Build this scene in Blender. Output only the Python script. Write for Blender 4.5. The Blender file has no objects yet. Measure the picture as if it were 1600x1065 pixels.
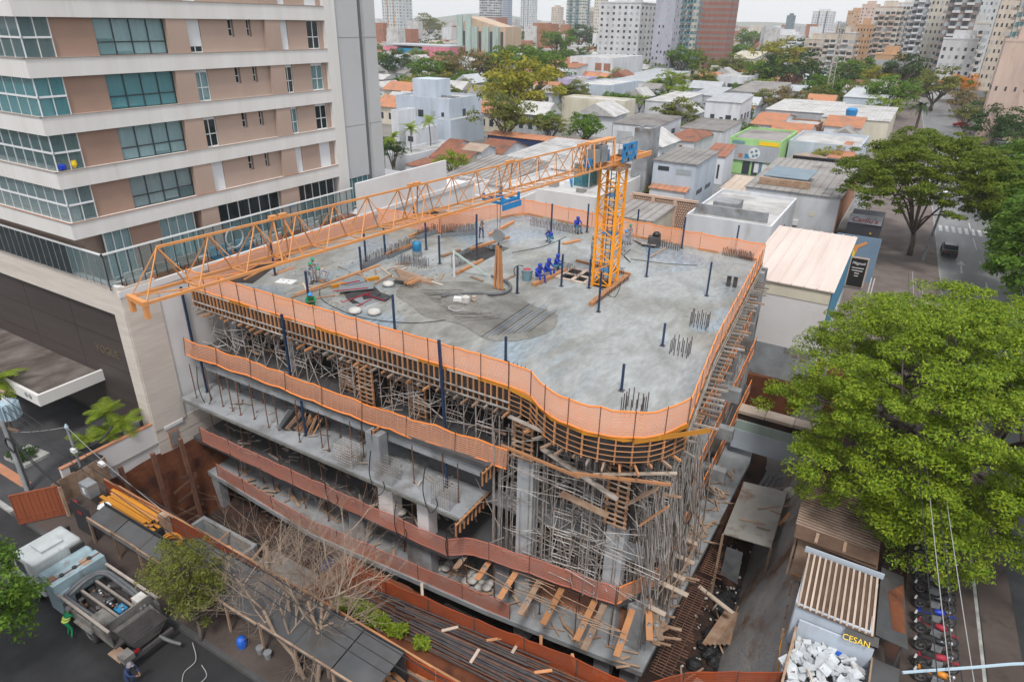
import bpy, bmesh, math, random
import numpy as np
from mathutils import Vector, Matrix
random.seed(7); RNG=np.random.default_rng(11)
SC=bpy.context.scene; COL=SC.collection
# ---------------------------------------------------------------- camera
CAMH=26.5; FPX=1040.0; TILT=math.atan(500/1040.0); ROLL=math.radians(1.05); YAW=math.radians(30.3)
def _yaw(x,y,z): c,s=math.cos(YAW),math.sin(YAW); return Vector((x*c-y*s, x*s+y*c, z))
_F=_yaw(0,math.cos(TILT),-math.sin(TILT)); _D=_yaw(0,-math.sin(TILT),-math.cos(TILT)); _R=_yaw(1,0,0)
_cr,_sr=math.cos(ROLL),math.sin(ROLL)
_X=_R*_cr-_D*_sr; _Y=-(_R*_sr+_D*_cr); _Z=-_F
cam_d=bpy.data.cameras.new('camera'); cam=bpy.data.objects.new('camera',cam_d); COL.objects.link(cam)
cam.matrix_world=Matrix(((_X.x,_Y.x,_Z.x,0),(_X.y,_Y.y,_Z.y,0),(_X.z,_Y.z,_Z.z,CAMH),(0,0,0,1)))
cam_d.sensor_width=36; cam_d.lens=FPX/1600*36; cam_d.clip_start=0.5; cam_d.clip_end=20000; SC.camera=cam
# ---------------------------------------------------------------- sky, sun, exposure
W=bpy.data.worlds.new('World'); SC.world=W; W.use_nodes=True
nt=W.node_tree; bg=nt.nodes['Background']
sky=nt.nodes.new('ShaderNodeTexSky'); sky.sky_type='NISHITA'; sky.sun_disc=False
SUN_EL=math.radians(60); SUN_AZ=math.radians(152)     # direction towards the sun, clockwise from +Y
sky.sun_elevation=SUN_EL; sky.sun_rotation=SUN_AZ; sky.air_density=1.5; sky.dust_density=4
mx=nt.nodes.new('ShaderNodeMixRGB'); mx.inputs[0].default_value=0.8; mx.inputs[2].default_value=(6.9,7.05,7.3,1)   # a closed layer of pale cloud
nt.links.new(sky.outputs[0],mx.inputs[1]); nt.links.new(mx.outputs[0],bg.inputs[0]); bg.inputs[1].default_value=0.1
sl=bpy.data.lights.new('sun','SUN'); sl.energy=1.5; sl.angle=math.radians(10); sl.color=(1,0.96,0.9)
so=bpy.data.objects.new('sun',sl); COL.objects.link(so)
_sd=Vector((math.sin(SUN_AZ)*math.cos(SUN_EL),math.cos(SUN_AZ)*math.cos(SUN_EL),math.sin(SUN_EL)))
so.rotation_euler=_sd.to_track_quat('Z','Y').to_euler(); so.location=(0,0,80)
SC.view_settings.view_transform='Standard'; SC.view_settings.look='None'; SC.view_settings.exposure=0.84; SC.view_settings.gamma=1
HAZE=0.00014
SC.render.engine='CYCLES'; SC.cycles.max_bounces=6; SC.cycles.diffuse_bounces=2; SC.cycles.transparent_max_bounces=12; SC.cycles.volume_bounces=0
# ---------------------------------------------------------------- helpers
def at(px,py,z):
    "world point at height z seen at a pixel of the photograph"
    a=(px-800)/FPX; b=(py-532.5)/FPX
    v=_F+_R*(a*_cr+b*_sr)+_D*(-a*_sr+b*_cr)
    return Vector((v.x,v.y,0))*((z-CAMH)/v.z)+Vector((0,0,z))
def ray(px,py):
    a=(px-800)/FPX; b=(py-532.5)/FPX
    return _F+_R*(a*_cr+b*_sr)+_D*(-a*_sr+b*_cr)
def atX(px,py,X): v=ray(px,py); return v*(X/v.x)+Vector((0,0,CAMH))
def atY(px,py,Y): v=ray(px,py); return v*(Y/v.y)+Vector((0,0,CAMH))
BASE={}
def tag(o,label=None,cat=None,group=None,kind=None):
    if label: o['label']=label
    if cat: o['category']=cat
    if group: o['group']=group
    if kind: o['kind']=kind
    return o
def thing(name,label,cat,loc=(0,0,0),group=None,kind=None):
    o=bpy.data.objects.new(name,None); COL.objects.link(o); o.location=loc; o.empty_display_size=0.2
    BASE[o.name]=Vector(loc); return tag(o,label,cat,group,kind)
def base_of(o):
    while o is not None:
        if o.name in BASE: return BASE[o.name]
        o=o.parent
    return Vector((0,0,0))
def V(*a): return Vector(a)
class B:
    "collects shapes in world coordinates"
    def __init__(s): s.v=[]; s.f=[]
    def add(s,vs,fs):
        n=len(s.v); s.v.extend([tuple(p) for p in vs]); s.f.extend([tuple(i+n for i in f) for f in fs]); return s
    def box(s,x0,x1,y0,y1,z0,z1):
        return s.add([(x0,y0,z0),(x1,y0,z0),(x1,y1,z0),(x0,y1,z0),(x0,y0,z1),(x1,y0,z1),(x1,y1,z1),(x0,y1,z1)],BOXF)
    def obox(s,c,sx,sy,sz,rz=0,z0=None):
        "box centred on c in plan, standing on c.z"
        ca,sa=math.cos(rz),math.sin(rz); vs=[]
        for z in (0,sz):
            for (x,y) in ((-sx/2,-sy/2),(sx/2,-sy/2),(sx/2,sy/2),(-sx/2,sy/2)):
                vs.append((c[0]+x*ca-y*sa,c[1]+x*sa+y*ca,c[2]+z))
        return s.add(vs,BOXF)
    def bar(s,p,q,w,h=None,up=(0,0,1)):
        h=w if h is None else h; p=Vector(p); q=Vector(q); d=(q-p)
        if d.length<1e-6: return s
        d.normalize(); u=Vector(up)
        if abs(d.dot(u))>0.98: u=Vector((0,1,0)) if abs(d.y)<0.9 else Vector((1,0,0))
        a=d.cross(u).normalized(); b=a.cross(d).normalized(); vs=[]
        for o in (p,q):
            for (i,j) in ((-1,-1),(1,-1),(1,1),(-1,1)): vs.append(o+a*(i*w/2)+b*(j*h/2))
        return s.add(vs,BOXF)
    def tube(s,p,q,r,r2=None,n=6,cap=True):
        r2=r if r2 is None else r2; p=Vector(p); q=Vector(q); d=(q-p)
        if d.length<1e-6: return s
        d.normalize(); u=Vector((0,0,1)) if abs(d.z)<0.95 else Vector((1,0,0))
        a=d.cross(u).normalized(); b=a.cross(d); vs=[]
        for (o,rr) in ((p,r),(q,r2)):
            for i in range(n):
                t=2*math.pi*i/n; vs.append(o+a*(math.cos(t)*rr)+b*(math.sin(t)*rr))
        fs=[(i,(i+1)%n,n+(i+1)%n,n+i) for i in range(n)]
        if cap: fs+= [tuple(range(n-1,-1,-1)),tuple(range(n,2*n))]
        return s.add(vs,fs)
    def path(s,pts,r,n=6,r2=None):
        "smooth tube along points"
        pts=[Vector(p) for p in pts]; m=len(pts); r2=r if r2 is None else r2; vs=[]; a=None
        for k,p in enumerate(pts):
            d=(pts[min(k+1,m-1)]-pts[max(k-1,0)]).normalized()
            if a is None: a=d.cross(Vector((0,0,1)) if abs(d.z)<0.95 else Vector((1,0,0))).normalized()
            a=(a-d*a.dot(d)).normalized(); b=a.cross(d); rr=r+(r2-r)*k/max(1,m-1)
            for i in range(n):
                t=2*math.pi*i/n; vs.append(p+a*(math.cos(t)*rr)+b*(math.sin(t)*rr))
        fs=[(k*n+i,k*n+(i+1)%n,(k+1)*n+(i+1)%n,(k+1)*n+i) for k in range(m-1) for i in range(n)]
        fs+=[tuple(range(n-1,-1,-1)),tuple(range((m-1)*n,m*n))]
        return s.add(vs,fs)
    def prism(s,pts,z0,z1):
        n=len(pts); ar=sum(pts[i][0]*pts[(i+1)%n][1]-pts[(i+1)%n][0]*pts[i][1] for i in range(n))
        if ar<0: pts=list(pts)[::-1]
        vs=[(p[0],p[1],z0) for p in pts]+[(p[0],p[1],z1) for p in pts]
        fs=[tuple(range(n-1,-1,-1)),tuple(range(n,2*n))]+[(i,(i+1)%n,n+(i+1)%n,n+i) for i in range(n)]
        return s.add(vs,fs)
    def slab(s,pts,t):
        "a sheet through 3-D points, given thickness downwards"
        n=len(pts); vs=[tuple(p) for p in pts]+[(p[0],p[1],p[2]-t) for p in pts]
        fs=[tuple(range(n)),tuple(range(2*n-1,n-1,-1))]+[(i,n+i,n+(i+1)%n,(i+1)%n) for i in range(n)]
        return s.add(vs,fs)
    def quad(s,*p): return s.add(p,[tuple(range(len(p)))])
    def lathe(s,c,prof,n=12,axis='z',cap=True):
        vs=[];m=len(prof)
        for (r,h) in prof:
            for i in range(n):
                t=2*math.pi*i/n; x,y=math.cos(t)*r,math.sin(t)*r
                vs.append((c[0]+x,c[1]+y,c[2]+h) if axis=='z' else ((c[0]+h,c[1]+x,c[2]+y) if axis=='x' else (c[0]+x,c[1]+h,c[2]+y)))
        fs=[(k*n+i,k*n+(i+1)%n,(k+1)*n+(i+1)%n,(k+1)*n+i) for k in range(m-1) for i in range(n)]
        if cap: fs+=[tuple(range(n-1,-1,-1)),tuple(range((m-1)*n,m*n))]
        return s.add(vs,fs)
    def mesh(s,name,mat,off=None,smooth=False):
        me=bpy.data.meshes.new(name); o=off or Vector((0,0,0))
        me.from_pydata([(p[0]-o[0],p[1]-o[1],p[2]-o[2]) for p in s.v],[],s.f)
        if mat is not None: me.materials.append(M[mat] if isinstance(mat,str) else mat)
        if smooth: me.polygons.foreach_set('use_smooth',[True]*len(me.polygons))
        return me
    def go(s,name,mat,parent=None,smooth=False,fix=False):
        off=base_of(parent) if parent is not None else Vector((0,0,0))
        me=s.mesh(name,mat,off,smooth)
        if fix:
            bm=bmesh.new(); bm.from_mesh(me); bmesh.ops.recalc_face_normals(bm,faces=bm.faces); bm.to_mesh(me); bm.free()
        o=bpy.data.objects.new(name,me); COL.objects.link(o)
        if parent is not None: o.parent=parent
        return o
BOXF=[(3,2,1,0),(4,5,6,7),(0,1,5,4),(1,2,6,5),(2,3,7,6),(3,0,4,7)]
_unit={}
def unit(mat):
    if mat not in _unit:
        b=B().box(-.5,.5,-.5,.5,-.5,.5); _unit[mat]=b.mesh('piece_'+mat,mat)
    return _unit[mat]
def piece(name,mat,parent,p,q,w,h=None,up=(0,0,1)):
    "one straight piece between two points; alike pieces share their mesh"
    h=w if h is None else h; p=Vector(p); q=Vector(q); d=q-p; L=d.length; d.normalize(); u=Vector(up)
    if abs(d.dot(u))>0.98: u=Vector((0,1,0)) if abs(d.y)<0.9 else Vector((1,0,0))
    a=d.cross(u).normalized(); b=a.cross(d).normalized()
    o=bpy.data.objects.new(name,unit(mat)); COL.objects.link(o)
    c=(p+q)/2
    if parent is not None: o.parent=parent; c=c-base_of(parent)
    o.matrix_local=Matrix(((d.x*L,a.x*w,b.x*h,c.x),(d.y*L,a.y*w,b.y*h,c.y),(d.z*L,a.z*w,b.z*h,c.z),(0,0,0,1)))
    return o
def pbox(name,mat,parent,x0,x1,y0,y1,z0,z1):
    return piece(name,mat,parent,(x0,(y0+y1)/2,(z0+z1)/2),(x1,(y0+y1)/2,(z0+z1)/2),y1-y0,z1-z0)
def boxes(name,m,parent,*bs):
    for b in bs: pbox(name,m,parent,*b)
def copy_tree(o,parent=None):
    c=o.copy(); COL.objects.link(c); c.parent=parent
    if o.name in BASE: BASE[c.name]=BASE[o.name].copy()
    for ch in list(o.children): copy_tree(ch,c)
    return c
def text_on(body,size,origin,xdir,ydir,mat,name,parent,ext=0.01,shear=0):
    "lettering laid on a plane: origin is the lower left corner"
    cu=bpy.data.curves.new(name,'FONT'); cu.body=body; cu.size=size; cu.extrude=ext; cu.shear=shear; cu.resolution_u=3
    t=bpy.data.objects.new('tmp',cu); me=bpy.data.meshes.new_from_object(t); bpy.data.objects.remove(t)
    me.materials.clear(); me.materials.append(M[mat]); o=bpy.data.objects.new(name,me); COL.objects.link(o)
    x=Vector(xdir).normalized(); y=Vector(ydir).normalized(); z=x.cross(y); c=Vector(origin)
    if parent is not None: o.parent=parent; c=c-base_of(parent)
    o.matrix_local=Matrix(((x.x,y.x,z.x,c.x),(x.y,y.y,z.y,c.y),(x.z,y.z,z.z,c.z),(0,0,0,1))); return o
# ---------------------------------------------------------------- materials
M={}
def mat(name,col,rough=0.8,col2=None,scale=1.0,bump=0.0,bscale=None,metal=0.0,rnd=0.0,spec=0.4,stretch=None,detail=6,lo=0.35,hi=0.65,col3=None,scale3=0.3,lo3=.5,hi3=.7,trans=0.0,rough2=None):
    m=bpy.data.materials.new(name); m.use_nodes=True; n=m.node_tree; L=n.links; bs=n.nodes['Principled BSDF']
    bs.inputs['Roughness'].default_value=rough; bs.inputs['Metallic'].default_value=metal; bs.inputs['Specular IOR Level'].default_value=spec
    geo=n.nodes.new('ShaderNodeNewGeometry'); pos=geo.outputs['Position']
    if stretch:
        mp=n.nodes.new('ShaderNodeMapping'); mp.inputs['Scale'].default_value=stretch; L.new(pos,mp.inputs[0]); pos=mp.outputs[0]
    out=None
    def noise(sc,det,lo,hi):
        t=n.nodes.new('ShaderNodeTexNoise'); t.inputs['Scale'].default_value=sc; t.inputs['Detail'].default_value=det; t.inputs['Roughness'].default_value=0.6
        L.new(pos,t.inputs['Vector']); r=n.nodes.new('ShaderNodeMapRange'); r.inputs[1].default_value=lo; r.inputs[2].default_value=hi; L.new(t.outputs['Fac'],r.inputs[0]); return r.outputs[0]
    def mix(f,a,b):
        x=n.nodes.new('ShaderNodeMixRGB')
        if isinstance(f,float): x.inputs[0].default_value=f
        else: L.new(f,x.inputs[0])
        for i,c in ((1,a),(2,b)):
            if isinstance(c,tuple): x.inputs[i].default_value=c
            else: L.new(c,x.inputs[i])
        return x.outputs[0]
    c4=tuple(col)+(1,); out=c4
    if col2: 
        f1=noise(scale,detail,lo,hi); out=mix(f1,c4,tuple(col2)+(1,))
        if rough2 is not None:
            rr=n.nodes.new('ShaderNodeMapRange'); rr.inputs[3].default_value=rough; rr.inputs[4].default_value=rough2; L.new(f1,rr.inputs[0]); L.new(rr.outputs[0],bs.inputs['Roughness'])
    if col3: out=mix(noise(scale3,8,lo3,hi3),out,tuple(col3)+(1,))
    if rnd>0:
        oi=n.nodes.new('ShaderNodeObjectInfo'); hs=n.nodes.new('ShaderNodeHueSaturation')
        r=n.nodes.new('ShaderNodeMapRange'); r.inputs[3].default_value=1-rnd; r.inputs[4].default_value=1+rnd; L.new(oi.outputs['Random'],r.inputs[0]); L.new(r.outputs[0],hs.inputs['Value'])
        if isinstance(out,tuple): hs.inputs['Color'].default_value=out
        else: L.new(out,hs.inputs['Color'])
        out=hs.outputs[0]
    if isinstance(out,tuple): bs.inputs['Base Color'].default_value=out
    else: L.new(out,bs.inputs['Base Color'])
    if bump>0:
        t=n.nodes.new('ShaderNodeTexNoise'); t.inputs['Scale'].default_value=bscale or scale*4; t.inputs['Detail'].default_value=5; L.new(pos,t.inputs['Vector'])
        bp=n.nodes.new('ShaderNodeBump'); bp.inputs['Strength'].default_value=bump; bp.inputs['Distance'].default_value=0.1; L.new(t.outputs['Fac'],bp.inputs['Height']); L.new(bp.outputs[0],bs.inputs['Normal'])
    if trans>0:
        tr=n.nodes.new('ShaderNodeBsdfTranslucent'); ms=n.nodes.new('ShaderNodeMixShader'); ms.inputs[0].default_value=trans
        if isinstance(out,tuple): tr.inputs[0].default_value=out
        else: L.new(out,tr.inputs[0])
        L.new(bs.outputs[0],ms.inputs[1]); L.new(tr.outputs[0],ms.inputs[2]); L.new(ms.outputs[0],n.nodes['Material Output'].inputs[0])
    M[name]=m; return m
def glass(name,col,alpha=0.35,rough=0.05):
    "thin tinted pane"
    m=bpy.data.materials.new(name); m.use_nodes=True; n=m.node_tree; bs=n.nodes['Principled BSDF']
    bs.inputs['Base Color'].default_value=tuple(col)+(1,); bs.inputs['Roughness'].default_value=rough; bs.inputs['Specular IOR Level'].default_value=0.6
    bs.inputs['Alpha'].default_value=alpha; M[name]=m
mat('asphalt',(0.014,0.0145,0.016),0.65,(0.028,0.028,0.03),0.35,0.15,30,col3=(0.010,0.010,0.011),scale3=0.22,lo3=.5,hi3=.62,rough2=.5)
mat('road_far',(0.13,0.132,0.138),0.55,(0.18,0.182,0.19),0.3,0.05,20,stretch=(1,.15,1),rough2=.35)
mat('pavement',(0.055,0.04,0.035),0.9,(0.088,0.068,0.06),0.4,0.1,15,col3=(0.03,0.024,0.022),scale3=0.8)
mat('shop_blue',(0.15,0.225,0.31),0.8,(0.13,0.195,0.27),.5); mat('roof_pale',(0.58,0.50,0.455),0.8,(0.52,0.43,0.385),.5,stretch=(2,.2,1),rnd=.05); mat('pavement_far',(0.115,0.09,0.082),.9,(0.16,0.135,0.125),.4)
mat('kerb_paint',(0.36,0.36,0.35),0.8,(0.22,0.22,0.21),2)
mat('mark_white',(0.55,0.55,0.54),0.7,(0.32,0.32,0.32),3)
mat('drive_paver',(0.033,0.033,0.037),0.7,(0.06,0.06,0.064),0.5,0.1,12)
mat('city_ground',(0.15,0.145,0.135),0.95,(0.22,0.20,0.18),0.08,col3=(0.08,0.10,0.05),scale3=0.012,lo3=.52,hi3=.66)
mat('red_earth',(0.085,0.025,0.012),0.95,(0.16,0.055,0.022),0.6,0.5,3,col3=(0.05,0.018,0.012),scale3=0.5,lo3=.5,hi3=.65)
mat('dark_earth',(0.024,0.014,0.011),0.9,(0.06,0.027,0.018),0.5,0.5,4,col3=(0.018,0.015,0.014),scale3=0.7,lo3=.45,hi3=.6)
mat('shotcrete',(0.135,0.135,0.14),0.9,(0.24,0.232,0.222),0.7,0.6,4,stretch=(.5,1.6,1.6),col3=(0.15,0.085,0.06),scale3=0.25,lo3=.52,hi3=.7)
mat('wet_concrete_plain',(0.42,0.44,0.45),0.32,(0.31,0.33,0.335),0.35,0.12,2.5,spec=.5,stretch=(1,.6,1),col3=(0.24,0.245,0.235),scale3=0.16,lo3=.5,hi3=.72,rough2=.55)
mat('slope_grey',(0.29,0.29,0.30),0.9,(0.40,0.38,0.355),0.6,0.8,3,stretch=(.45,1.8,1.8),col3=(0.19,0.115,0.08),scale3=0.3,lo3=.5,hi3=.68)
mat('concrete_dark',(0.075,0.075,0.08),0.9,(0.05,0.05,0.052),0.6,0.15,6,col3=(0.05,0.045,0.04),scale3=.4,lo3=.5,hi3=.7)  # darkened copy of the concrete; shade of the open floors put into its colour
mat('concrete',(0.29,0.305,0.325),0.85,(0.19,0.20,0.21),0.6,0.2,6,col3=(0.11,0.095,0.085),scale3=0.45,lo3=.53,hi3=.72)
mat('column_pale',(0.40,0.42,0.44),0.85,(0.32,0.335,0.35),0.8,0.1,6)
mat('fresh_concrete',(0.125,0.12,0.105),0.6,(0.21,0.205,0.19),0.8,0.6,4,col3=(0.12,0.115,0.1),scale3=.6,lo3=.5,hi3=.65)
mat('plaster_white',(0.62,0.61,0.62),0.9,(0.55,0.535,0.53),0.25,0.05,4,col3=(0.5,0.46,0.44),scale3=0.18,lo3=.58,hi3=.8)
mat('band_white',(0.62,0.61,0.60),0.85,(0.565,0.55,0.53),0.5,stretch=(1.6,1.6,.15),col3=(0.45,0.43,0.41),scale3=.6,lo3=.6,hi3=.85)
mat('net_faded',(0.74,0.29,0.20),0.7,(0.66,0.32,0.26),0.7,trans=0.45)
mat('facade_brown',(0.30,0.20,0.155),0.9,(0.27,0.175,0.135),0.4,rnd=.04)
mat('facade_tan',(0.37,0.275,0.228),0.9,(0.345,0.255,0.21),0.4,rnd=.04)
mat('facade_grey',(0.42,0.425,0.435),0.9,(0.39,0.395,0.4),0.2)
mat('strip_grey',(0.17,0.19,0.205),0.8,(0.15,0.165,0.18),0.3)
mat('stone_cream',(0.56,0.51,0.46),0.85,(0.5,0.45,0.41),1.0,0.1,4,stretch=(.5,.5,3.5),col3=(0.45,0.40,0.36),scale3=.3)
mat('panel_dark',(0.046,0.036,0.034),0.55,(0.062,0.049,0.046),0.5,0.1,3,stretch=(.15,1,2.5))
mat('frame_white',(0.62,0.63,0.64),0.5)
mat('frame_dark',(0.03,0.035,0.04),0.4)
mat('shutter',(0.6,0.61,0.63),0.7,rnd=.05)
mat('curtain',(0.68,0.71,0.72),0.9,(0.52,0.57,0.59),1.2,stretch=(4,4,.3),rnd=.1)
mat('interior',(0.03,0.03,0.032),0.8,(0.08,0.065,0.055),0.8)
mat('roof_brown',(0.085,0.05,0.035),0.95,(0.13,0.08,0.055),0.8,.3,5)
mat('roof_dirt',(0.075,0.058,0.05),0.95,(0.16,0.14,0.13),0.7,0.2,5,stretch=(1,.5,1),col3=(0.045,0.035,0.03),scale3=.5)
glass('glass_teal',(0.08,0.27,0.31),0.5,0.03); glass('glass_clear',(0.14,0.24,0.26),0.32,0.03); glass('glass_dark',(0.025,0.035,0.04),0.85,0.04)
glass('glass_curtain',(0.22,0.39,0.42),0.38,0.06)
mat('net_orange',(0.95,0.47,0.29),0.7,(0.92,0.49,0.33),0.7,trans=0.5)
mat('net_cord',(0.9,0.28,0.06),0.7)
mat('net_dark',(0.50,0.10,0.025),0.7,(0.36,0.095,0.045),0.7,trans=0.45)
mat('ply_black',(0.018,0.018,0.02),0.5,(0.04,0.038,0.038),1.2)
mat('timber',(0.45,0.21,0.09),0.85,(0.36,0.18,0.09),1.5,rnd=.25,stretch=(1,1,1))
mat('timber_old',(0.21,0.125,0.08),0.9,(0.30,0.22,0.16),1.5,rnd=.3)
mat('timber_grey',(0.32,0.28,0.25),0.9,(0.22,0.19,0.17),1.5,rnd=.25)
mat('board_yellow',(0.50,0.21,0.015),0.8,(0.42,0.18,0.025),1.2,rnd=.15)
mat('board_pale',(0.48,0.40,0.33),0.85,(0.4,0.32,0.26),1.2,rnd=.15)
mat('steel_tube',(0.44,0.43,0.42),0.5,(0.24,0.19,0.16),1.5,metal=.2,rnd=.25)
mat('steel_rust',(0.10,0.052,0.038),0.8,(0.17,0.08,0.05),2,rnd=.2)
mat('steel_dark',(0.045,0.045,0.05),0.6,(0.08,0.07,0.07),2)
mat('rebar',(0.09,0.075,0.075),0.75,(0.05,0.045,0.05),2)
mat('rebar_blue',(0.13,0.20,0.31),0.6,(0.2,0.24,0.3),2)
mat('post_blue',(0.012,0.03,0.075),0.45,(0.02,0.045,0.1),2,rnd=.2)
mat('crane_orange',(0.62,0.26,0.075),0.55,(0.52,0.24,0.10),1.5,col3=(0.45,0.2,0.08),scale3=1.2,lo3=.58,hi3=.75)
mat('crane_yellow',(0.86,0.32,0.008),0.45,(0.8,0.3,0.012),1.5)
mat('blue_paint',(0.015,0.17,0.42),0.5,(0.02,0.22,0.48),1.5)
mat('metal_grey',(0.30,0.32,0.34),0.5,(0.22,0.23,0.24),1.2,metal=.3)
mat('rubber',(0.018,0.018,0.02),0.7,(0.035,0.035,0.035),3)
mat('pipe_grey',(0.07,0.075,0.085),0.5,(0.11,0.115,0.12),2)
mat('truck_white',(0.42,0.45,0.465),0.45,(0.33,0.35,0.355),1.2,col3=(0.2,0.17,0.15),scale3=1.1,lo3=.6,hi3=.8)
mat('tank_blue',(0.26,0.35,0.39),0.5,(0.19,0.26,0.29),1.2,col3=(0.12,0.09,0.075),scale3=1.3,lo3=.52,hi3=.7)
mat('bed_grey',(0.10,0.105,0.105),0.7,(0.18,0.165,0.15),1.3,col3=(0.035,0.032,0.03),scale3=.9,lo3=.5,hi3=.66)
mat('gate_red',(0.26,0.072,0.03),0.6,(0.22,0.06,0.028),1.2)
mat('sheet_grey',(0.05,0.053,0.058),0.6,(0.08,0.08,0.083),0.5,col3=(0.05,0.045,0.04),scale3=.6)
mat('sheet_dark',(0.02,0.022,0.026),0.5,(0.03,0.032,0.036),1)
mat('steel_sheet',(0.27,0.262,0.245),0.6,(0.2,0.19,0.175),0.5,0.1,3,metal=.2,col3=(0.13,0.085,0.06),scale3=0.55,lo3=.55,hi3=.68)
mat('roof_sheet',(0.36,0.285,0.235),0.8,(0.25,0.175,0.135),0.6,col3=(0.12,0.07,0.05),scale3=0.5,lo3=.52,hi3=.7)
mat('white_rubble',(0.50,0.53,0.56),0.9,(0.36,0.38,0.40),2.0,rnd=.2,col3=(0.33,0.27,0.22),scale3=1.1,lo3=.58,hi3=.72)
mat('sign_black',(0.012,0.012,0.013),0.5); mat('sign_yellow',(0.75,0.5,0.02),0.6); mat('sign_white',(0.7,0.7,0.7),0.6); mat('sign_red',(0.30,0.02,0.04),0.6)
mat('letter_bronze',(0.115,0.09,0.06),0.5)
mat('skin',(0.24,0.12,0.075),0.6); mat('cloth_blue',(0.012,0.035,0.30),0.8,(0.02,0.06,0.40),4); mat('cloth_grey',(0.22,0.24,0.28),0.85,(0.30,0.31,0.34),4)
mat('cloth_green',(0.01,0.17,0.07),0.8,(0.015,0.23,0.10),4); mat('cloth_navy',(0.02,0.035,0.09),0.8); mat('cloth_teal',(0.05,0.20,0.32),0.8); mat('boot',(0.03,0.025,0.022),0.8)
mat('helmet_green',(0.02,0.24,0.12),0.35); mat('helmet_blue',(0.02,0.22,0.50),0.35); mat('helmet_grey',(0.16,0.15,0.17),0.5); mat('hivis',(0.55,0.62,0.12),0.7); mat('harness',(0.6,0.22,0.03),0.7)
mat('bark',(0.075,0.06,0.05),0.95,(0.11,0.09,0.075),2,0.5,8); mat('bark_dead',(0.20,0.14,0.105),0.95,(0.28,0.22,0.17),2,0.3,8)
mat('clay_tile',(0.30,0.125,0.075),0.9,(0.22,0.10,0.07),1.2,0.3,6,rnd=.15,col3=(0.13,0.085,0.07),scale3=.4)
mat('clay_orange',(0.44,0.19,0.10),0.9,(0.36,0.17,0.10),1.2,0.3,6,rnd=.15,col3=(0.25,0.15,0.11),scale3=.4)
mat('fibro_roof',(0.20,0.19,0.185),0.9,(0.27,0.255,0.24),0.5,0.1,4,rnd=.2,col3=(0.13,0.115,0.11),scale3=.25)
mat('metal_roof',(0.42,0.44,0.46),0.5,(0.35,0.36,0.38),0.4,metal=.15,rnd=.15)
mat('flat_roof',(0.45,0.445,0.44),0.9,(0.36,0.355,0.35),0.4,rnd=.12,col3=(0.26,0.25,0.245),scale3=.2)
for nm,c in dict(w_white=(0.60,0.62,0.66),w_cream=(0.60,0.56,0.46),w_grey=(0.38,0.40,0.43),w_blue=(0.46,0.52,0.60),w_pink=(0.62,0.20,0.27),w_green=(0.34,0.58,0.24),w_tan=(0.50,0.38,0.28),w_brick=(0.33,0.16,0.10),w_lilac=(0.42,0.38,0.55),
    t_white=(0.56,0.57,0.59),t_grey=(0.40,0.40,0.43),t_lilac=(0.37,0.37,0.44),t_beige=(0.52,0.45,0.38),t_cream=(0.56,0.52,0.46),t_tan=(0.48,0.30,0.18),t_pinkbeige=(0.54,0.41,0.35),t_slate=(0.13,0.18,0.22),t_dark=(0.10,0.10,0.12),t_red=(0.30,0.12,0.10),t_brown=(0.24,0.19,0.175),t_teal=(0.16,0.27,0.32),t_blue=(0.20,0.24,0.36),w_mint=(0.36,0.45,0.42),w_cyan=(0.01,0.25,0.45)).items():
    mat(nm,c,0.88,tuple(x*0.8 for x in c),0.35,rnd=.05,stretch=(1,1,.25),col3=tuple(x*q for x,q in zip(c,(.62,.57,.5))),scale3=.5,lo3=.56,hi3=.78)
mat('win_dark',(0.035,0.042,0.05),0.2,spec=.6,rnd=.2); mat('win_teal',(0.07,0.17,0.20),0.2,spec=.6); mat('win_pale',(0.3,0.34,0.37),0.3,spec=.6)
mat('solar',(0.07,0.12,0.16),0.25,(0.1,0.16,0.2),.5)
mat('pot_blue',(0.01,0.1,0.5),0.5); mat('barrel_blue',(0.015,0.12,0.26),0.45,(0.02,0.2,0.38),3); mat('bag_black',(0.012,0.012,0.014),0.35,(0.03,0.03,0.032),3,.6,6)
mat('red_paint',(0.30,0.010,0.012),0.4); mat('car_dark',(0.02,0.022,0.028),0.25,spec=.6); mat('car_silver',(0.34,0.36,0.38),0.3,spec=.6); mat('car_white',(0.6,0.6,0.6),0.3,spec=.6)
mat('moto_blue',(0.01,0.04,0.42),0.35); mat('moto_orange',(0.55,0.2,0.02),0.35); mat('chrome',(0.4,0.4,0.42),0.3,metal=.8)
mat('cable',(0.02,0.02,0.022),0.6); mat('cable_pale',(0.3,0.3,0.3),0.6); mat('insulator',(0.33,0.43,0.5),0.45)
mat('stone_lattice',(0.52,0.36,0.28),0.9,(0.46,0.32,0.25),1)
mat('cloth_pale',(0.5,0.5,0.48),.9,(0.4,0.38,0.36),3)

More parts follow.
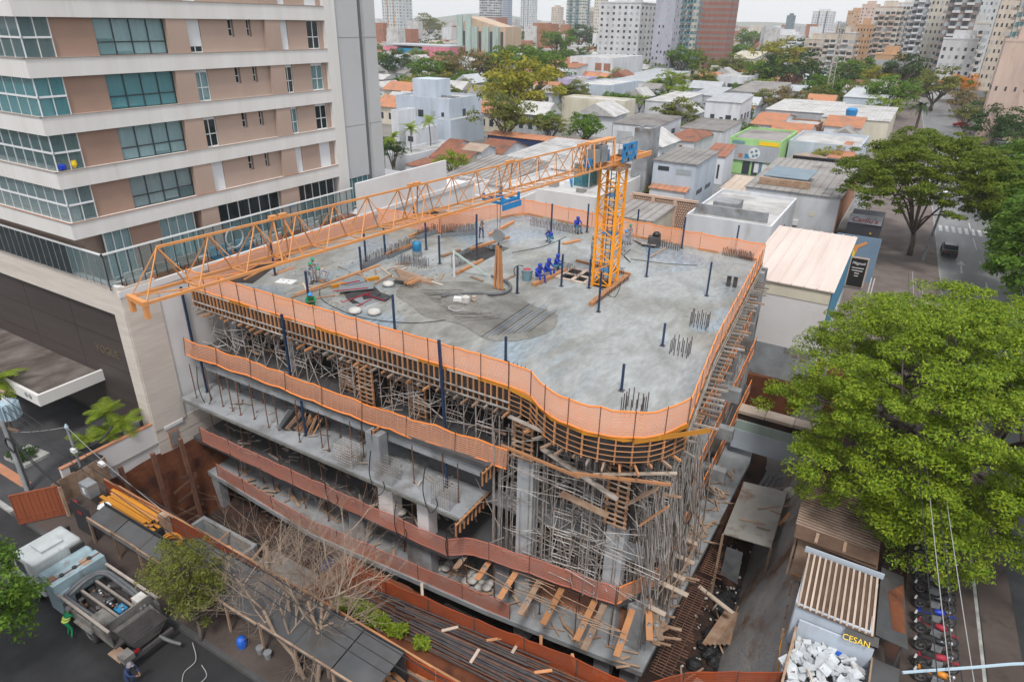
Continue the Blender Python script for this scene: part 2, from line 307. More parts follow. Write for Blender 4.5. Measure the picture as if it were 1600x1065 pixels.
def deck_material():
    m=bpy.data.materials.new('wet_concrete'); m.use_nodes=True; n=m.node_tree; L=n.links; bs=n.nodes['Principled BSDF']; g=n.nodes.new('ShaderNodeNewGeometry')
    def nz(sc,det,dist,st,lo,hi):
        mp=n.nodes.new('ShaderNodeMapping'); mp.inputs['Scale'].default_value=st; mp.inputs['Rotation'].default_value=(0,0,.5); L.new(g.outputs['Position'],mp.inputs[0])
        t=n.nodes.new('ShaderNodeTexNoise'); t.inputs['Scale'].default_value=sc; t.inputs['Detail'].default_value=det; t.inputs['Distortion'].default_value=dist; L.new(mp.outputs[0],t.inputs['Vector'])
        r=n.nodes.new('ShaderNodeMapRange'); r.inputs[1].default_value=lo; r.inputs[2].default_value=hi; L.new(t.outputs['Fac'],r.inputs[0]); return r.outputs[0]
    def mix(f,a,b):
        x=n.nodes.new('ShaderNodeMixRGB'); L.new(f,x.inputs[0])
        for i,c in ((1,a),(2,b)):
            if isinstance(c,tuple): x.inputs[i].default_value=c+(1,)
            else: L.new(c,x.inputs[i])
        return x.outputs[0]
    swirl=nz(.6,9,1.1,(1,.6,1),.38,.64); big=nz(.09,6,.8,(1,1,1),.44,.60); wet=nz(.14,7,.8,(1,.7,1),.50,.58); fine=nz(4.5,8,.5,(1,.35,1),.35,.7)
    c=mix(swirl,(.33,.35,.355),(.235,.245,.24)); c=mix(big,c,mix(swirl,(.27,.27,.25),(.18,.18,.165))); c=mix(wet,c,mix(fine,(.235,.295,.345),(.165,.205,.235)))  # a bluish reflective sheen is mixed into the colour of the wet areas
    f2=n.nodes.new('ShaderNodeMixRGB'); f2.blend_type='MULTIPLY'; f2.inputs[0].default_value=.5; L.new(c,f2.inputs[1]); L.new(mix(fine,(1,1,1),(.6,.6,.6)),f2.inputs[2]); L.new(f2.outputs[0],bs.inputs['Base Color'])
    rr=n.nodes.new('ShaderNodeMapRange'); rr.inputs[3].default_value=.62; rr.inputs[4].default_value=.16; L.new(wet,rr.inputs[0]); L.new(rr.outputs[0],bs.inputs['Roughness']); bs.inputs['Specular IOR Level'].default_value=.5
    bp=n.nodes.new('ShaderNodeBump'); bp.inputs['Strength'].default_value=.25; bp.inputs['Distance'].default_value=.06; L.new(fine,bp.inputs['Height']); L.new(bp.outputs[0],bs.inputs['Normal']); M['wet_concrete']=m
deck_material()
leaf_dummy=None
# ================================================================ ground, streets, pit
def struct(b,name,m,fix=False): return tag(b.go(name,m,fix=fix),kind='structure')
PX0,PX1,PY0,PY1=-40.0,0.3,16.2,59.0       # the hole of the excavation
g=B(); E_=7000
g.quad((-E_,-600,-.03),(E_,-600,-.03),(E_,PY0,-.03),(-E_,PY0,-.03))
g.quad((-E_,PY1,-.03),(E_,PY1,-.03),(E_,E_,-.03),(-E_,E_,-.03))
g.quad((-E_,PY0,-.03),(PX0,PY0,-.03),(PX0,PY1,-.03),(-E_,PY1,-.03))
g.quad((PX1,PY0,-.03),(E_,PY0,-.03),(E_,PY1,-.03),(PX1,PY1,-.03))
struct(g,'ground','city_ground')
# front street, the driveway of the tower, the strip of soil before the pit
struct(B().quad((-300,-40,0),(8.0,-40,0),(8.2,11.6,0),(-300,11.6,0)),'front_street','asphalt')
struct(B().quad((-90,11.9,.10),(-40.45,11.9,.10),(-40.45,20.55,.10),(-90,20.55,.10)),'driveway','drive_paver')
struct(B().box(-300,-40.6,11.62,11.9,-.02,.12),'kerb','kerb_paint')
struct(B().quad((-70,13.2,.106),(-42.5,13.2,.106),(-42.5,13.75,.106),(-70,13.75,.106)),'tactile_strip','clay_orange')
struct(B().box(-40.4,3.4,11.62,11.86,-.02,.12),'front_kerb','concrete_dark')
struct(B().quad((-40.4,11.86,.11),(3.4,11.86,.11),(3.4,15.2,.11),(-40.4,15.2,.11)),'front_pavement','pavement')
# soil shelf with an uneven surface
def bumpy(x0,x1,y0,y1,z,amp,nx,ny,name,m,seed=1,fn=None):
    r=np.random.default_rng(seed); b=B(); vs=[]
    for j in range(ny+1):
        for i in range(nx+1):
            x=x0+(x1-x0)*i/nx; y=y0+(y1-y0)*j/ny; h=(r.random()-.5)*2*amp
            if fn: x,y,zz=fn(x,y,i/nx,j/ny); h+=zz
            vs.append((x,y,z+h))
    b.add(vs,[(j*(nx+1)+i,j*(nx+1)+i+1,(j+1)*(nx+1)+i+1,(j+1)*(nx+1)+i) for j in range(ny) for i in range(nx)])
    o=b.go(name,m,smooth=True); return tag(o,kind='structure')
bumpy(-21.6,3.2,15.0,19.35,.12,.09,50,10,'soil_shelf','red_earth',3); bumpy(-40.1,-21.6,15.0,16.3,.12,.05,40,3,'soil_shelf','pavement',4)
# the pit: floor, front face, right slope, left and back faces
bumpy(-40.2,0.5,15.9,59.3,-7.0,.22,60,66,'pit_floor','dark_earth',5)
bumpy(0,1,0,1,0,.10,60,10,'pit_front_face','red_earth',6,lambda x,y,u,v:(-21.6+u*22.2,19.3+v*.5,.1-v*7.2))
bumpy(0,1,0,1,0,.10,40,10,'pit_front_face','dark_earth',16,lambda x,y,u,v:(-40.2+u*18.6,16.25+v*.5,.1-v*7.2))
bumpy(0,1,0,1,0,.06,8,10,'pit_front_face','red_earth',17,lambda x,y,u,v:(-21.6-v*.8,16.2+u*3.2,.1-v*7.2))
bumpy(0,1,0,1,0,.05,70,14,'pit_slope','slope_grey',7,lambda x,y,u,v:(.55-.09*(u*40-5)*.9-v*2.9+.25*math.sin(u*9+v*3)*v,19+u*40.2,.05-v*7.1))
bumpy(0,1,0,1,0,.12,40,10,'pit_left_face','red_earth',8,lambda x,y,u,v:(-40.05+v*1.1,15.9+u*43.5,-.9-v*6.2))
bumpy(0,1,0,1,0,.12,80,12,'pit_back_face','red_earth',9,lambda x,y,u,v:(-40.2+u*40.7,59.0-v*2.0,.05-v*7.2))
# avenue on the right, slightly askew
def rx(Y,o): return 9.4-.038*Y+o
def strip(o0,o1,y0,y1,z,name,m,n=1):
    b=B()
    b.quad((rx(y0,o0),y0,z),(rx(y0,o1),y0,z),(rx(y1,o1),y1,z),(rx(y1,o0),y1,z)); return struct(b,name,m)
strip(0,9.4,-40,64,.004,'avenue','asphalt'); strip(0,9.4,64,330,.004,'avenue','road_far')
strip(9.55,13.5,-40,330,.12,'avenue_pavement','pavement'); strip(-5.2,-.15,-40,64,.12,'avenue_pavement','pavement'); strip(-9.6,-.15,64,330,.12,'avenue_pavement','pavement_far')
for o0 in (-.15,9.4):
    b=B(); b.slab([(rx(-40,o0),-40,.13),(rx(-40,o0+.15),-40,.13),(rx(330,o0+.15),330,.13),(rx(330,o0),330,.13)],.16); struct(b,'avenue_kerb','kerb_paint')
strip(.1,1.6,-40,62,.008,'gutter_dirt','pavement')
# painted markings
for k in range(11): 
    y=113; strip(.5+k*.82,.95+k*.82,y,y+3.6,.010,'zebra_bar','mark_white')
for y in range(66,112,9): strip(4.55,4.68,y+3,y+9.5 if y>98 else y+7,.010,'lane_line','mark_white')
for y in (93,): 
    for o in (2.3,7.0):
        b=B(); b.quad((rx(y,o-.09),y,.011),(rx(y,o+.09),y,.011),(rx(y,o+.09),y+3.6,.011),(rx(y,o-.09),y+3.6,.011))
        b.quad((rx(y,o-.5),y+3.6,.011),(rx(y,o+.5),y+3.6,.011),(rx(y,o),y+5.6,.011)); struct(b,'lane_arrow','mark_white')
strip(-1.6,-1.35,74,80,.126,'pavement_line','mark_white')
# cross street behind the low shops
struct(B().quad((-260,119,.002),(5,119,.002),(5,130,.002),(-260,130,.002)),'cross_street','road_far')
struct(B().quad((13,200,.002),(220,215,.002),(220,224,.002),(13,209,.002)),'side_street','road_far')
# ================================================================ apartment tower on the left
AP=thing('apartment_tower','tall apartment tower with white bands, brown panels and glazed corner balconies','building',(-42.4,20,0))
XF=-42.4
def part(b,name,m,p=None,fix=False): return b.go(name,m,p or AP,fix=fix)
part(B().box(-90,-43.4,21.0,43.55,0,40),'core_wall','facade_tan')
ZB=[14.1+3.04*k for k in range(7)]
for k,z in enumerate(ZB):
    b=B(); b.prism([(XF,20),(XF,42.4),(-43.2,42.4),(-43.2,21),(-88,21),(-88,20)],z,z+1.0); part(b,'floor_band','band_white')
    part(B().box(XF-.02,XF+.06,19.94,42.38,z+1.0,z+1.03).box(-88,XF+.06,19.94,20.03,z+1.0,z+1.03),'band_capping','clay_orange' if k<1 else 'facade_tan')
part(B().box(-43.6,XF+.02,42.4,43.6,0,40),'end_pier','band_white')
def window(y0,y1,z0,z1,nx,splits,fm='frame_white',gm='glass_curtain',back='curtain',x=-42.86,fw=.06,p=None,nm='window'):
    "a window in the facade that looks along +X: frame, panes, blind behind"
    fr=B(); hs=[z0]+[z0+(z1-z0)*s for s in splits]+[z1]
    for i in range(nx+1):
        yy=y0+(y1-y0)*i/nx; fr.box(x,x+.07,yy-fw/2,yy+fw/2,z0,z1)
    for h in hs: fr.box(x-.004,x+.066,y0,y1,h-fw/2,h+fw/2)
    f=part(fr,nm,fm,p)
    for i in range(nx):
        for j in range(len(hs)-1):
            a=y0+(y1-y0)*i/nx; c=y0+(y1-y0)*(i+1)/nx
            pbox('pane',gm,f,x+.02,x+.032,a+fw/2,c-fw/2,hs[j]+fw/2,hs[j+1]-fw/2)
    if back=='curtain' and nx>1:
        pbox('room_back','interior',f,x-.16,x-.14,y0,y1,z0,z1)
        for i in range(nx):
            a=y0+(y1-y0)*i/nx; c=y0+(y1-y0)*(i+1)/nx; hb=random.choice([1,1,1,.95,.9,.7,.55]); pbox('blind','curtain',f,x-.12,x-.1,a+.01,c-.01,z1-(z1-z0)*hb,z1)
    elif back: pbox('blind',back,f,x-.12,x-.1,y0,y1,z0,z1)
    return f
# walls between the openings, floor by floor
for k in range(6):
    z0=ZB[k]+1.0; z1=ZB[k+1]; 
    top=k>=5
    pbox('brown_panel','facade_brown',AP,-43.3,-42.72,21.76,24.28,z0,z1)
    pbox('pilaster','facade_tan',AP,-43.3,-42.46,28.75,30.2,z0,z1)
    pbox('wall_panel','facade_tan',AP,-43.3,-42.72,31.32,33.55,z0,z1)
    pbox('wall_panel','facade_tan',AP,-43.3,-42.72,34.0,35.1,z0,z1); pbox('wall_panel','facade_tan',AP,-43.3,-42.72,35.48,36.55,z0,z1)
    for a,c in ((33.55,34.0),(35.1,35.48)):
        pbox('wall_panel','facade_tan',AP,-43.3,-42.72,a,c,z0,z0+.95)
        window(a+.03,c-.03,z0+.98,z1-.02,1,(.45,),'frame_white','glass_dark','interior',-43.0,.05)
    pbox('pilaster','facade_tan',AP,-43.3,-42.46,36.55,37.92,z0,z1)
    pbox('wall_panel','facade_tan',AP,-43.3,-42.72,38.8,40.75,z0,z1); pbox('wall_panel','facade_tan',AP,-43.3,-42.72,41.98,42.4,z0,z1)
    # large living room window
    pal=['glass_clear','glass_curtain','glass_teal','glass_curtain','glass_clear','glass_curtain'][k]
    window(24.3,28.72,z0+.02,z1-.02,4,(.36,),'frame_dark',pal,'curtain')
    for (a,c,w) in ((30.22,31.3,0),(37.94,38.78,1),(40.77,41.96,2)):
        f=window(a,c,z0+.03,z1-.03,2,(.42,),'frame_white','glass_dark' if (k+w)%2 else 'glass_curtain','curtain' if (k*2+w)%3 else 'interior')
        shut={0:1.0,3:(.82,1.0,0)[w],4:1.0,5:.4}.get(k,0.1)
        if shut>0: pbox('roller_shutter','shutter',f,-42.80,-42.77,a,c,z1-.03-(z1-z0-.06)*shut,z1-.03)
    # corner balcony glazing, handrail and slats on both faces
    cg=['glass_clear','glass_clear','glass_teal','glass_clear','glass_curtain','glass_teal'][k]
    fr=B()
    for i in range(3): fr.box(-42.62,-42.55,20.2+.78*i-.018,20.2+.78*i+.018,z0,z1)
    fr.box(-42.64,-42.53,20.2,21.76,z0+.98,z0+1.08)
    for i in range(40): fr.box(-42.6-1.1*i-.016,-42.6-1.1*i+.016,20.17,20.24,z0,z1)
    fr.box(-87,-42.53,20.15,20.26,z0+.98,z0+1.08)
    cf=part(fr,'balcony_frame','shutter')
    for i in range(2):
        for (a,c) in ((z0,z0+.98),(z0+1.08,z1)): pbox('pane',cg,cf,-42.595,-42.58,20.24+.78*i,20.94+.78*i,a+.01,c-.01)
    for i in range(40):
        for (a,c) in ((z0,z0+.98),(z0+1.08,z1)):
            if i<20: pbox('pane',cg,cf,-42.6-1.1*(i+1)+.03,-42.6-1.1*i-.03,20.195,20.21,a+.01,c-.01)
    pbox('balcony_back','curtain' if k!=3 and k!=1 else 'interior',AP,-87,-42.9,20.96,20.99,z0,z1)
    if k==1:   # furniture seen through the glass
        for q in range(3): part(B().box(-42.95-.0,-42.7,20.3+q*.42,20.6+q*.42,z0,z0+.45+.1*q),'balcony_furniture','timber_old')
        part(B().lathe((-42.75,20.5,z0),[(.02,0),(.28,.1),(.3,.3),(.1,.42)],10),'flower_pot','moto_blue')
        part(B().lathe((-42.72,21.2,z0),[(.1,0),(.22,.25),(.2,.5)],8),'flower_pot','sign_yellow')
# grey stair wall with dark strip and its low window band
part(B().box(-60,-42.62,43.6,46.45,13.6,40),'stair_wall','facade_grey'); part(B().box(-60,-42.95,46.45,47.15,0,40),'recessed_strip','strip_grey'); part(B().box(-60,-42.62,47.15,48.6,0,40),'stair_wall','facade_grey')  # the strip is set back and has its own darker grey
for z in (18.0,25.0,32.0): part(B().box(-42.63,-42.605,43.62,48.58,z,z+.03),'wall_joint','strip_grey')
part(B().box(-60,-43.0,43.6,46.45,0,11),'stair_base','facade_grey'); window(43.65,46.4,11.0,13.58,4,(),'frame_white','glass_teal','curtain',-42.9,.07)
# terrace storey
window(25.7,28.3,11.0,14.08,4,(),'frame_white','glass_curtain','curtain'); window(21.9,23.6,11.0,14.08,3,(),'frame_white','glass_curtain','curtain')
pbox('brown_panel','facade_brown',AP,-43.3,-42.72,23.6,25.68,10.9,14.1); pbox('pilaster','facade_tan',AP,-43.3,-42.46,28.75,30.15,10.9,14.1)
window(30.2,35.95,11.0,14.05,6,(),'frame_white','glass_dark','interior'); pbox('pilaster','facade_tan',AP,-43.3,-42.5,36.0,37.85,10.9,14.1); window(37.9,42.0,11.0,14.05,5,(),'frame_white','glass_dark','interior')
pbox('house_sign','cloth_teal',AP,-42.49,-42.46,36.7,37.2,12.6,12.9)
# podium
part(B().box(-90,-40.05,21.0,60,.05,10.75),'podium_wall','plaster_white')
part(B().box(-40.05,-39.96,20.62,22.9,.9,11.3),'stone_facing','stone_cream')
part(B().box(-41.2,-40.05,20.55,21.0,.9,9.32),'stone_pier','stone_cream')
part(B().box(-90,-40.02,20.55,21.0,9.32,11.32),'stone_beam','stone_cream')
for i in range(7):
    for j in range(4): pbox('dark_panel','panel_dark',AP,-41.22-6.0*(i+1)+.02,-41.22-6.0*i-.02,20.85,20.98,.12+2.3*j+.015,.12+2.3*(j+1)-.015)
part(B().box(-90,-41.2,20.96,21.0,.1,9.3),'panel_backing','sign_black')
part(B().box(-40.15,-39.93,20.5,60.0,10.72,11.12),'terrace_kerb','plaster_white'); part(B().box(-90,-40.0,20.55,20.75,11.32,11.4),'beam_capping','plaster_white')
part(B().box(-42.4,-40.15,21.0,43,10.75,10.8),'terrace_floor','clay_tile')
part(B().box(-40.3,-40.06,42.0,54.9,10.7,13.85),'boundary_wall','plaster_white')
text_on('VOGUE',.8,(-45.3,20.84,5.6),(1,0,0),(0,0,1),'letter_bronze','wall_lettering',AP,.02)
# glass screen round the terrace: rail, posts, panes
bl=part(B().box(-40.62,-40.52,20.3,42.0,13.36,13.46).box(-88,-40.52,20.3,20.4,13.36,13.46),'screen_rail','frame_white')
y=20.4
while y<41.9:
    pbox('screen_post','frame_dark',AP,-40.6,-40.55,y-.025,y+.025,11.1,13.36); pbox('screen_pane','glass_clear',AP,-40.582,-40.568,y+.03,min(y+.74,41.95),11.3,13.34); y+=.77
x=-40.62
for i in range(26):
    x=-40.62-.77*i; pbox('screen_post','metal_grey',AP,x-.02,x+.02,20.33,20.38,11.35,13.36); pbox('screen_pane','glass_dark' if i>4 else 'glass_clear',AP,x-.73,x-.04,20.345,20.36,11.42,13.34)
# terrace furniture, seen through the screen
for i in range(9):
    yy=22+i*2.1+random.random(); b=B(); b.obox((-41.2,yy,10.8),.7,1.3,.42); b.obox((-41.5,yy,10.8),.2,1.3,.8); o=b.go('terrace_sofa',random.choice(['cloth_pale','cloth_teal','timber_old'])); tag(o,'low sofa on the roof terrace, %s from the corner of the glass screen'%['first','second','third','fourth','fifth','sixth','seventh','eighth','ninth'][i],'sofa','sofas on the terrace')
# entrance canopy
part(B().box(-66,-45.3,16.55,20.84,3.25,3.35),'canopy_soffit','band_white'); part(B().box(-65.9,-45.5,16.75,20.84,3.35,3.72),'canopy_roof','roof_dirt')
part(B().box(-66,-45.3,16.55,16.75,3.35,4.05).box(-45.5,-45.3,16.75,20.84,3.35,4.05),'canopy_parapet','w_mint' if 0 else 'band_white')
part(B().lathe((-46.3,16.53,3.7),[(.19,0),(.19,.03)],10,'y').lathe((-46.8,16.53,3.7),[(.19,0),(.19,.03)],10,'y'),'canopy_lamp','metal_grey')
# low wall of the forecourt with planter
fw=thing('forecourt_wall','low stained plaster wall between the driveway and the pit','wall',(-40.2,18,0))
B().box(-40.35,-40.1,14.6,20.6,-2.6,1.45).go('wall','plaster_white',fw); B().box(-40.38,-40.07,14.58,20.6,1.45,1.53).go('coping','clay_orange',fw)
B().box(-40.3,-40.02,20.6,27.0,-3.4,1.0).go('foundation','stone_cream',fw); B().box(-41.6,-40.4,19.4,19.55,.1,1.3).box(-41.75,-41.6,19.4,20.5,.1,1.3).go('planter','plaster_white',fw)
B().box(-40.0,-39.9,21.2,22.6,.7,.95).go('duct','frame_white',fw); B().box(-40.0,-39.94,21.4,22.1,-.9,.4).go('niche_frame','clay_orange',fw); B().box(-39.95,-39.92,21.5,22.0,-.8,.3).go('niche','metal_grey',fw)
bx=thing('planting_bed','kerbed planting bed of dark bushes beside the driveway','planter',(-45.5,14.9,0))
B().obox((-45.5,15.0,.1),2.2,1.6,.22,.1).go('kerb','kerb_paint',bx)
# ================================================================ the building site: concrete frame
from mathutils.geometry import tessellate_polygon
def catmull(pts,n=6):
    P=[Vector(p) for p in pts]; out=[]
    for i in range(len(P)-1):
        a,b,c,d=P[max(i-1,0)],P[i],P[i+1],P[min(i+2,len(P)-1)]
        for k in range(n):
            t=k/n; out.append(.5*((2*b)+(c-a)*t+(2*a-5*b+4*c-d)*t*t+(3*b-a-3*c+d)*t**3))
    out.append(P[-1]); return out
def resample(pts,step):
    P=[Vector(p) for p in pts]; L=[0]
    for a,b in zip(P,P[1:]): L.append(L[-1]+(b-a).length)
    n=max(1,round(L[-1]/step)); out=[]; j=0
    for k in range(n+1):
        s=L[-1]*k/n
        while j<len(P)-2 and L[j+1]<s: j+=1
        t=(s-L[j])/max(1e-9,L[j+1]-L[j]); out.append(P[j].lerp(P[j+1],t))
    return out
def normals(P):
    out=[]
    for i in range(len(P)):
        d=(P[min(i+1,len(P)-1)]-P[max(i-1,0)]).normalized(); out.append(Vector((d.y,-d.x,0)))
    return out
ZD=10.0
CURVE=catmull([(-14.6,24.92,0),(-13.4,24.75,0),(-12.4,24.05,0),(-11.3,23.5,0),(-9.8,23.3,0),(-8.2,23.65,0),(-6.9,24.6,0),(-6.1,26.3,0)],5)
FRONT=[V(-39.3,24.92,0)]+CURVE
RIGHT=[V(-6.1,26.3,0),V(-7.0,34,0),V(-8.3,52.2,0)]
BACK=[V(-8.3,52.2,0),V(-15,52.5,0),V(-23,53.2,0),V(-30.6,54.1,0)]
LEFT=[V(-30.6,54.1,0),V(-32.9,47.2,0),V(-33.2,44.4,0),V(-39.3,43.4,0)]
outline=FRONT+RIGHT[1:]+BACK[1:]+LEFT[1:]
HOLE1=[(-29.1,40.2),(-26.3,40.2),(-26.3,44.4),(-29.1,44.4)]; HOLE2=[(-17.35,40.2),(-15.7,40.2),(-15.7,41.8),(-17.35,41.8)]
HOLE3=[(-20.0,40.3),(-17.6,40.3),(-17.6,42.8),(-20.0,42.8)]
BL=thing('concrete_building_frame','grey concrete frame of a building under construction with a wet top slab','building',(-24,38,0))
def holed_slab(name,m,z1,z0,outer,holes):
    loops=[[Vector((p[0],p[1],0)) for p in outer]]+[[Vector((p[0],p[1],0)) for p in h] for h in holes]
    tris=tessellate_polygon(loops); flat=[p for l in loops for p in l]; n=len(flat); b=B()
    vs=[(p.x,p.y,z1) for p in flat]+[(p.x,p.y,z0) for p in flat]; fs=[]
    for t in tris:
        a,c,d=[flat[i] for i in t]
        if (c-a).cross(d-a).z<0: t=(t[0],t[2],t[1])
        fs.append(tuple(t)); fs.append((t[2]+n,t[1]+n,t[0]+n))
    k=0
    for l in loops:
        q=len(l)
        for i in range(q): fs.append((k+i,k+i+n,k+(i+1)%q+n,k+(i+1)%q))
        k+=q
    b.add(vs,fs); return b.go(name,m,BL,fix=True)
holed_slab('top_slab','wet_concrete',ZD,ZD-.4,outline,[HOLE1,HOLE2,HOLE3])
S2=[(-39.6,23.95),(-15.3,23.95),(-15.3,31.5),(-6.9,31.5),(-8.1,52),(-39.6,53)]
S3=[(-39.6,22.65),(-16.2,22.65),(-16.2,31.5),(-6.6,31.5),(-7.6,52),(-39.6,53)]
S4=[(-39.6,22.9),(-17.2,22.9),(-16.5,23.8),(-12,24.35),(-7.8,24.7),(-6.5,26.5),(-6.6,34),(-7.2,52),(-39.6,53)]
S5=[(-39.6,23.3),(-28,22.5),(-15,23.2),(-5.9,24.1),(-5.4,46),(-6,52),(-39.6,53)]
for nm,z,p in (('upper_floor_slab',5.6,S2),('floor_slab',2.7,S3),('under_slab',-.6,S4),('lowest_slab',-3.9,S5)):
    B().prism(p,z-.32,z).go('floor_slab','concrete_dark' if nm[0]=='u' else 'concrete',BL); B().prism([(x*.996,y*.992+.42) for x,y in p],z-.36,z-.325).go('soffit_form','ply_black',BL)  # dark concrete and black form sheets also stand in for interior shade
B().box(-39.4,-16.0,22.62,22.66,2.42,2.6).go('slab_lip','fresh_concrete',BL)
for (y0,z,x1) in ((24.15,5.3,-15.4),(25.6,2.4,-7),(25.6,-.9,-7)): B().box(-39.5,x1,y0,y0+.5,z-.75,z-.02).go('edge_beam','concrete',BL)
B().box(-15.4,-8.5,26.2,26.7,2.0,2.75).go('edge_beam','concrete',BL)
for z in (5.55,2.65,-.62): 
    for yy in (38.5,): B().box(-7.6,-5.9,yy,yy+.6,z-.6,z+.25).go('beam_end','concrete',BL)
for ix,x in enumerate((-37.4,-32.0,-26.6,-21.2,-13.6,-8.0)):
    for iy,yy in enumerate((26.4,32.5,39,46,51)):
        if ix==5: x=-8.0-.02*iy
        top=ZD-.4 if not (iy==0 and ix>=4) else (4.2 if ix==5 else 6.3)
        w=.95 if (iy==0 and ix>=4) else .75
        if iy==0 and ix>=4: yy=25.15 if ix==4 else 25.3; x=-13.55 if ix==4 else -8.4
        pbox('column','column_pale' if iy==0 and ix>=4 else 'concrete',BL,x-w/2,x+w/2,yy-.35,yy+.35,-7.2,top)
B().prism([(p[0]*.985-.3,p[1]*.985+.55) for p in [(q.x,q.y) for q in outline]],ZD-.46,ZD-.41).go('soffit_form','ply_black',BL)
for k in range(14): pbox('soffit_beam','timber_old',BL,-38.6,-15.2,25.6+k*.9,25.72+k*.9,ZD-.85,ZD-.47)
B().box(-38.9,-15.6,31.8,32.0,5.6,9.5).go('added_shade_wall','concrete_dark',BL)  # added dark walls standing in for the deep shade behind the scaffold
B().box(-16.1,-7.0,31.6,31.8,-.6,9.5).go('added_shade_wall','ply_black',BL)
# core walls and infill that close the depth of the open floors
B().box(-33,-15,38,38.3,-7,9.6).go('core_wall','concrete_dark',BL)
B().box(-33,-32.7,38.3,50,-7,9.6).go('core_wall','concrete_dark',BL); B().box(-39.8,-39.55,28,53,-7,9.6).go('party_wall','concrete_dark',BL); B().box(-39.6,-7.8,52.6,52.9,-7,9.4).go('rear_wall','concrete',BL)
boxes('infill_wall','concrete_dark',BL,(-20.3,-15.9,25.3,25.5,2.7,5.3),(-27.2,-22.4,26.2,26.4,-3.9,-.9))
B().box(-23.2,-22.2,23.3,24.0,2.7,5.3).go('wall_pier','concrete',BL); boxes('wall_pier','plaster_white',BL,(-19.7,-18.9,23.3,24.1,-.6,2.4),(-22.6,-21.5,23.3,24.1,-.6,2.4))
boxes('lower_pier','concrete',BL,(-20.8,-19.0,23.5,24.2,-3.9,-.9),(-25.5,-24.3,23.5,24.2,-3.9,-.9),(-15.3,-14.3,24.6,25.5,-3.9,-.9),(-7.4,-6.5,25.2,26.0,-7,-.9),(-39.5,-38.6,23.4,24.0,-7,-4.2))
# stub of the poured part: a blob of fresh rough concrete on the slab, and the raised finished part
def blob(pts,z,name,m,amp=.05,parent=None,seed=1,step=.5,edge=.02):
    P=resample([V(*p,0) for p in catmull2(pts)],step); c=sum(P,V(0,0,0))/len(P); b=B(); r=np.random.default_rng(seed); n=len(P); rings=[1,.93,.75,.5,.25]; vs=[]
    for k,f in enumerate(rings):
        for p in P:
            q=c+(p-c)*f*(1+(r.random()-.5)*.03); vs.append((q.x,q.y,z+(edge if k==0 else amp*(.5+r.random()))))
    vs.append((c.x,c.y,z+amp)); fs=[]
    for k in range(len(rings)-1):
        for i in range(n): fs.append((k*n+i,k*n+(i+1)%n,(k+1)*n+(i+1)%n,(k+1)*n+i))
    k=len(rings)-1
    for i in range(n): fs.append((k*n+i,k*n+(i+1)%n,len(vs)-1))
    return b.add(vs,fs).go(name,m,parent,smooth=True,fix=True)
def catmull2(pts):
    q=[V(p[0],p[1],0) for p in pts]; q=q+[q[0]]; return [(p.x,p.y) for p in catmull(q,4)]
blob([(-28.5,33.6),(-26.3,35.2),(-23.7,36.6),(-21.0,36.0),(-18.9,34.9),(-17.0,34.5),(-16.1,32.4),(-16.8,30.2),(-18.6,29.0),(-21.0,29.9),(-23.5,29.7),(-25.3,30.6),(-27.5,31.6)],ZD,'fresh_pour','fresh_concrete',.05,BL,3,.4)
blob([(-24.8,33.6),(-23.0,34.8),(-21.0,34.0),(-20.4,32.6),(-22.0,31.6),(-24.0,31.8)],ZD+.03,'fresh_pour','dark_pour' if 0 else 'fresh_concrete',.09,BL,4,.3)
# ---------------------------------------------------------------- formwork on the rim
FW=thing('edge_formwork','black plywood edge formwork with orange timber studs round the top slab','formwork',(-22,24.8,9))
def formwork(poly,z0,z1,step,parent,ribs=(),studm='timber',pan=True,stud=(.07,.09),dense=True):
    P=resample(poly,step); N=normals(P)
    if pan:
        for i in range(len(P)-1):
            m=(N[i]+N[i+1]).normalized()*.02
            if i%4==0:
                j=min(i+4,len(P)-1)
                b=B()
                for q in range(i,j): b.slab([P[q]+m+V(0,0,z1),P[q+1]+m+V(0,0,z1),P[q+1]+m*2+V(0,0,z1),P[q]+m*2+V(0,0,z1)],z1-z0)
                b.go('plywood_panel','ply_black',parent,fix=True)
    for p,n in zip(P,N):
        q=p+n*(.05+stud[1]/2); piece('stud',studm,parent,q+V(0,0,z0-.04),q+V(0,0,z1+.02),stud[0],stud[1],n)
    for (h,w,m) in ribs:
        for i in range(len(P)-1): 
            if dense or True: piece('waler',m,parent,P[i]+N[i]*(.07+stud[1])+V(0,0,z0+h),P[i+1]+N[i+1]*(.07+stud[1])+V(0,0,z0+h),w,w*.8)
formwork([FRONT[0],V(-14.6,24.92,0)],ZD-1.2,ZD-.02,.36,FW)
for h in (ZD-.72,ZD-1.12): 
    for k in range(8): piece('waler','steel_tube',FW,(-39.3+k*3.1,24.72,h),(-39.3+k*3.1+3.08,24.72,h),.07,.07)
formwork(CURVE,ZD-1.25,ZD-.02,.72,FW,((.14,.032,'timber'),(.42,.032,'timber'),(.70,.032,'timber'),(1.0,.032,'timber')))
formwork(RIGHT,ZD-.9,ZD-.02,.8,FW,((.2,.06,'timber_grey'),(.6,.06,'timber_grey')),'timber_old')
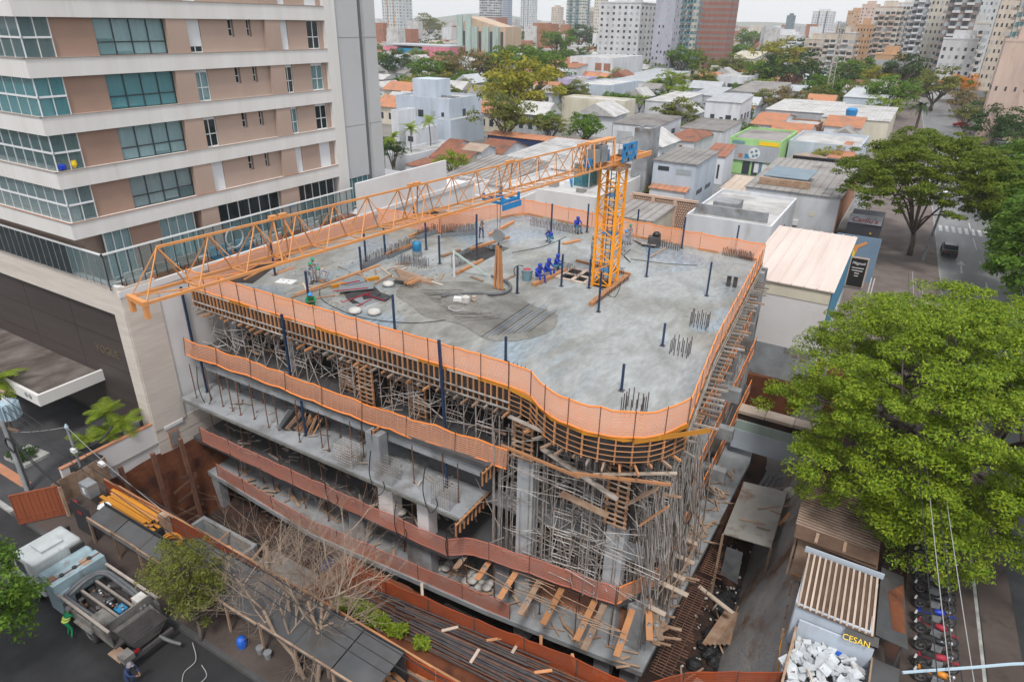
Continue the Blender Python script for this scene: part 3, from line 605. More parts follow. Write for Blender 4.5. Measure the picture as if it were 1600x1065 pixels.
# yellow kick boards that carry the net
P=resample([FRONT[0],V(-14.6,24.92,0)],1.9)
for a,c in zip(P,P[1:]): piece('kick_board',random.choice(['board_yellow','board_yellow','timber','board_pale']),FW,a+V(0,-.1,ZD+.10),c+V(0,-.1,ZD+.10+random.uniform(-.03,.03)),.03,.26)
P=resample(CURVE,1.6); N=normals(P)
for i in range(len(P)-1): piece('kick_board','board_yellow',FW,P[i]+N[i]*.14+V(0,0,ZD+.08),P[i+1]+N[i+1]*.14+V(0,0,ZD+.08+random.uniform(-.04,.04)),.03,.25)
piece('kick_board','board_yellow',FW,(-7.6,23.75,ZD+.02),(-5.0,26.4,ZD+.06),.03,.25)
P=resample(BACK+LEFT[1:],1.7)
for a,c in zip(P,P[1:]): piece('kick_board',random.choice(['timber','board_pale','timber']),FW,a+V(0,0,ZD+.08),c+V(0,0,ZD+.08),.04,.22)
# joists that poke out under the rim
P=resample([V(-38.9,24.9,0),V(-14.6,24.9,0)],.62)
for p in P: 
    r=random.random(); piece('joist',random.choice(['timber_grey','timber_old','timber']),FW,p+V(0,-.25-.55*r,ZD-1.3),p+V(random.uniform(-.15,.15),1.5,ZD-1.27),.08,.12)
P=resample(CURVE,.7); N=normals(P)
for p,n in zip(P,N): piece('joist',random.choice(['timber','timber_old','timber_grey']),FW,p+n*random.uniform(.15,.75)+V(0,0,ZD-1.38),p-n*2.2+V(0,0,ZD-1.35),.09,.12)
P=resample([V(-6.15,26.6,0),V(-7.0,34,0),V(-8.3,51.5,0)],.55); N=normals(P)
for p,n in zip(P,N): piece('joist',random.choice(['timber_grey','timber_old','steel_tube','timber_grey']),FW,p+n*random.uniform(.5,1.35)+V(0,0,ZD-1.0+random.uniform(-.04,.04)),p-n*1.5+V(0,0,ZD-1.0),.08,.11)
for k in range(3): piece('long_joist','timber',FW,(-13.9+k*.1,22.95-k*.05,ZD-2.0-.05*k),(-9.6,22.75,ZD-2.05),.09,.14) if k==0 else None
piece('long_joist','timber',FW,(-9.9,22.7,ZD-1.9),(-5.9,24.3,ZD-1.95),.09,.14); piece('long_joist','board_pale',FW,(-9.3,23.6,ZD-2.3),(-5.9,25.2,ZD-1.9),.12,.1)
# ---------------------------------------------------------------- safety nets
def net(name,label,poly,z,h,m='net_orange',nr=10,sag=.08,step=.5,posts=1.7,pm='steel_rust',lean=.0,gap=.16,seed=0,zf=None,group='orange safety nets'):
    r=np.random.default_rng(seed+len(label)); P=resample(poly,step); N=normals(P); c=P[len(P)//2]
    t=thing(name,label,'net',(c.x,c.y,z),group); b=B(); n=len(P)
    wob=np.cumsum(r.normal(0,.5,n)); wob-=np.linspace(wob[0],wob[-1],n); wob=np.clip(wob,-2,2)*.05
    zz=[(zf(i/(n-1)) if zf else 0)+(sag*abs(math.sin(i*step/posts*math.pi))*-1 if sag else 0)+r.normal(0,.012) for i in range(n)]
    hh=[h*(1+r.normal(0,.02)) for i in range(n)]
    for k in range(nr+1):
        f=k/nr; f2=min(1,(k+1-gap)/nr) if k<nr else f
        top=[]; bot=[]
        for i,p in enumerate(P):
            bulge=N[i]*(.06+lean*f+wob[i]*math.sin(f*3.1+.3)); q=p+bulge
            if k<nr:
                bot.append(q+V(0,0,z+zz[i]+hh[i]*f)); top.append(q+V(0,0,z+zz[i]+hh[i]*f2))
        if k<nr:
            for i in range(n-1): b.quad(bot[i],bot[i+1],top[i+1],top[i])
    for s in range(0,n):     # upright strands
        u=float(s); i=min(int(u),n-2); ff=u-i
        if u>n-1: break
        p=P[i].lerp(P[i+1],ff)+N[i]*.062; zb=zz[i]+(zz[i+1]-zz[i])*ff
        w=(P[i+1]-P[i]).normalized()*.012
        b.quad(p-w+V(0,0,z+zb),p+w+V(0,0,z+zb),p+w+N[i]*lean+V(0,0,z+zb+h),p-w+N[i]*lean+V(0,0,z+zb+h))
    b.go('mesh',m,t)
    for f in (0,1):
        cb=B()
        for i in range(n-1): cb.bar(P[i]+N[i]*(.07+lean*f)+V(0,0,z+zz[i]+hh[i]*f),P[i+1]+N[i+1]*(.07+lean*f)+V(0,0,z+zz[i+1]+hh[i+1]*f),.045,.06)
        cb.go('edge_cord','net_cord' if m=='net_orange' else m,t)
    Q=resample(poly,posts); NQ=normals(Q)
    for k,(p,q) in enumerate(zip(Q,NQ)):
        zb=zf(k/(len(Q)-1)) if zf else 0
        piece('post',pm,t,p+q*.1+V(0,0,z-.15+zb),p+q*(.1+lean)+V(0,0,z+zb+h+.1),.032,.032)
    return t
net('safety_net','orange net along the front rim of the wet top slab, straight part',[V(-39.4,24.85,0),V(-14.6,24.85,0)],ZD+.22,1.25,sag=.03,seed=1)
net('safety_net','orange net bending round the rounded corner of the wet top slab',[p+V(0,-.08,0) for p in CURVE],ZD+.2,1.3,sag=.02,seed=2,posts=1.5)
net('safety_net','orange net along the right rim of the wet top slab',RIGHT,ZD+.1,1.25,sag=.02,posts=1.5,seed=3,pm='timber_old')
net('safety_net','orange net along the rear rim of the wet top slab',BACK,ZD+.15,1.25,sag=.06,seed=4,posts=2.4)
net('safety_net','orange net on the slanting rear left rim of the top slab',LEFT[:3],ZD+.15,1.25,sag=.04,seed=5,posts=2.2)
net('safety_net','orange net behind the shaft, facing the pale boundary wall',[V(-33.2,44.4,0),V(-39.3,43.4,0)],ZD+.15,1.35,sag=.04,seed=6,posts=2)
net('safety_net','orange net against the podium wall behind the crane jib',[V(-39.25,43,0),V(-39.25,26.4,0)],ZD+.15,1.15,sag=.1,seed=7,posts=2.5)
net('safety_net','slumping orange net on the first floor below the top slab',[V(-39.7,23.75,0),V(-33,24.0,0),V(-25,23.9,0),V(-21,24.0,0),V(-18,24.2,0),V(-14.4,24.4,0)],5.62,1.1,sag=.12,seed=8,lean=-.15,posts=3)
net('safety_net','faded orange net on the lower floor edge, third level from the top',[V(-38.6,22.95,0),V(-30,22.9,0),V(-17.3,22.95,0)],-.62,1.1,'net_faded',sag=.06,seed=9,posts=3)
net('safety_net','orange net winding round the corner behind the scaffold, above the projecting planks',[V(-17.3,22.95,0),V(-16.4,23.75,0),V(-12,24.3,0),V(-7.9,24.65,0)],-.6,1.15,'net_faded',sag=.08,seed=10,posts=2.5)
net('safety_net','orange net climbing the right side above the white planks',[V(-7.9,24.65,0),V(-6.6,27,0),V(-6.7,34,0),V(-7.2,51,0)],-.6,1.1,sag=.05,seed=11,posts=3)
net('safety_net','dull orange net on the lowest slab edge over the dark pit',[V(-38.3,23.4,0),V(-28,22.7,0),V(-15,23.4,0),V(-13.5,23.5,0)],-3.88,1.1,'net_faded',sag=.06,seed=12,posts=3)
net('safety_net','orange net along the right side, one floor below the top slab',[V(-7.0,31.6,0),V(-8.1,51.9,0)],5.62,1.1,sag=.08,seed=13,posts=3)
net('safety_net','orange net along the right side, two floors below the top slab',[V(-6.6,31.6,0),V(-7.6,51.9,0)],2.72,1.1,sag=.08,seed=14,posts=3)
net('safety_net','orange net at the back of the open floor with the props',[V(-36,29.5,0),V(-16.5,28.5,0)],2.8,1.3,sag=.05,seed=15,posts=3)
net('safety_net','orange net inside the lowest open floor behind the planks',[V(-14,26,0),V(-6.8,26,0)],-3.85,1.6,sag=.05,seed=16,posts=3)
# ---------------------------------------------------------------- scaffolding
def lift_mesh(w,d,h,m='steel_tube',name='scaffold_lift'):
    b=B(); r=.032
    for x in (0,w):
        for y in (0,d): b.tube((x,y,0),(x,y,h),r,n=5,cap=False)
    for y in (0,d):
        b.tube((0,y,h*.97),(w,y,h*.97),.025,n=4,cap=False); b.tube((0,y,h*.75),(w,y,h*.75),.02,n=4,cap=False); b.tube((0,y,h*.1),(w,y,h*.1),.02,n=4,cap=False); b.tube((w*.5,y,h*.75),(w*.5,y,h*.97),.018,n=4,cap=False)
    for x in (0,w): b.tube((x,0,h*.05),(x,d,h*.95),.02,n=4,cap=False); b.tube((x,d,h*.05),(x,0,h*.95),.02,n=4,cap=False)
    return b.mesh(name,m)
LA=lift_mesh(1.2,1.1,1.45); LB=lift_mesh(1.0,1.2,1.55)
tg=0
def tower(x,y,z0,z1,rz=0,label='',group='scaffold towers holding up the top slab',me=None,jit=.05):
    global tg
    me=me or random.choice([LA,LB]); h=1.45 if me is LA else 1.55; n=max(1,int(round((z1-z0-.15)/h))); s=(z1-z0-.12)/(n*h)
    t=thing('scaffold_tower',label,'scaffold',(x,y,z0),group); t.rotation_euler=(0,0,rz)
    for k in range(n):
        o=bpy.data.objects.new('lift',me); COL.objects.link(o); o.parent=t; o.location=(0,0,k*h*s); o.scale=(1,1,s)
    o=piece('head_beam',random.choice(['timber_old','timber_grey','steel_tube']),None,(-.3,.1,z1-z0-.06),(1.6,.1,z1-z0-.06),.09,.12); o.parent=t
    return t
ORD=['first','second','third','fourth','fifth','sixth','seventh','eighth','ninth','tenth','eleventh','twelfth','thirteenth','fourteenth','fifteenth','sixteenth','seventeenth','eighteenth','nineteenth','twentieth']
def ordn(i): return ORD[i] if i<20 else '%dth'%(i+1)
for i,x in enumerate(np.arange(-38.4,-15.6,1.95)):
    for j,yy in enumerate((25.2,27.3,30.2)):
        if (i+j*2)%7==5: continue
        tower(x+random.uniform(-.2,.2),yy+random.uniform(-.1,.1),5.6,8.75,random.uniform(-.08,.08),'steel scaffold tower under the straight rim, %s row, %s from the left'%(['front','middle','back'][j],ordn(i)))
for i,x in enumerate((-14.6,-13.1,-11.7,-10.2,-8.9,-7.7)):
    for j,yy in enumerate((24.6,26.3,28.0,29.8)):
        if i==5 and j==0: continue
        if j==0 and i in (1,4): continue
        if i==0 and j==0: yy=25.2
        tower(x+random.uniform(-.15,.15),yy+random.uniform(-.15,.15),-.6,8.6,random.uniform(-.12,.12),'tall scaffold tower under the rounded corner, %s row, %s from left'%(ORD[j],ORD[i]),'tall scaffold towers under the rounded corner')
for i,yy in enumerate(np.arange(32.2,51,2.1)):
    tower(-8.3-.05*i+.3,yy,5.6,8.9,math.radians(90),'steel scaffold tower under the right rim, %s from the rounded corner'%ordn(i),'scaffold towers under the right rim')
# loose tubes and bracing among the towers (tangled beyond counting)
b=B(); r=np.random.default_rng(5)
for k in range(480):
    x=r.uniform(-14.8,-6.8); y=r.uniform(24.0,31); z=r.uniform(-.4,7.6); a=r.uniform(0,6.28); l=r.uniform(1.2,4.5); e=r.uniform(-.75,.75)
    q=V(x+math.cos(a)*l*math.cos(e),y+math.sin(a)*l*math.cos(e)*.6,z+math.sin(e)*l)
    if q.y<23.7 or q.z>8.5 or q.z<-.5 or q.x>-6.3: continue
    b.tube((x,y,z),q,.024,n=4,cap=False)
for k in range(420):
    x=r.uniform(-38.5,-16); y=r.uniform(24.6,31); z=r.uniform(5.8,8.2); a=r.uniform(0,6.28); l=r.uniform(1,3.4); e=r.uniform(-.9,.9)
    q=V(x+math.cos(a)*l*math.cos(e),y+math.sin(a)*l*math.cos(e)*.5,z+math.sin(e)*l)
    if q.z>8.6 or q.z<5.65 or q.y<24.3: continue
    b.tube((x,y,z),q,.024,n=4,cap=False)
for k in range(120):
    y=r.uniform(26.5,51); z=r.choice([-.6,2.7,5.6]); x=-6.75-.045*(y-26)+r.uniform(-.9,.35)
    b.tube((x,y,z),(x+r.uniform(-.3,.3),y+r.uniform(-.8,.8),z+r.uniform(1.6,3.0)),.024,n=4,cap=False)
for k in range(90):
    x=r.uniform(-6.9,-5.8); y=r.uniform(24.6,33); z=r.uniform(-.5,3.5); b.tube((x,y,z),(x-r.uniform(.2,1.0),y+r.uniform(-.7,.7),z+r.uniform(2.5,5.0)),.03,n=4,cap=False)
for k in range(75):
    x=r.uniform(-15.6,-6.6); y=24.2+r.uniform(0,1.4)+(.0 if x<-9 else (x+9)*.5); z1=r.uniform(4,8.6); b.tube((x,y,-.6),(x+r.uniform(-.08,.08),y+r.uniform(-.08,.08),z1),.03,n=4,cap=False)
for k in range(60):
    z=-.2+1.45*r.integers(0,6)+r.uniform(-.1,.1); x=r.uniform(-15.5,-9); y=24.3+r.uniform(0,1.6); b.tube((x,y,z),(x+r.uniform(1.2,4),y+r.uniform(-.3,.3),z+r.uniform(-.1,.1)),.026,n=4,cap=False)
for k in range(60):
    x=r.uniform(-6.9,-5.7); y=r.uniform(24.8,34); b.tube((x,y,-3.9),(x-r.uniform(0,.4),y+r.uniform(-.4,.4),r.uniform(-.4,4)),.03,n=4,cap=False)
tag(b.go('loose_scaffold_tube','steel_tube'),'tangle of loose steel tubes and braces between the scaffold towers','scaffold tubes',kind='stuff')
b=B()
for k in range(70):
    x=r.uniform(-38.5,-15.5); y=r.uniform(25.5,31); z=r.uniform(5.8,8.0); a=r.uniform(-.4,.4); l=r.uniform(1,2.8); b.bar((x,y,z),(x+l*math.cos(a),y+l*math.sin(a),z+r.uniform(-.2,.5)),.2,.035)
for k in range(60):
    x=r.uniform(-14,-7.5); y=r.uniform(25,31); z=r.uniform(0,8.0); a=r.uniform(0,3.1); l=r.uniform(1,2.6); b.bar((x,y,z),(x+l*math.cos(a),y+l*math.sin(a)*.7,z+r.uniform(-.3,.5)),.2,.035)
tag(b.go('loose_timber','timber_old'),'jumble of old boards lodged in the dark scaffolding','boards',kind='stuff')
# single planks that stand out
def plank(label,p,q,w,m='timber',th=.05,group='planks on the scaffold'): return tag(piece('plank',m,None,p,q,w,th),label,'plank',group)
pl=[(710,890,-.9),(745,905,-.6),(780,935,-.5),(812,960,-.4),(848,975,-.4),(900,1000,-.6),(912,1015,.1),(963,1025,1.0),(1015,1000,1.9),(1033,1000,2.0)]
for i,(px,py,a) in enumerate(pl):
    e=at(px,py,-1.25); d=V(-.08+i*.0,1,0) if i<7 else V(-.12-.28*(i-7),1,0); d.normalize()
    plank('brown plank sticking out below the corner net, %s from the left'%ORD[i],e,e+d*(3.1 if i<8 else 2.6)+V(0,0,.12),.34,'timber' if i%3 else 'timber_old')
    f=e+d*.9; tag(B().lathe((f.x,f.y,f.z+.03),[(.1,0),(.12,.05),(.05,.14),(.05,.25)],8).go('jack_base','metal_grey'),'grey screw jack standing on the %s plank below the corner net'%ORD[i],'jack','screw jacks on the planks')
for i,(px,py) in enumerate([(1090,850),(1085,880),(1070,905),(1075,930),(1040,960)]):
    e=at(px,py,-1.0); plank('pale board poking out of the right side scaffold, %s from the back'%ORD[i],e,e+V(-3.0,.15,.1),.3,'board_pale',.06)
# planks lodged higher in the scaffold: ends given in the photograph
for i,(a,c,m,w) in enumerate([((876,770,4.2),(950,805,3.4),'timber_old',.42),((978,788,3.2),(1028,762,3.9),'timber_old',.42),((846,700,6.3),(965,780,4.4),'timber_grey',.3),((795,650,7.6),(862,680,7.4),'timber_grey',.25),((1000,820,2.6),(1045,790,3.4),'timber',.2)]):
    A=atY(a[0],a[1],23.9); C=atY(c[0],c[1],23.9); plank('%s plank lodged slantwise in the corner scaffold, %s down from the rim'%(['broad brown','short brown','long grey','narrow grey','thin orange'][i],ORD[i]),A,C,w,m)
# timber forms standing round column heads
for i,(x,yy,z0,z1) in enumerate([(-13.55,25.15,6.3,8.6),(-8.4,25.3,4.2,8.6),(-21.2,26.4,5.6,8.7),(-26.6,26.4,5.6,8.7),(-24.4,25.6,5.6,8.7)]):
    t=thing('column_form','ladder-like timber form of a column head, %s'%['under the start of the curve','at the tip of the rounded corner','behind the net left of the long blue pole','in the middle of the front','left of the middle of the front'][i],'formwork',(x,yy,z0),'timber column forms')
    w=.62
    for s in (-1,1):
        pbox('panel','ply_black',t,x-w+.08,x+w-.08,yy+s*.55-.02,yy+s*.55+.02,z0,z1); pbox('panel','ply_black',t,x+s*.6-.02,x+s*.6+.02,yy-.5,yy+.5,z0,z1)
        for u in (-1,0,1): pbox('batten','timber',t,x+u*.5-.05,x+u*.5+.05,yy+s*.64-.06,yy+s*.64+.06,z0,z1)
    z=z0+.2
    while z<z1: pbox('rung','timber_old',t,x-w,x+w,yy-.78,yy-.7,z,z+.07); z+=.3
# slanted side forms at the ends of the floors
for i,(x,z) in enumerate([(-15.35,5.5),(-16.25,2.6),(-22.7,5.5)]):
    t=thing('beam_form','orange and black beam form at %s'%['the end of the upper open floor','the end of the lower open floor','the gap in the upper floor edge'][i],'formwork',(x,24,z),'side forms of beams'); L=3.2 if i<2 else 1.4; y0=23.3 if i!=1 else 22.1
    pbox('panel','ply_black',t,x-.03,x+.03,y0,y0+L,z-.75,z+.05); yy=y0+.05
    while yy<y0+L: pbox('stud','timber',t,x+.03,x+.1,yy,yy+.08,z-.8,z+.08); yy+=.38
    pbox('rail','timber',t,x+.1,x+.16,y0,y0+L,z-.02,z+.08)
# thin steel props on the open floors
k=0
for (z0,z1,ys,n,xa,xb) in ((2.7,5.28,23.3,13,-38.6,-25),(2.7,5.28,25.0,12,-38,-24.5),(2.7,5.28,23.6,5,-24,-16.6),(-.6,2.38,23.7,16,-38.4,-17.6),(-3.9,-.92,24.2,14,-37.6,-8),(-.6,2.38,25.0,8,-37,-20)):
    for i in range(n):
        x=xa+(xb-xa)*(i+random.uniform(-.25,.25))/(n-1 or 1); yy=ys+random.uniform(-.15,.5); t=thing('steel_prop','thin rusty prop, %s from left, %s'%(ordn(i),{0:'front of the upper open floor',1:'back of the upper open floor',2:'right half of the upper open floor',3:'front of the middle floor',4:'lowest floor',5:'back of the middle floor'}[k]),'prop',(x,yy,z0),'thin props between the floors')
        piece('tube','steel_rust',t,(x,yy,z0),(x+random.uniform(-.06,.06),yy,z1),.05,.05); pbox('foot_plate','steel_rust',t,x-.08,x+.08,yy-.08,yy+.08,z0+.004,z0+.02)
    k+=1
# dark blue steel posts
def post(label,p,h,w=.11,tilt=(0,0)):
    t=thing('steel_post',label,'post',p,'dark blue steel posts'); p=Vector(p); piece('tube','post_blue',t,p,p+V(tilt[0],tilt[1],h),w,w); pbox('base_plate','steel_dark',t,p.x-.14,p.x+.14,p.y-.14,p.y+.14,p.z+.004,p.z+.03); return t
PL=[(484,480,2.4,'beside the two crouching workers at the left front'),(565,425,1.9,'left of the trio of posts near the rebar upstand'),(572,408,2.6,'rearmost of the trio near the rebar upstand'),(602,398,2.5,'at the left end of the dark upstand'),(687,412,2.2,'just right of the blue barrel'),(745,400,3.3,'behind the stair opening'),(808,458,1.9,'left of the three seated workers in blue'),(877,447,2.3,'in front of the crossed boards by the crane'),(872,420,2.2,'behind the three seated workers'),(861,365,2.6,'behind the worker crouching with his phone'),(917,363,2.5,'left of the crane mast by the rear net'),(920,450,2.1,'at the left foot of the crane mast'),(935,487,2.7,'at the near end of the orange beam by the crane'),(994,370,2.4,'right of the crane near the standing workers'),(1010,432,2.4,'right of the crane on open wet slab'),(1065,388,2.6,'near the dark box at the rear net'),(1104,462,2.4,'near the right rim by the small table'),(1147,400,2.5,'at the rear right corner of the slab'),(1035,540,1.4,'short, above the rebar stubs at the right rim'),(971,610,1.5,'nearest the rounded corner'),(617,517,2.3,'behind the front net at mid left'),(790,565,1.5,'behind the bend of the front net'),(666,390,2.2,'leaning on the blue barrel'),(430,430,2.6,'under the jib at the left end of the slab'),(648,355,1.8,'beside the net facing the boundary wall')]
for (px,py,h,l) in PL: post('dark blue post '+l,at(px,py,ZD),h)
for (px,py,z,h,l) in ((697,692,5.6,6.2,'tall dark blue pole rising from the lower floor past the front net'),(303,545,5.6,4.6,'tall dark blue pole at the far left end by the podium wall'),(447,540,5.6,5.0,'tall dark blue pole passing the left part of the front net')):
    p=at(px,py,z); 
    if p.y>24.6: p=V(p.x*24.3/p.y,24.3,z)
    post(l,p,h,.13,(-.25 if h>6 else 0,0))
for (px,py,z,l) in ((324,612,2.7,'left end of the upper open floor'),(478,680,2.7,'left half of the upper open floor'),(698,760,2.7,'right end of the upper open floor')):
    p=at(px,py,z); post('dark blue prop post on the '+l,p,2.55,.12)

# clutter on the open floors: rebar cages, leaning panels, sacks, hanging cables
for i,(x,z) in enumerate(((-24.6,2.7),(-21.6,2.7),(-17.6,2.7))):
    t=thing('rebar_cage','grey rebar cage standing on the edge of the upper open floor, %s'%['left','middle','right'][i],'rebar',(x,22.9,z),'rebar cages on the floor edge'); b=B()
    for k in range(9):
        for yy in (22.75,23.5): b.tube((x-.6+k*.15,yy,z),(x-.6+k*.15+.05,yy,z+1.5),.016,n=4,cap=False)
    for k in range(7):
        for yy in (22.75,23.5): b.tube((x-.7,yy,z+.15+k*.2),(x+.7,yy,z+.15+k*.2),.014,n=4,cap=False)
        for xx in (-.6,.6): b.tube((x+xx,22.75,z+.15+k*.2),(x+xx,23.5,z+.15+k*.2),.014,n=4,cap=False)
    tag(b.go('bars','steel_tube',t),kind='stuff')
hp=thing('panel_heap','heap of leaning plywood panels and sticks on the upper open floor','panels',(-30,24.2,2.7))
for k in range(7): piece('panel',['metal_grey','ply_black','timber_old','ply_black','timber_old','timber','ply_black'][k],hp,(-30.6+.22*k,23.5+.1*k,2.75),(-30.2+.3*k,24.3+.12*k,3.9-.08*k),.9-.08*k,.04,(1,.2,.5))
for k in range(16): piece('stick','timber_old' if k%3 else 'timber',hp,(-30.3+.12*k,23.9+.3*random.random(),2.75),(-30.1+.13*k,24.3+.4*random.random(),3.7+.3*random.random()),.06,.06)
for i,(x,y,z,n) in enumerate(((-20.2,24.4,-3.9,9),(-17.2,24.4,-3.9,9),(-23.0,24.0,-.6,6))):
    for k in range(n):
        c=V(x+.5*(k%4)+.1*random.random(),y+.35*(k//4),z+.28*(k%2)); tag(B().lathe(c,[(.12,0),(.3,.08),(.32,.2),(.12,.3)],8).go('white_sack','cloth_pale',smooth=True),'white sack in the heap on the %s, %s of its heap'%(['lowest floor, left heap','lowest floor, right heap','middle floor'][i],ORD[k]),'sack','white sacks on the floors')
for i,(x,z,w,y) in enumerate(((-37.9,3.0,.9,23.2),(-22.0,2.6,.8,22.4),(-26,-.2,.7,22.6),(-18.3,2.9,.7,22.5),(-16.9,-.4,.9,22.5),(-20.5,-.3,.6,22.5),(-6.4,2.0,.5,30))):
    tag(B().path(catmull([V(x,y,z+2.4),V(x-.15,y-.1,z+.8),V(x+w*.4,y-.15,z-.4),V(x+w,y,z+.1),V(x+w*.9,y,z+.6)],5),.03,5).go('hanging_cable','cable'),'black cable hanging in a loop over the floor edges, %s from the left'%['first','third','second','sixth','seventh','fifth','last'][i],'cable','hanging cables')
# tubes laid along the projecting planks
b=B(); r=np.random.default_rng(8)
for k in range(22):
    x=r.uniform(-16.5,-8.5); y=r.uniform(22.9,24.2); b.tube((x,y,-1.1+r.uniform(-.1,.3)),(x+r.uniform(1,3),y+r.uniform(-.3,.3),-1.1+r.uniform(-.1,.3)),.024,n=4,cap=False)
for k in range(30):
    y=r.uniform(25.5,33); x=r.uniform(-6.8,-5.6); b.tube((x,y,-1.0),(x+r.uniform(-.5,.5),y+r.uniform(.8,2),-.9+r.uniform(0,.4)),.024,n=4,cap=False)
tag(b.go('tray_tubes','timber_old'),'tubes and battens lying along the projecting planks','tubes',kind='stuff')

b=B(); r=np.random.default_rng(18)
for k in range(260):
    if k<150: x=r.uniform(-38,-7); y=r.uniform(23.6,26.2); z=-3.88
    else: x=r.uniform(-7.2,-5.9); y=r.uniform(26,44); z=-3.88
    a=r.uniform(0,3.1); l=r.uniform(.3,1.8); b.bar((x,y,z+.05),(x+math.cos(a)*l,y+math.sin(a)*l*.5,z+r.uniform(.05,.35)),r.uniform(.05,.2),.05)
tag(b.go('floor_debris','timber_old'),'scattered boards and offcuts on the lowest slab','debris',kind='stuff')
b=B()
for k in range(170):
    x=r.uniform(-38,-17); y=r.uniform(23.3,27); z=r.choice([-.58,-.58,2.72]); a=r.uniform(0,3.1); l=r.uniform(.2,1.3); b.bar((x,y,z+.04),(x+math.cos(a)*l,y+math.sin(a)*l*.6,z+r.uniform(.04,.2)),r.uniform(.04,.15),.04)
tag(b.go('floor_debris','timber_grey'),'offcuts and tools scattered on the open floors','debris',kind='stuff')
# ================================================================ tower crane
MX,MY=-16.55,41.0
CR=thing('tower_crane','orange lattice tower crane standing on the slab with its jib reaching left','crane',(MX,MY,ZD))
hw=.65; ZT=18.0
corners=[(MX-hw,MY-hw),(MX+hw,MY-hw),(MX+hw,MY+hw),(MX-hw,MY+hw)]
for c in corners: piece('mast_leg','crane_yellow',CR,(*c,8.6),(*c,ZT),.15,.15)
z=9.3; n=0
while z<ZT-.2:
    for i in range(4):
        a,c=corners[i],corners[(i+1)%4]; piece('mast_rung','crane_yellow',CR,(*a,z),(*c,z),.06,.06)
        if n%2: a,c=c,a
        if z+.85<ZT: piece('mast_brace','crane_yellow',CR,(*a,z),(*c,z+.85),.05,.05)
    z+=.85; n+=1
for s in (-.18,.18): piece('ladder_rail','steel_dark',CR,(MX+s,MY+.1,9.2),(MX+s,MY+.1,ZT),.045,.045)
for k in range(28): piece('ladder_rung','steel_dark',CR,(MX-.18,MY+.1,9.5+.3*k),(MX+.18,MY+.1,9.5+.3*k),.03,.03)
for k in range(3): pbox('rest_platform','blue_paint',CR,MX-.5,MX+.5,MY-.1,MY+.5,11.0+k*2.6,11.06+k*2.6)
pbox('slew_frame','timber_old',CR,MX-.85,MX+.85,MY-.85,MY+.85,ZT,ZT+.22); B().lathe((MX,MY,ZT+.22),[(.75,0),(.75,.14),(.68,.14),(.68,.22)],20).go('slew_ring','crane_orange',CR)
ZJ=18.42
tip=V(-19.86,10.67,ZJ); jr=V(MX,MY,ZJ); ju=(tip-jr); JL=ju.length; ju.normalize(); jn=V(-ju.y,ju.x,0); JW=.46; JH=1.5
def J(s,w,h): return tip-ju*s+jn*w+V(0,0,h)
def seg_chord(name,w,h,s0,s1,th,m='crane_orange',n=5):
    for k in range(n): piece(name,m,CR,J(s0+(s1-s0)*k/n,w,h),J(s0+(s1-s0)*(k+1)/n,w,h),th,th*1.15)
seg_chord('bottom_chord',-JW,0,0,JL+1.2,.085); seg_chord('bottom_chord',JW,0,0,JL+1.2,.085)
NB=17; bay=1.74; s0=.95
seg_chord('top_chord',0,JH,s0,s0+NB*bay-1.2,.07)
piece('tip_beam','crane_orange',CR,J(0,-JW-.08,0),J(0,JW+.08,0),.15,.17)
for w in (-JW,JW): piece('tip_foot','crane_orange',CR,J(.02,w,-.05),J(.02,w,-.5),.14,.14)
for k in range(NB):
    s=s0+k*bay
    for w in (-JW,JW):
        piece('lacing','crane_orange',CR,J(s,0,JH),J(max(0,s-bay/2),w,.02),.036,.036); piece('lacing','crane_orange',CR,J(s,0,JH),J(s+bay/2,w,.02),.036,.036)
    piece('cross_bar','crane_orange',CR,J(s+bay/2,-JW,.02),J(s+bay/2,JW,.02),.05,.05); piece('cross_brace','crane_orange',CR,J(s-bay/2 if k else 0,-JW,.02),J(s+bay/2,JW,.02),.045,.045)
    if k%4==2:
        for d in (-.12,.3): piece('joint_plate','crane_orange',CR,J(s+bay/2+d-.14,0,JH+.06),J(s+bay/2+d+.14,0,JH+.06),.16,.16); piece('lacing','crane_orange',CR,J(s+bay/2+d,0,JH),J(s+bay/2+d*2.2,-JW,.02),.05,.05); piece('lacing','crane_orange',CR,J(s+bay/2+d,0,JH),J(s+bay/2+d*2.2,JW,.02),.05,.05)
# root of the jib: winch, motor, control panel, counter jib with ballast
for w in (-.55,.55): piece('counter_beam','crane_orange',CR,J(JL-1,w,.1),J(JL+4.1,w,.1),.14,.3)
for k in range(5): piece('counter_cross','crane_orange',CR,J(JL+.6+.8*k,-.55,.12),J(JL+.6+.8*k,.55,.12),.12,.16)
piece('ballast_block','metal_grey',CR,J(JL+1.2,0,.42),J(JL+2.3,0,.42),.9,.35)
for s,w in ((JL-3.4,0),(JL-.9,0)): 
    for q in (-.5,.5): piece('tower_head_post','crane_orange',CR,J(s,q,.05),J(s+.2,q*.5,1.5),.1,.1)
piece('tower_head_top','crane_orange',CR,J(JL-3.4,0,1.55),J(JL-.5,0,1.55),.5,.12)
piece('winch_drum','metal_grey',CR,J(JL-2.9,-.36,.75),J(JL-2.9,.36,.75),.75,.75); piece('winch_box','metal_grey',CR,J(JL-2.4,0,.8),J(JL-1.7,0,.8),.8,1.0)
piece('motor','blue_paint',CR,J(JL-1.6,-.1,.55),J(JL-1.0,-.1,.55),.5,.7); piece('motor','blue_paint',CR,J(JL-3.6,.1,.4),J(JL-3.3,.1,.4),.4,.5)
ps=J(JL-.2,0,0)
pn=piece('control_panel','blue_paint',CR,J(JL-.8,.95,.7),J(JL+1.1,.95,.7),.06,1.15)
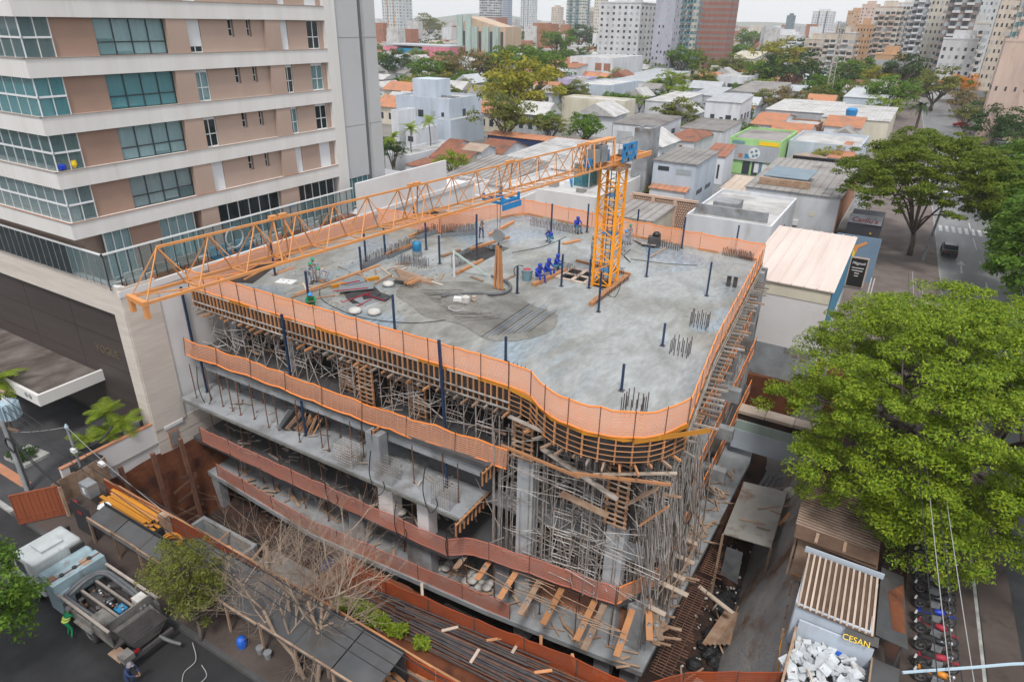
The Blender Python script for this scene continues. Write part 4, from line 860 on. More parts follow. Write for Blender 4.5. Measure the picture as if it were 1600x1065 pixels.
for i in range(6):
    for j in range(3): 
        if (i*3+j)%4!=1: piece('panel_slot',['metal_grey','timber_old','win_dark'][(i+j)%3],CR,J(JL-.7+i*.3,1.0,.28+j*.38),J(JL-.55+i*.3,1.0,.28+j*.38),.02,.2)
for i in range(9): piece('guard_rail','steel_tube',CR,J(JL-3.5+i*.9,-.75,.1),J(JL-3.5+i*.9,-.75,1.1),.03,.03)
piece('guard_rail','steel_tube',CR,J(JL-3.5,-.75,1.1),J(JL+3.7,-.75,1.1),.03,.03)
cb=J(JL-1.2,-1.35,-1.6)
B().obox((cb.x,cb.y,cb.z),1.15,1.4,.12).go('cab_floor','frame_white',CR); B().obox((cb.x,cb.y,cb.z+1.55),1.2,1.45,.1).go('cab_roof','frame_white',CR)
for sx in (-.55,.55):
    for sy in (-.68,.68): pbox('cab_post','frame_white',CR,cb.x+sx-.03,cb.x+sx+.03,cb.y+sy-.03,cb.y+sy+.03,cb.z+.12,cb.z+1.55)
pbox('cab_glass','glass_teal',CR,cb.x-.53,cb.x+.53,cb.y-.69,cb.y-.67,cb.z+.12,cb.z+1.55); pbox('cab_glass','glass_teal',CR,cb.x-.56,cb.x-.54,cb.y-.66,cb.y+.66,cb.z+.12,cb.z+1.55); pbox('cab_glass','glass_teal',CR,cb.x+.54,cb.x+.56,cb.y-.66,cb.y+.66,cb.z+.12,cb.z+1.55); pbox('cab_back','steel_dark',CR,cb.x-.5,cb.x+.5,cb.y+.6,cb.y+.64,cb.z+.1,cb.z+1.5)
pbox('cab_seat','boot',CR,cb.x-.25,cb.x+.25,cb.y,cb.y+.5,cb.z+.2,cb.z+1.1)
# trolley under the jib
TS=18.6
for w in (-.55,.55): piece('trolley_beam','blue_paint',CR,J(TS-.75,w,-.22),J(TS+.75,w,-.22),.1,.16)
for d in (-.7,0,.7): piece('trolley_cross','blue_paint',CR,J(TS+d,-.6,-.24),J(TS+d,.6,-.24),.1,.12)
for d in (-.7,.7):
    for w in (-.6,.6): piece('trolley_hanger','blue_paint',CR,J(TS+d,w,-.3),J(TS+d,w,.12),.12,.1)
piece('trolley_guard','blue_paint',CR,J(TS-.8,.7,-.45),J(TS+.8,.7,-.45),.04,.3)
HK=J(TS-.35,.12,0); HK.z=16.35
for d in (-.15,.15): piece('hoist_rope','cable',CR,J(TS-.35+d,.12,-.2),HK+V(d*.5,0,.3),.02,.02)
B().lathe((HK.x,HK.y-.08,HK.z),[(.02,0),(.36,.0),(.36,.16),(.02,.16)],14,'y').go('hook_sheave','metal_grey',CR); B().path([HK+V(0,0,-.3),HK+V(0,0,-.5),HK+V(.1,0,-.6),HK+V(.16,0,-.5)],.04).go('hook','steel_dark',CR)
sg=thing('hanging_straps','bundle of long brown lifting straps hanging from the crane hook','straps',HK+V(0,0,-.6))
for k,(dx,dy) in enumerate(((-.16,0),(-.05,.08),(.06,-.05),(.17,.03))): piece('strap','timber',sg,HK+V(dx*.6,dy,-.55),HK+V(dx*1.4,dy,-2.95),.1,.12)
piece('strap_shackle','steel_dark',sg,HK+V(-.2,0,-.6),HK+V(.2,0,-.6),.1,.1); piece('spreader','timber_old',sg,HK+V(-.35,0,-2.95),HK+V(.35,.1,-3.0),.25,.08)
life=thing('coiled_cable','coil of pale cable hung on the jib near its tip','cable',J(3.6,0,JH)); B().path([J(3.6,0,JH-.1)+V(.0,.35*math.cos(t),.35*math.sin(t)-.2) for t in np.linspace(0,6.28,16)],.028).go('coil','cable_pale',life)
# ================================================================ things on the wet slab
def beam_px(label,a,c,w,h,m,z=ZD,name='timber_beam',cat='beam',lift=0,group='loose timber on the slab'):
    p=at(*a,z)+V(0,0,h/2+.01+lift); q=at(*c,z)+V(0,0,h/2+.01+lift); return tag(piece(name,m,None,p,q,w,h),label,cat,group)
beam_px('thick orange beam on which three workers in blue sit',(833,447),(884,424),.32,.22,'timber')
beam_px('thick orange beam running out to the right of the crane foot',(923,478),(979,434),.32,.25,'timber')
beam_px('thin board between the crane foot and the right hand beam',(900,408),(985,430),.16,.15,'timber')
beam_px('long narrow orange beam crossing the left part of the slab',(462,462),(592,416),.14,.14,'timber')
beam_px('second long beam lying beside the narrow orange one',(455,466),(520,446),.12,.1,'timber_old')
beam_px('orange beam along the dark upstand left of the barrel',(604,404),(645,388),.22,.2,'timber',lift=.25)
beam_px('heavy yellow timber lying across the pile of sheets',(518,450),(592,436),.24,.22,'board_yellow')
beam_px('thin batten crossing the yellow timber',(560,432),(583,453),.1,.08,'timber',lift=.25)
beam_px('thin batten leaning right of the yellow timber',(582,448),(612,432),.08,.08,'timber',lift=.1)
beam_px('pale batten by the rebar upstand',(594,418),(615,434),.1,.06,'board_pale')
beam_px('orange beam in front of the stair opening',(713,429),(754,408),.22,.18,'timber')
beam_px('orange beam along the far side of the stair opening',(735,396),(795,377),.22,.2,'timber',lift=.25)
beam_px('board along the left side of the stair opening',(690,402),(718,392),.3,.16,'timber_old')
beam_px('orange edge board at the rear left of the slab',(765,369),(802,349),.2,.25,'timber')
beam_px('orange beam at the rear by the net facing the wall',(640,375),(682,357),.2,.2,'timber',lift=.2)
beam_px('short board lying on open slab near the rear net',(1014,403),(1042,387),.14,.06,'timber_old')
beam_px('flat board left of the workers by the crane',(880,382),(905,376),.35,.12,'timber')
beam_px('long board at the edge of the black gap behind the jib',(382,438),(420,418),.12,.1,'timber')
beam_px('short orange plank left of the standing trio',(426,430),(460,418),.25,.05,'timber')
beam_px('pale plank behind the green lever',(785,440),(803,431),.2,.06,'timber_old')
beam_px('plank left of the hanging straps',(736,433),(754,440),.2,.08,'timber_old')
# crossed boards over the opening beside the mast
cf=thing('crossed_boards','crossed pale boards over the opening left of the crane mast','boards',(-18.8,41.5,ZD))
for yy in (40.35,41.5,42.7): pbox('board','board_pale',cf,-20.1,-17.5,yy-.14,yy+.14,ZD+.01,ZD+.06)
for xx in (-19.9,-18.75,-17.75): pbox('board','board_pale',cf,xx-.14,xx+.14,40.2,42.9,ZD+.065,ZD+.11)
# dark upstand strips with rows of rebar
def rebar_row(label,p,q,n,h,th=.022,base=True,lat=.12):
    t=thing('rebar_row',label,'rebar',(p+q)/2,'rows of rebar standing in the slab'); b=B(); r=np.random.default_rng(n)
    d=(q-p); nn=V(-d.y,d.x,0).normalized()
    for k in range(n):
        c=p.lerp(q,k/(n-1)); 
        for s in (-lat,lat): e=c+nn*s; b.tube(e,e+V(r.normal(0,.02),r.normal(0,.02),h*r.uniform(.8,1.1)),th,n=4,cap=False)
    tag(b.go('bars','rebar',t),kind='stuff')
    if base: piece('upstand','strip_grey',t,p+V(0,0,.16),q+V(0,0,.16),.3,.3)
def A(px,py): return at(px,py,ZD)
rebar_row('rebar upstand left of the blue barrel',A(606,404),A(642,388),22,.95); rebar_row('rebar upstand behind the blue barrel',A(652,374),A(690,362),20,.9)
rebar_row('rebar upstand round the far side of the stair opening',A(690,370),A(745,366),28,1.0); rebar_row('rebar along the near side of the stair opening',A(708,418),A(762,398),30,.8,base=False)
rebar_row('rebar row in front of the blue barrel',A(625,412),A(668,418),18,.75,base=False,lat=.2); rebar_row('rebar row among the posts left of the upstand',A(567,420),A(600,404),16,.9)
rebar_row('rebar along the rear edge behind the phone worker',A(830,352),A(905,366),34,.7,base=False); rebar_row('rebar between the boards and the crane',A(885,421),A(905,436),10,.6,base=False)
rebar_row('rebar at the right hand side of the crane foot',A(935,418),A(972,430),16,.6,base=False); rebar_row('rebar in the beam right of the crane',A(930,474),A(980,436),24,.3,base=False)
rebar_row('rebar along the rear net at the right corner',A(1130,398),A(1175,408),18,.7,base=False); rebar_row('rebar along the rear net by the dark box',A(1030,384),A(1060,392),10,.6,base=False)
for i,(px,py,nx,ny) in enumerate(((1062,553,5,3),(990,645,5,4),(1092,510,5,3),(805,575,6,1),(1020,606,2,1))):
    if i>3: continue
    c=A(px,py); t=thing('rebar_stub','cluster of short column rebars %s'%['near the right rim, middle one','at the tip of the rounded corner','near the right rim, farthest','behind the bend of the front net'][i],'rebar',c,'column rebar stubs'); b=B()
    for k in range(nx):
        for j in range(ny):
            if 0<k<nx-1 and 0<j<ny-1: continue
            e=c+V((k-(nx-1)/2)*.24,(j-(ny-1)/2)*.3,0); b.tube(e,e+V(0,0,(1.0 if i!=3 else .3)*random.uniform(.85,1.1)),.026,n=4,cap=False)
    tag(b.go('bars','rebar',t),kind='stuff')
# blue rebars half sunk in the fresh pour
rb=thing('rebar_mat','blue grey reinforcing bars showing through the fresh pour','rebar',A(800,500)); 
for k in range(10):
    o=A(752,528).lerp(A(826,520),k/9)+V(0,0,.1); e=o+(A(838,474)-A(760,528))*random.uniform(.75,1.0)*(1-.03*k); piece('bar','rebar_blue' if k%3 else 'rebar',rb,o,e,.025,.025)
for k in range(16):
    o=A(655,455)+V(k*.35,-k*.18,.09); piece('bar','rebar',rb,o,o+V(2.6*random.uniform(.4,1),2.2*random.uniform(.3,1),0),.018,.018)
# hose of the concrete pump
ho=thing('concrete_hose','thick dark concrete hose curling on the fresh pour','hose',A(760,470)); B().path(catmull([A(x,y)+V(0,0,.16) for x,y in ((690,466),(715,463),(745,461),(770,463),(790,460),(798,452),(793,444),(780,438),(768,434))],5),.1,8).go('hose','pipe_grey',ho,smooth=True)
vb=thing('vibrator_machine','small pale vibrator motor with hoses on the fresh pour','machine',A(730,480)); c=A(728,474)
B().lathe((c.x,c.y,c.z+.06),[(.1,0),(.28,.05),(.28,.4),(.1,.5)],10).go('motor','cloth_pale',vb); B().obox((c.x-.5,c.y-.1,c.z+.06),.6,.4,.3,.4).go('engine','frame_white',vb); B().lathe((c.x+.3,c.y+.5,c.z+.06),[(.05,0),(.2,.1),(.15,.35)],8).go('tank','board_pale',vb)
B().path([A(712,484)+V(0,0,.1)+V(.5*math.cos(t),.35*math.sin(t),0) for t in np.linspace(0,6,14)],.05).go('coil','cable_pale',vb); piece('handle','steel_tube',vb,c+V(-.8,.2,.4),c+V(.9,.1,.5),.04,.04)
# green lever on a pale stand
lv=thing('green_lever','long green beam propped on a pale post beside the stair opening','lever',A(710,425)); p=A(710,432); piece('stand','frame_white',lv,p,p+V(0,0,1.9),.1,.1); piece('lever','w_mint',lv,p+V(-.1,0,1.9),A(760,432)+V(0,0,.1),.14,.12)
# barrel, tub, boxes, table
c=A(652,399); t=thing('blue_barrel','blue plastic barrel stained with cement','barrel',c); B().lathe((c.x,c.y,c.z),[(.34,0),(.36,.1),(.35,.55),(.37,.6),(.35,.9),(.34,1.1),(.1,1.12)],16).go('drum','barrel_blue',t,smooth=True); B().lathe((c.x,c.y,c.z),[(.365,0),(.375,.1),(.37,.4)],16).go('cement_stain','concrete',t)
c=A(827,438); t=thing('mortar_tub','teal mortar tub beside the seated workers','tub',c); B().lathe((c.x-.2,c.y,c.z),[(.3,0),(.42,.75),(.45,.78)],12).go('tub','t_teal',t); B().lathe((c.x-.2,c.y,c.z+.7),[(.38,0),(.3,.1)],10).go('fill','red_paint',t); B().path([V(c.x-.6+.55*math.cos(a),c.y-.2,c.z+.55+.5*math.sin(a)) for a in np.linspace(1.2,3.9,9)],.03).go('hose','cable',t)
c=A(1021,385); t=thing('dark_toolbox','dark box with a sack on it by the rear net','box',c); B().obox((c.x,c.y,c.z),.95,.7,.85,.2).go('box','steel_dark',t); B().lathe((c.x+.1,c.y+.2,c.z+.85),[(.3,0),(.36,.15),(.2,.35),(.05,.4)],10).go('sack','bag_black',t,smooth=True)
c=A(1142,448); t=thing('small_table','small dark board stand near the right rim','table',c); piece('top','concrete',t,c+V(-.45,0,.85),c+V(.45,.1,.85),.5,.06); boxes('leg','steel_dark',t,(c.x-.35,c.x-.05,c.y-.03,c.y+.03,c.z,c.z+.82),(c.x+.1,c.x+.38,c.y-.03,c.y+.03,c.z,c.z+.82))
for i in range(4): tag(piece('scrap_board','timber_grey',None,A(990+i*4,375+i*3)+V(0,0,.08+.05*i),A(1012+i*4,385+i)+V(0,0,.1+.05*i),.3,.04),'grey scrap board left of the dark toolbox, %s of the heap'%ORD[i],'board','grey scrap boards')
# heap of dark sheets with red rims
for i,(a,c2,w,dz,ti) in enumerate([((530,458),(585,456),1.2,.35,.15),((545,470),(590,460),1.3,.12,.25),((565,476),(592,464),1.4,.05,.05),((575,462),(608,468),.9,.3,-.2),((540,452),(570,448),.9,.5,.1)]):
    p=A(*a); q=A(*c2); t=thing('formwork_sheet','dark formwork sheet with red edges, %s in the heap by the fresh pour'%ORD[i],'sheet',p,'heap of dark formwork sheets'); piece('sheet','ply_black' if i%2 else 'strip_grey',t,p+V(0,0,dz),q+V(0,0,dz+ti),w,.03,(.2,.1,1)); piece('red_edge','sign_red',t,p+V(.02,-w/2,dz),q+V(.02,-w/2,dz+ti),.05,.05)
for i in range(7): tag(piece('rusty_bar_bundle','timber_old',None,A(617+i*1.5,422+i*2.4)+V(0,0,.12),A(668+i*1.5,438+i*1.2)+V(0,0,.12),.12,.12),'brown batten in the bundle behind the fresh pour, %s from the back'%ORD[i],'batten','bundle of brown battens')
c=A(635,446); t=thing('timber_crate_panel','pale timber panel with battens and holes left of the battens bundle','panel',c); piece('panel','timber_old',t,c+V(-1.3,.1,.3),c+V(.2,.2,.3),.9,.04,(0,.3,1)); 
for k in range(3): piece('batten','timber',t,c+V(.2+.25*k,-.45,.35),c+V(.3+.25*k,.6,.4),.12,.1)
for i,(px,py,w,d,m,l) in enumerate(((447,440,1.3,.8,'frame_white','white sheet lying flat left of the standing trio'),(445,475,1.3,.7,'timber','flat orange board stack at the left front net'),(585,490,.8,.6,'cloth_pale','pale cement bag behind the front net, right one'),(555,488,.9,.6,'cloth_pale','pale cement bag behind the front net, left one'),(607,446,1.0,.7,'cloth_pale','pale sack right of the dark sheets'))):
    c=A(px,py); h=.03 if i==0 else .22; b=B()
    if i<2: b.obox((c.x,c.y,c.z+.005),w,d,h if i==0 else .16,.3)
    else: b.lathe((c.x,c.y,c.z),[(.3,0),(.45,.1),(.35,.25),(.1,.3)],9)
    tag(b.go(['paper_sheet','board_stack','cement_bag','cement_bag','cement_bag'][i],m,smooth=i>1),l,['sheet','boards','bag','bag','bag'][i])
# flat black sheets at the gap, and scraps along the left rim under the jib
tag(B().slab([A(350,440)+V(0,0,.02),A(395,443)+V(0,0,.02),A(455,398)+V(0,0,.02),A(420,395)+V(0,0,.02)],.01).go('black_sheet','ply_black'),'black sheet under the jib at the left rim','sheet')
tag(B().slab([A(600,352)+V(0,0,.02),A(640,358)+V(0,0,.02),A(720,366)+V(0,0,.02),A(690,352)+V(0,0,.02)],.01).go('black_sheet','ply_black'),'black strip in front of the net facing the boundary wall','sheet')
for i in range(26):
    px=470+i*9+random.uniform(-4,4); py=random.uniform(405,470) if px>520 else random.uniform(425,470); p=A(px,py); a=random.uniform(0,3.1); l=random.uniform(.4,1.5)
    tag(piece('scrap_wood',random.choice(['timber','timber_old','timber_grey','board_pale']),None,p+V(0,0,.04),p+V(math.cos(a)*l,math.sin(a)*l,.06),random.uniform(.06,.2),.04),'small wood scrap on the slab, %s from the left'%ordn(i),'scrap wood','wood scraps on the slab')
b=B(); r=np.random.default_rng(9)
for k in range(420):
    p=A(r.uniform(430,720),r.uniform(405,490)); b.obox((p.x,p.y,p.z+.005),r.uniform(.04,.2),r.uniform(.03,.1),r.uniform(.01,.06),r.uniform(0,3))
tag(b.go('litter','timber_grey'),'fine litter of chips and cement crumbs on the left of the slab','litter',kind='stuff')
for i,pts in enumerate(([(700,500),(640,505),(560,495),(505,470),(500,450)],[(800,395),(850,385),(885,370)],[(985,405),(1040,412),(1090,415)],[(930,440),(960,465),(975,425)],[(985,390),(975,400),(985,410),(970,395)])):
    tag(B().path(catmull([A(*p)+V(0,0,.03) for p in pts],5),.022,5).go('power_cable','cable'),'thin black cable %s'%['along the left front of the slab','between the seated workers and the rear','on the wet slab right of the crane','looping at the crane foot','coiled at the standing workers'][i],'cable','cables on the slab')
# ================================================================ people
def rotz(p,a): c,s=math.cos(a),math.sin(a); return V(p[0]*c-p[1]*s,p[0]*s+p[1]*c,p[2])
POSES={
 'stand':dict(pel=(0,0,.95),ch=(0,.02,1.28),nk=(0,.03,1.47),hd=(0,.05,1.6),sh=(.19,.01,1.41),el=(.27,.0,1.14),wr=(.24,.16,.95),hp=(.1,0,.92),kn=(.12,.04,.5),an=(.13,-.02,.08),to=(.15,.16,.04)),
 'work':dict(pel=(0,-.05,.93),ch=(0,.12,1.24),nk=(0,.2,1.41),hd=(0,.27,1.52),sh=(.19,.13,1.36),el=(.24,.32,1.14),wr=(.1,.5,1.05),hp=(.1,-.05,.9),kn=(.14,.08,.49),an=(.16,-.05,.08),to=(.18,.13,.04)),
 'bend':dict(pel=(0,-.12,.88),ch=(0,.22,1.05),nk=(0,.4,1.08),hd=(0,.52,1.08),sh=(.19,.32,1.05),el=(.24,.42,.78),wr=(.16,.52,.55),hp=(.1,-.12,.85),kn=(.15,.08,.47),an=(.17,-.06,.08),to=(.19,.12,.04)),
 'sit':dict(pel=(0,0,.40),ch=(0,.1,.72),nk=(0,.15,.9),hd=(0,.2,1.02),sh=(.19,.1,.84),el=(.27,.26,.62),wr=(.12,.44,.6),hp=(.1,.02,.38),kn=(.16,.42,.5),an=(.15,.48,.08),to=(.17,.66,.04)),
 'crouch':dict(pel=(0,-.1,.3),ch=(0,.06,.58),nk=(0,.16,.73),hd=(0,.24,.84),sh=(.19,.1,.68),el=(.25,.32,.5),wr=(.1,.46,.56),hp=(.1,-.08,.28),kn=(.18,.3,.52),an=(.16,.12,.08),to=(.18,.3,.04)),
 'reach':dict(pel=(0,0,.95),ch=(0,.02,1.28),nk=(0,.03,1.47),hd=(0,.06,1.6),sh=(.19,.01,1.42),el=(.4,.12,1.42),wr=(.5,.34,1.45),hp=(.1,0,.92),kn=(.13,.05,.5),an=(.14,-.04,.08),to=(.16,.14,.04))}
RAD=dict(pel=(.145,.11),ch=(.165,.115),nk=(.06,.06),hd=(.088,.1),sh=(.075,.07),el=(.052,.05),wr=(.036,.03),hp=(.095,.1),kn=(.065,.065),an=(.048,.05),to=(.045,.035))
def worker(label,pos,face,pose,top,legs,hat,extra=None,h=1.0):
    J=POSES[pose]; names=[]; vs=[]; rad=[]; es=[]; reg=[]
    def addv(k,s): names.append((k,s)); p=J[k]; vs.append(V(p[0]*s,p[1],p[2])); rad.append(RAD[k]); return len(vs)-1
    pel=addv('pel',1); ch=addv('ch',1); nk=addv('nk',1); hd=addv('hd',1); es+=[(pel,ch),(ch,nk),(nk,hd)]; reg+=['top','top','skin']
    vs.append(V(0,J['hd'][1]+.06,J['hd'][2]-.02)); rad.append((.06,.075)); es.append((hd,len(vs)-1)); reg.append('skin')
    for s in (-1,1):
        sh=addv('sh',s); el=addv('el',s); wr=addv('wr',s); hp=addv('hp',s); kn=addv('kn',s); an=addv('an',s); to=addv('to',s)
        w=vs[wr]; f=(w-vs[el]).normalized(); vs.append(w+f*.09); rad.append((.04,.022)); hnd=len(vs)-1
        es+=[(ch,sh),(sh,el),(el,wr),(wr,hnd),(pel,hp),(hp,kn),(kn,an),(an,to)]; reg+=['top','top','top','skin','legs','legs','legs','boot']
    me=bpy.data.meshes.new('skel'); me.from_pydata([tuple(v*h) for v in vs],es,[])
    ob=bpy.data.objects.new('skel',me); COL.objects.link(ob); md=ob.modifiers.new('s','SKIN'); md.use_smooth_shade=True
    for i,sv in enumerate(me.skin_vertices[0].data): sv.radius=(rad[i][0]*h,rad[i][1]*h); sv.use_root=(i==0)
    sb=ob.modifiers.new('d','SUBSURF'); sb.levels=1; sb.render_levels=1
    dg=bpy.context.evaluated_depsgraph_get(); ev=ob.evaluated_get(dg); m2=bpy.data.meshes.new_from_object(ev)
    bpy.data.objects.remove(ob)
    # fingers: four and a thumb on each hand
    bm=bmesh.new(); bm.from_mesh(m2); nb0=len(bm.faces); fb=B()
    for s in (-1,1):
        i=[k for k,(n,ss) in enumerate(names) if n=='wr' and ss==s][-1]; w=V(J['wr'][0]*s,J['wr'][1],J['wr'][2]); e=V(J['el'][0]*s,J['el'][1],J['el'][2]); f=(w-e).normalized(); side=f.cross(V(0,0,1)); side=side.normalized() if side.length>.1 else V(1,0,0); dn=side.cross(f).normalized()
        for k,L in enumerate((.06,.07,.065,.05)):
            b0=w+f*.1+side*((k-1.5)*.02); fb.path([b0*h,(b0+f*L*.6-dn*.006)*h,(b0+f*L-dn*.02)*h],.009*h,5,.006*h)
        b0=w+f*.04-side*s*.035; fb.path([b0*h,(b0+f*.04-side*s*.025)*h,(b0+f*.07-side*s*.02)*h],.01*h,5,.007*h)
    fm=fb.mesh('f',None); bm.from_mesh(fm); bm.to_mesh(m2); bm.free()
    mats=dict(top=top,legs=legs,skin='skin',boot='boot'); order=['top','legs','skin','boot']
    m2.materials.clear(); [m2.materials.append(M[mats[k]]) for k in order]
    segs=[(vs[a]*h,vs[b]*h,order.index(r)) for (a,b),r in zip(es,reg)]
    for fi,f in enumerate(m2.polygons):
        f.use_smooth=True
        if fi>=nb0: f.material_index=2; continue
        c=f.center; best=(9,0)
        for a,b,k in segs:
            d=b-a; t=max(0,min(1,(c-a).dot(d)/d.length_squared)); q=(c-(a+d*t)).length
            if q<best[0]: best=(q,k)
        f.material_index=best[1]
    t=thing('person',label,'person',pos,'people on the site'); t.rotation_euler=(0,0,face)
    o=bpy.data.objects.new('body',m2); COL.objects.link(o); o.parent=t
    hp=V(*J['hd'])*h
    def kid(b,n,m): me=b.mesh(n,m,smooth=True); k=bpy.data.objects.new(n,me); COL.objects.link(k); k.parent=t
    if hat.startswith('helmet'):
        b=B().lathe((hp.x,hp.y,hp.z+.04*h),[(.155*h,-.01),(.15*h,.0),(.125*h,.03),(.115*h,.07),(.08*h,.12),(.02,.14)],12); b.box(hp.x-.06,hp.x+.06,hp.y+.1,hp.y+.2,hp.z+.035,hp.z+.05); kid(b,'helmet',hat)
    else:
        b=B().lathe((hp.x,hp.y-.025,hp.z-.09),[(.1*h,-.03),(.125*h,.05),(.125*h,.14),(.09*h,.21),(.02,.24)],12); kid(b,'hood',hat)
    fy=hp.y+.105*h
    kid(B().lathe((hp.x,fy,hp.z-.03),[(.012,-.02),(.02,0),(.008,.03)],6),'nose','skin')
    kid(B().box(hp.x-.045,hp.x-.02,fy-.005,fy+.012,hp.z+.0,hp.z+.012),'eye','sign_black'); kid(B().box(hp.x+.02,hp.x+.045,fy-.005,fy+.012,hp.z+.0,hp.z+.012),'eye','sign_black'); kid(B().box(hp.x-.03,hp.x+.03,fy-.01,fy+.008,hp.z-.065,hp.z-.055),'mouth','sign_red')
    if extra=='harness':
        c=V(*J['ch'])*h; b=B()
        for s in (-1,1): b.tube(c+V(.1*s,.13,.12),c+V(-.08*s,.12,-.2),.02,n=4); b.tube(c+V(.1*s,-.11,.12),c+V(-.08*s,-.11,-.2),.02,n=4)
        k=bpy.data.objects.new('harness',b.mesh('harness','harness')); COL.objects.link(k); k.parent=t
    if extra=='vest':
        p=V(*J['pel'])*h; c=V(*J['ch'])*h
        for f in (.35,.75): q=p.lerp(c,f); kid(B().lathe((q.x,q.y,q.z),[(.185,-.02),(.19,0),(.185,.03)],12),'stripe','hivis')
    return t
def A2(px,py): return at(px,py,ZD)
TO=YAW+math.pi   # facing the camera
def gp(px,py,z=ZD+.004): return at(px,py,z)
bz=ZD+.0
worker('worker in blue hooded suit seated nearest on the orange beam, left of the three',A2(840,438)+V(0,0,-.1),TO+.6,'sit','cloth_blue','cloth_blue','cloth_blue',None,1.28)
worker('worker in blue hooded suit seated in the middle of the three on the beam',A2(853,430)+V(0,0,-.1),TO+.9,'sit','cloth_blue','cloth_blue','cloth_blue',None,1.28)
worker('worker in blue hooded suit leaning forward, right of the three on the beam',A2(866,423)+V(0,0,-.1),TO+1.5,'sit','cloth_blue','cloth_teal','cloth_blue',None,1.25)
worker('worker in blue crouching over his phone beside a post',gp(861,378),TO-1.1,'crouch','cloth_blue','cloth_teal','helmet_grey',None,1.25)
worker('worker in blue sitting on the rear edge upstand',gp(900,362),TO+.4,'sit','cloth_blue','cloth_teal','cloth_blue',None,1.25)
worker('worker in grey with a blue helmet standing right of the crane',gp(973,392),TO+2.4,'work','cloth_grey','cloth_grey','helmet_blue','harness')
worker('worker in grey with a green helmet standing right of the crane, nearest the net',gp(982,382),TO+.5,'stand','cloth_grey','cloth_grey','helmet_green','harness')
worker('worker in grey with dark helmet standing behind the crane mast, pointing',gp(968,374),TO+.8,'reach','cloth_grey','cloth_grey','helmet_grey','harness')
worker('worker in grey half hidden by the left side of the crane mast',gp(924,403),TO+1.2,'stand','cloth_grey','cloth_grey','helmet_grey')
worker('worker in grey with green helmet and orange harness, middle of the left trio',gp(493,440),TO-.4,'stand','cloth_grey','cloth_grey','helmet_green','harness')
worker('worker with green helmet at the left of the left trio',gp(484,445),TO+1.0,'work','cloth_grey','cloth_grey','helmet_green')
worker('worker bending to the right in the left trio',gp(512,443),TO-1.3,'bend','cloth_grey','cloth_grey','helmet_green','harness')
worker('worker in bright green crouching behind the front net',gp(487,481),TO+.3,'crouch','cloth_green','cloth_green','helmet_blue',None,1.15)
worker('worker in grey beside the hanging straps at the rear net',gp(752,372),TO+.3,'work','cloth_grey','cloth_navy','helmet_grey','harness')
worker('person in green overalls with reflective bands beside the truck',at(112,993,.01),TO+2.6,'work','cloth_green','cloth_green','helmet_grey','vest')
worker('person in dark navy clothes at the bottom edge of the street',at(207,1075,.01),TO+1.4,'work','cloth_navy','cloth_navy','helmet_grey')
# ================================================================ front street: truck, hoarding, gate, fences
TK=thing('concrete_pump_truck','white concrete pump truck with blue tanks parked at the kerb','truck',(-29.4,10.2,0))
def tb(name,m,*b): return pbox(name,m,TK,*b)
# cab
cabp=[(-33.9,.75),(-33.75,1.75),(-33.35,2.75),(-31.5,2.8),(-31.35,.75)]
b=B(); ys=(9.05,11.35); n=len(cabp); b.add([(x,ys[0],z) for x,z in cabp]+[(x,ys[1],z) for x,z in cabp],[tuple(range(n)),tuple(range(2*n-1,n-1,-1))]+[(i,n+i,n+(i+1)%n,(i+1)%n) for i in range(n)])
cabo=b.go('cab','truck_white',TK,fix=True)
md=cabo.modifiers.new('bevel','BEVEL'); md.width=.12; md.segments=3
cw=B().quad((-33.72,9.2,1.85),(-33.72,11.2,1.85),(-33.42,11.1,2.6),(-33.42,9.3,2.6)).go('windscreen','glass_dark',TK); cw.location=(-.05,0,.02)
for yy in (9.0,11.4):
    B().quad((-33.3,yy,1.75),(-32.4,yy,1.75),(-32.45,yy,2.5),(-33.15,yy,2.5)).go('side_window','glass_dark',TK); piece('mirror','rubber',TK,(-33.6,yy+(.25 if yy>10 else -.25),1.7),(-33.6,yy+(.25 if yy>10 else -.25),2.3),.15,.2); piece('mirror_arm','rubber',TK,(-33.5,yy,2.2),(-33.6,yy+(.25 if yy>10 else -.25),2.1),.04,.04)
tb('roof_hatch','truck_white',-32.9,-31.9,9.7,10.7,2.8,2.92); tb('bumper','bed_grey',-34.05,-33.8,9.05,11.35,.45,.85); tb('headlight','frame_white',-33.95,-33.85,9.2,9.6,.9,1.1); tb('headlight','frame_white',-33.95,-33.85,10.8,11.2,.9,1.1); tb('rear_vent','rubber',-31.45,-31.3,10.7,11.35,1.3,2.6)
tb('chassis','steel_dark',-33.6,-25.4,9.6,10.8,.6,.85)
def wheel(x,y,w=.3,r=.52):
    B().lathe((x,y-w/2,r),[(r*.55,0),(r*.93,0),(r,.05),(r,w-.05),(r*.93,w),(r*.55,w)],18,'y').go('wheel','rubber',TK); B().lathe((x,y-w/2-.01,r),[(.02,.04),(r*.3,.02),(r*.52,.05),(r*.56,.0),(r*.56,w+.02)],14,'y').go('wheel_rim','metal_grey',TK)
for x,yy in ((-32.7,9.2),(-32.7,11.2),(-27.7,9.2),(-27.7,11.2)): wheel(x,yy)
for s in (9.05,11.35): tb('mudguard','bed_grey',-28.4,-27.0,s-.2,s+.2,1.1,1.16)
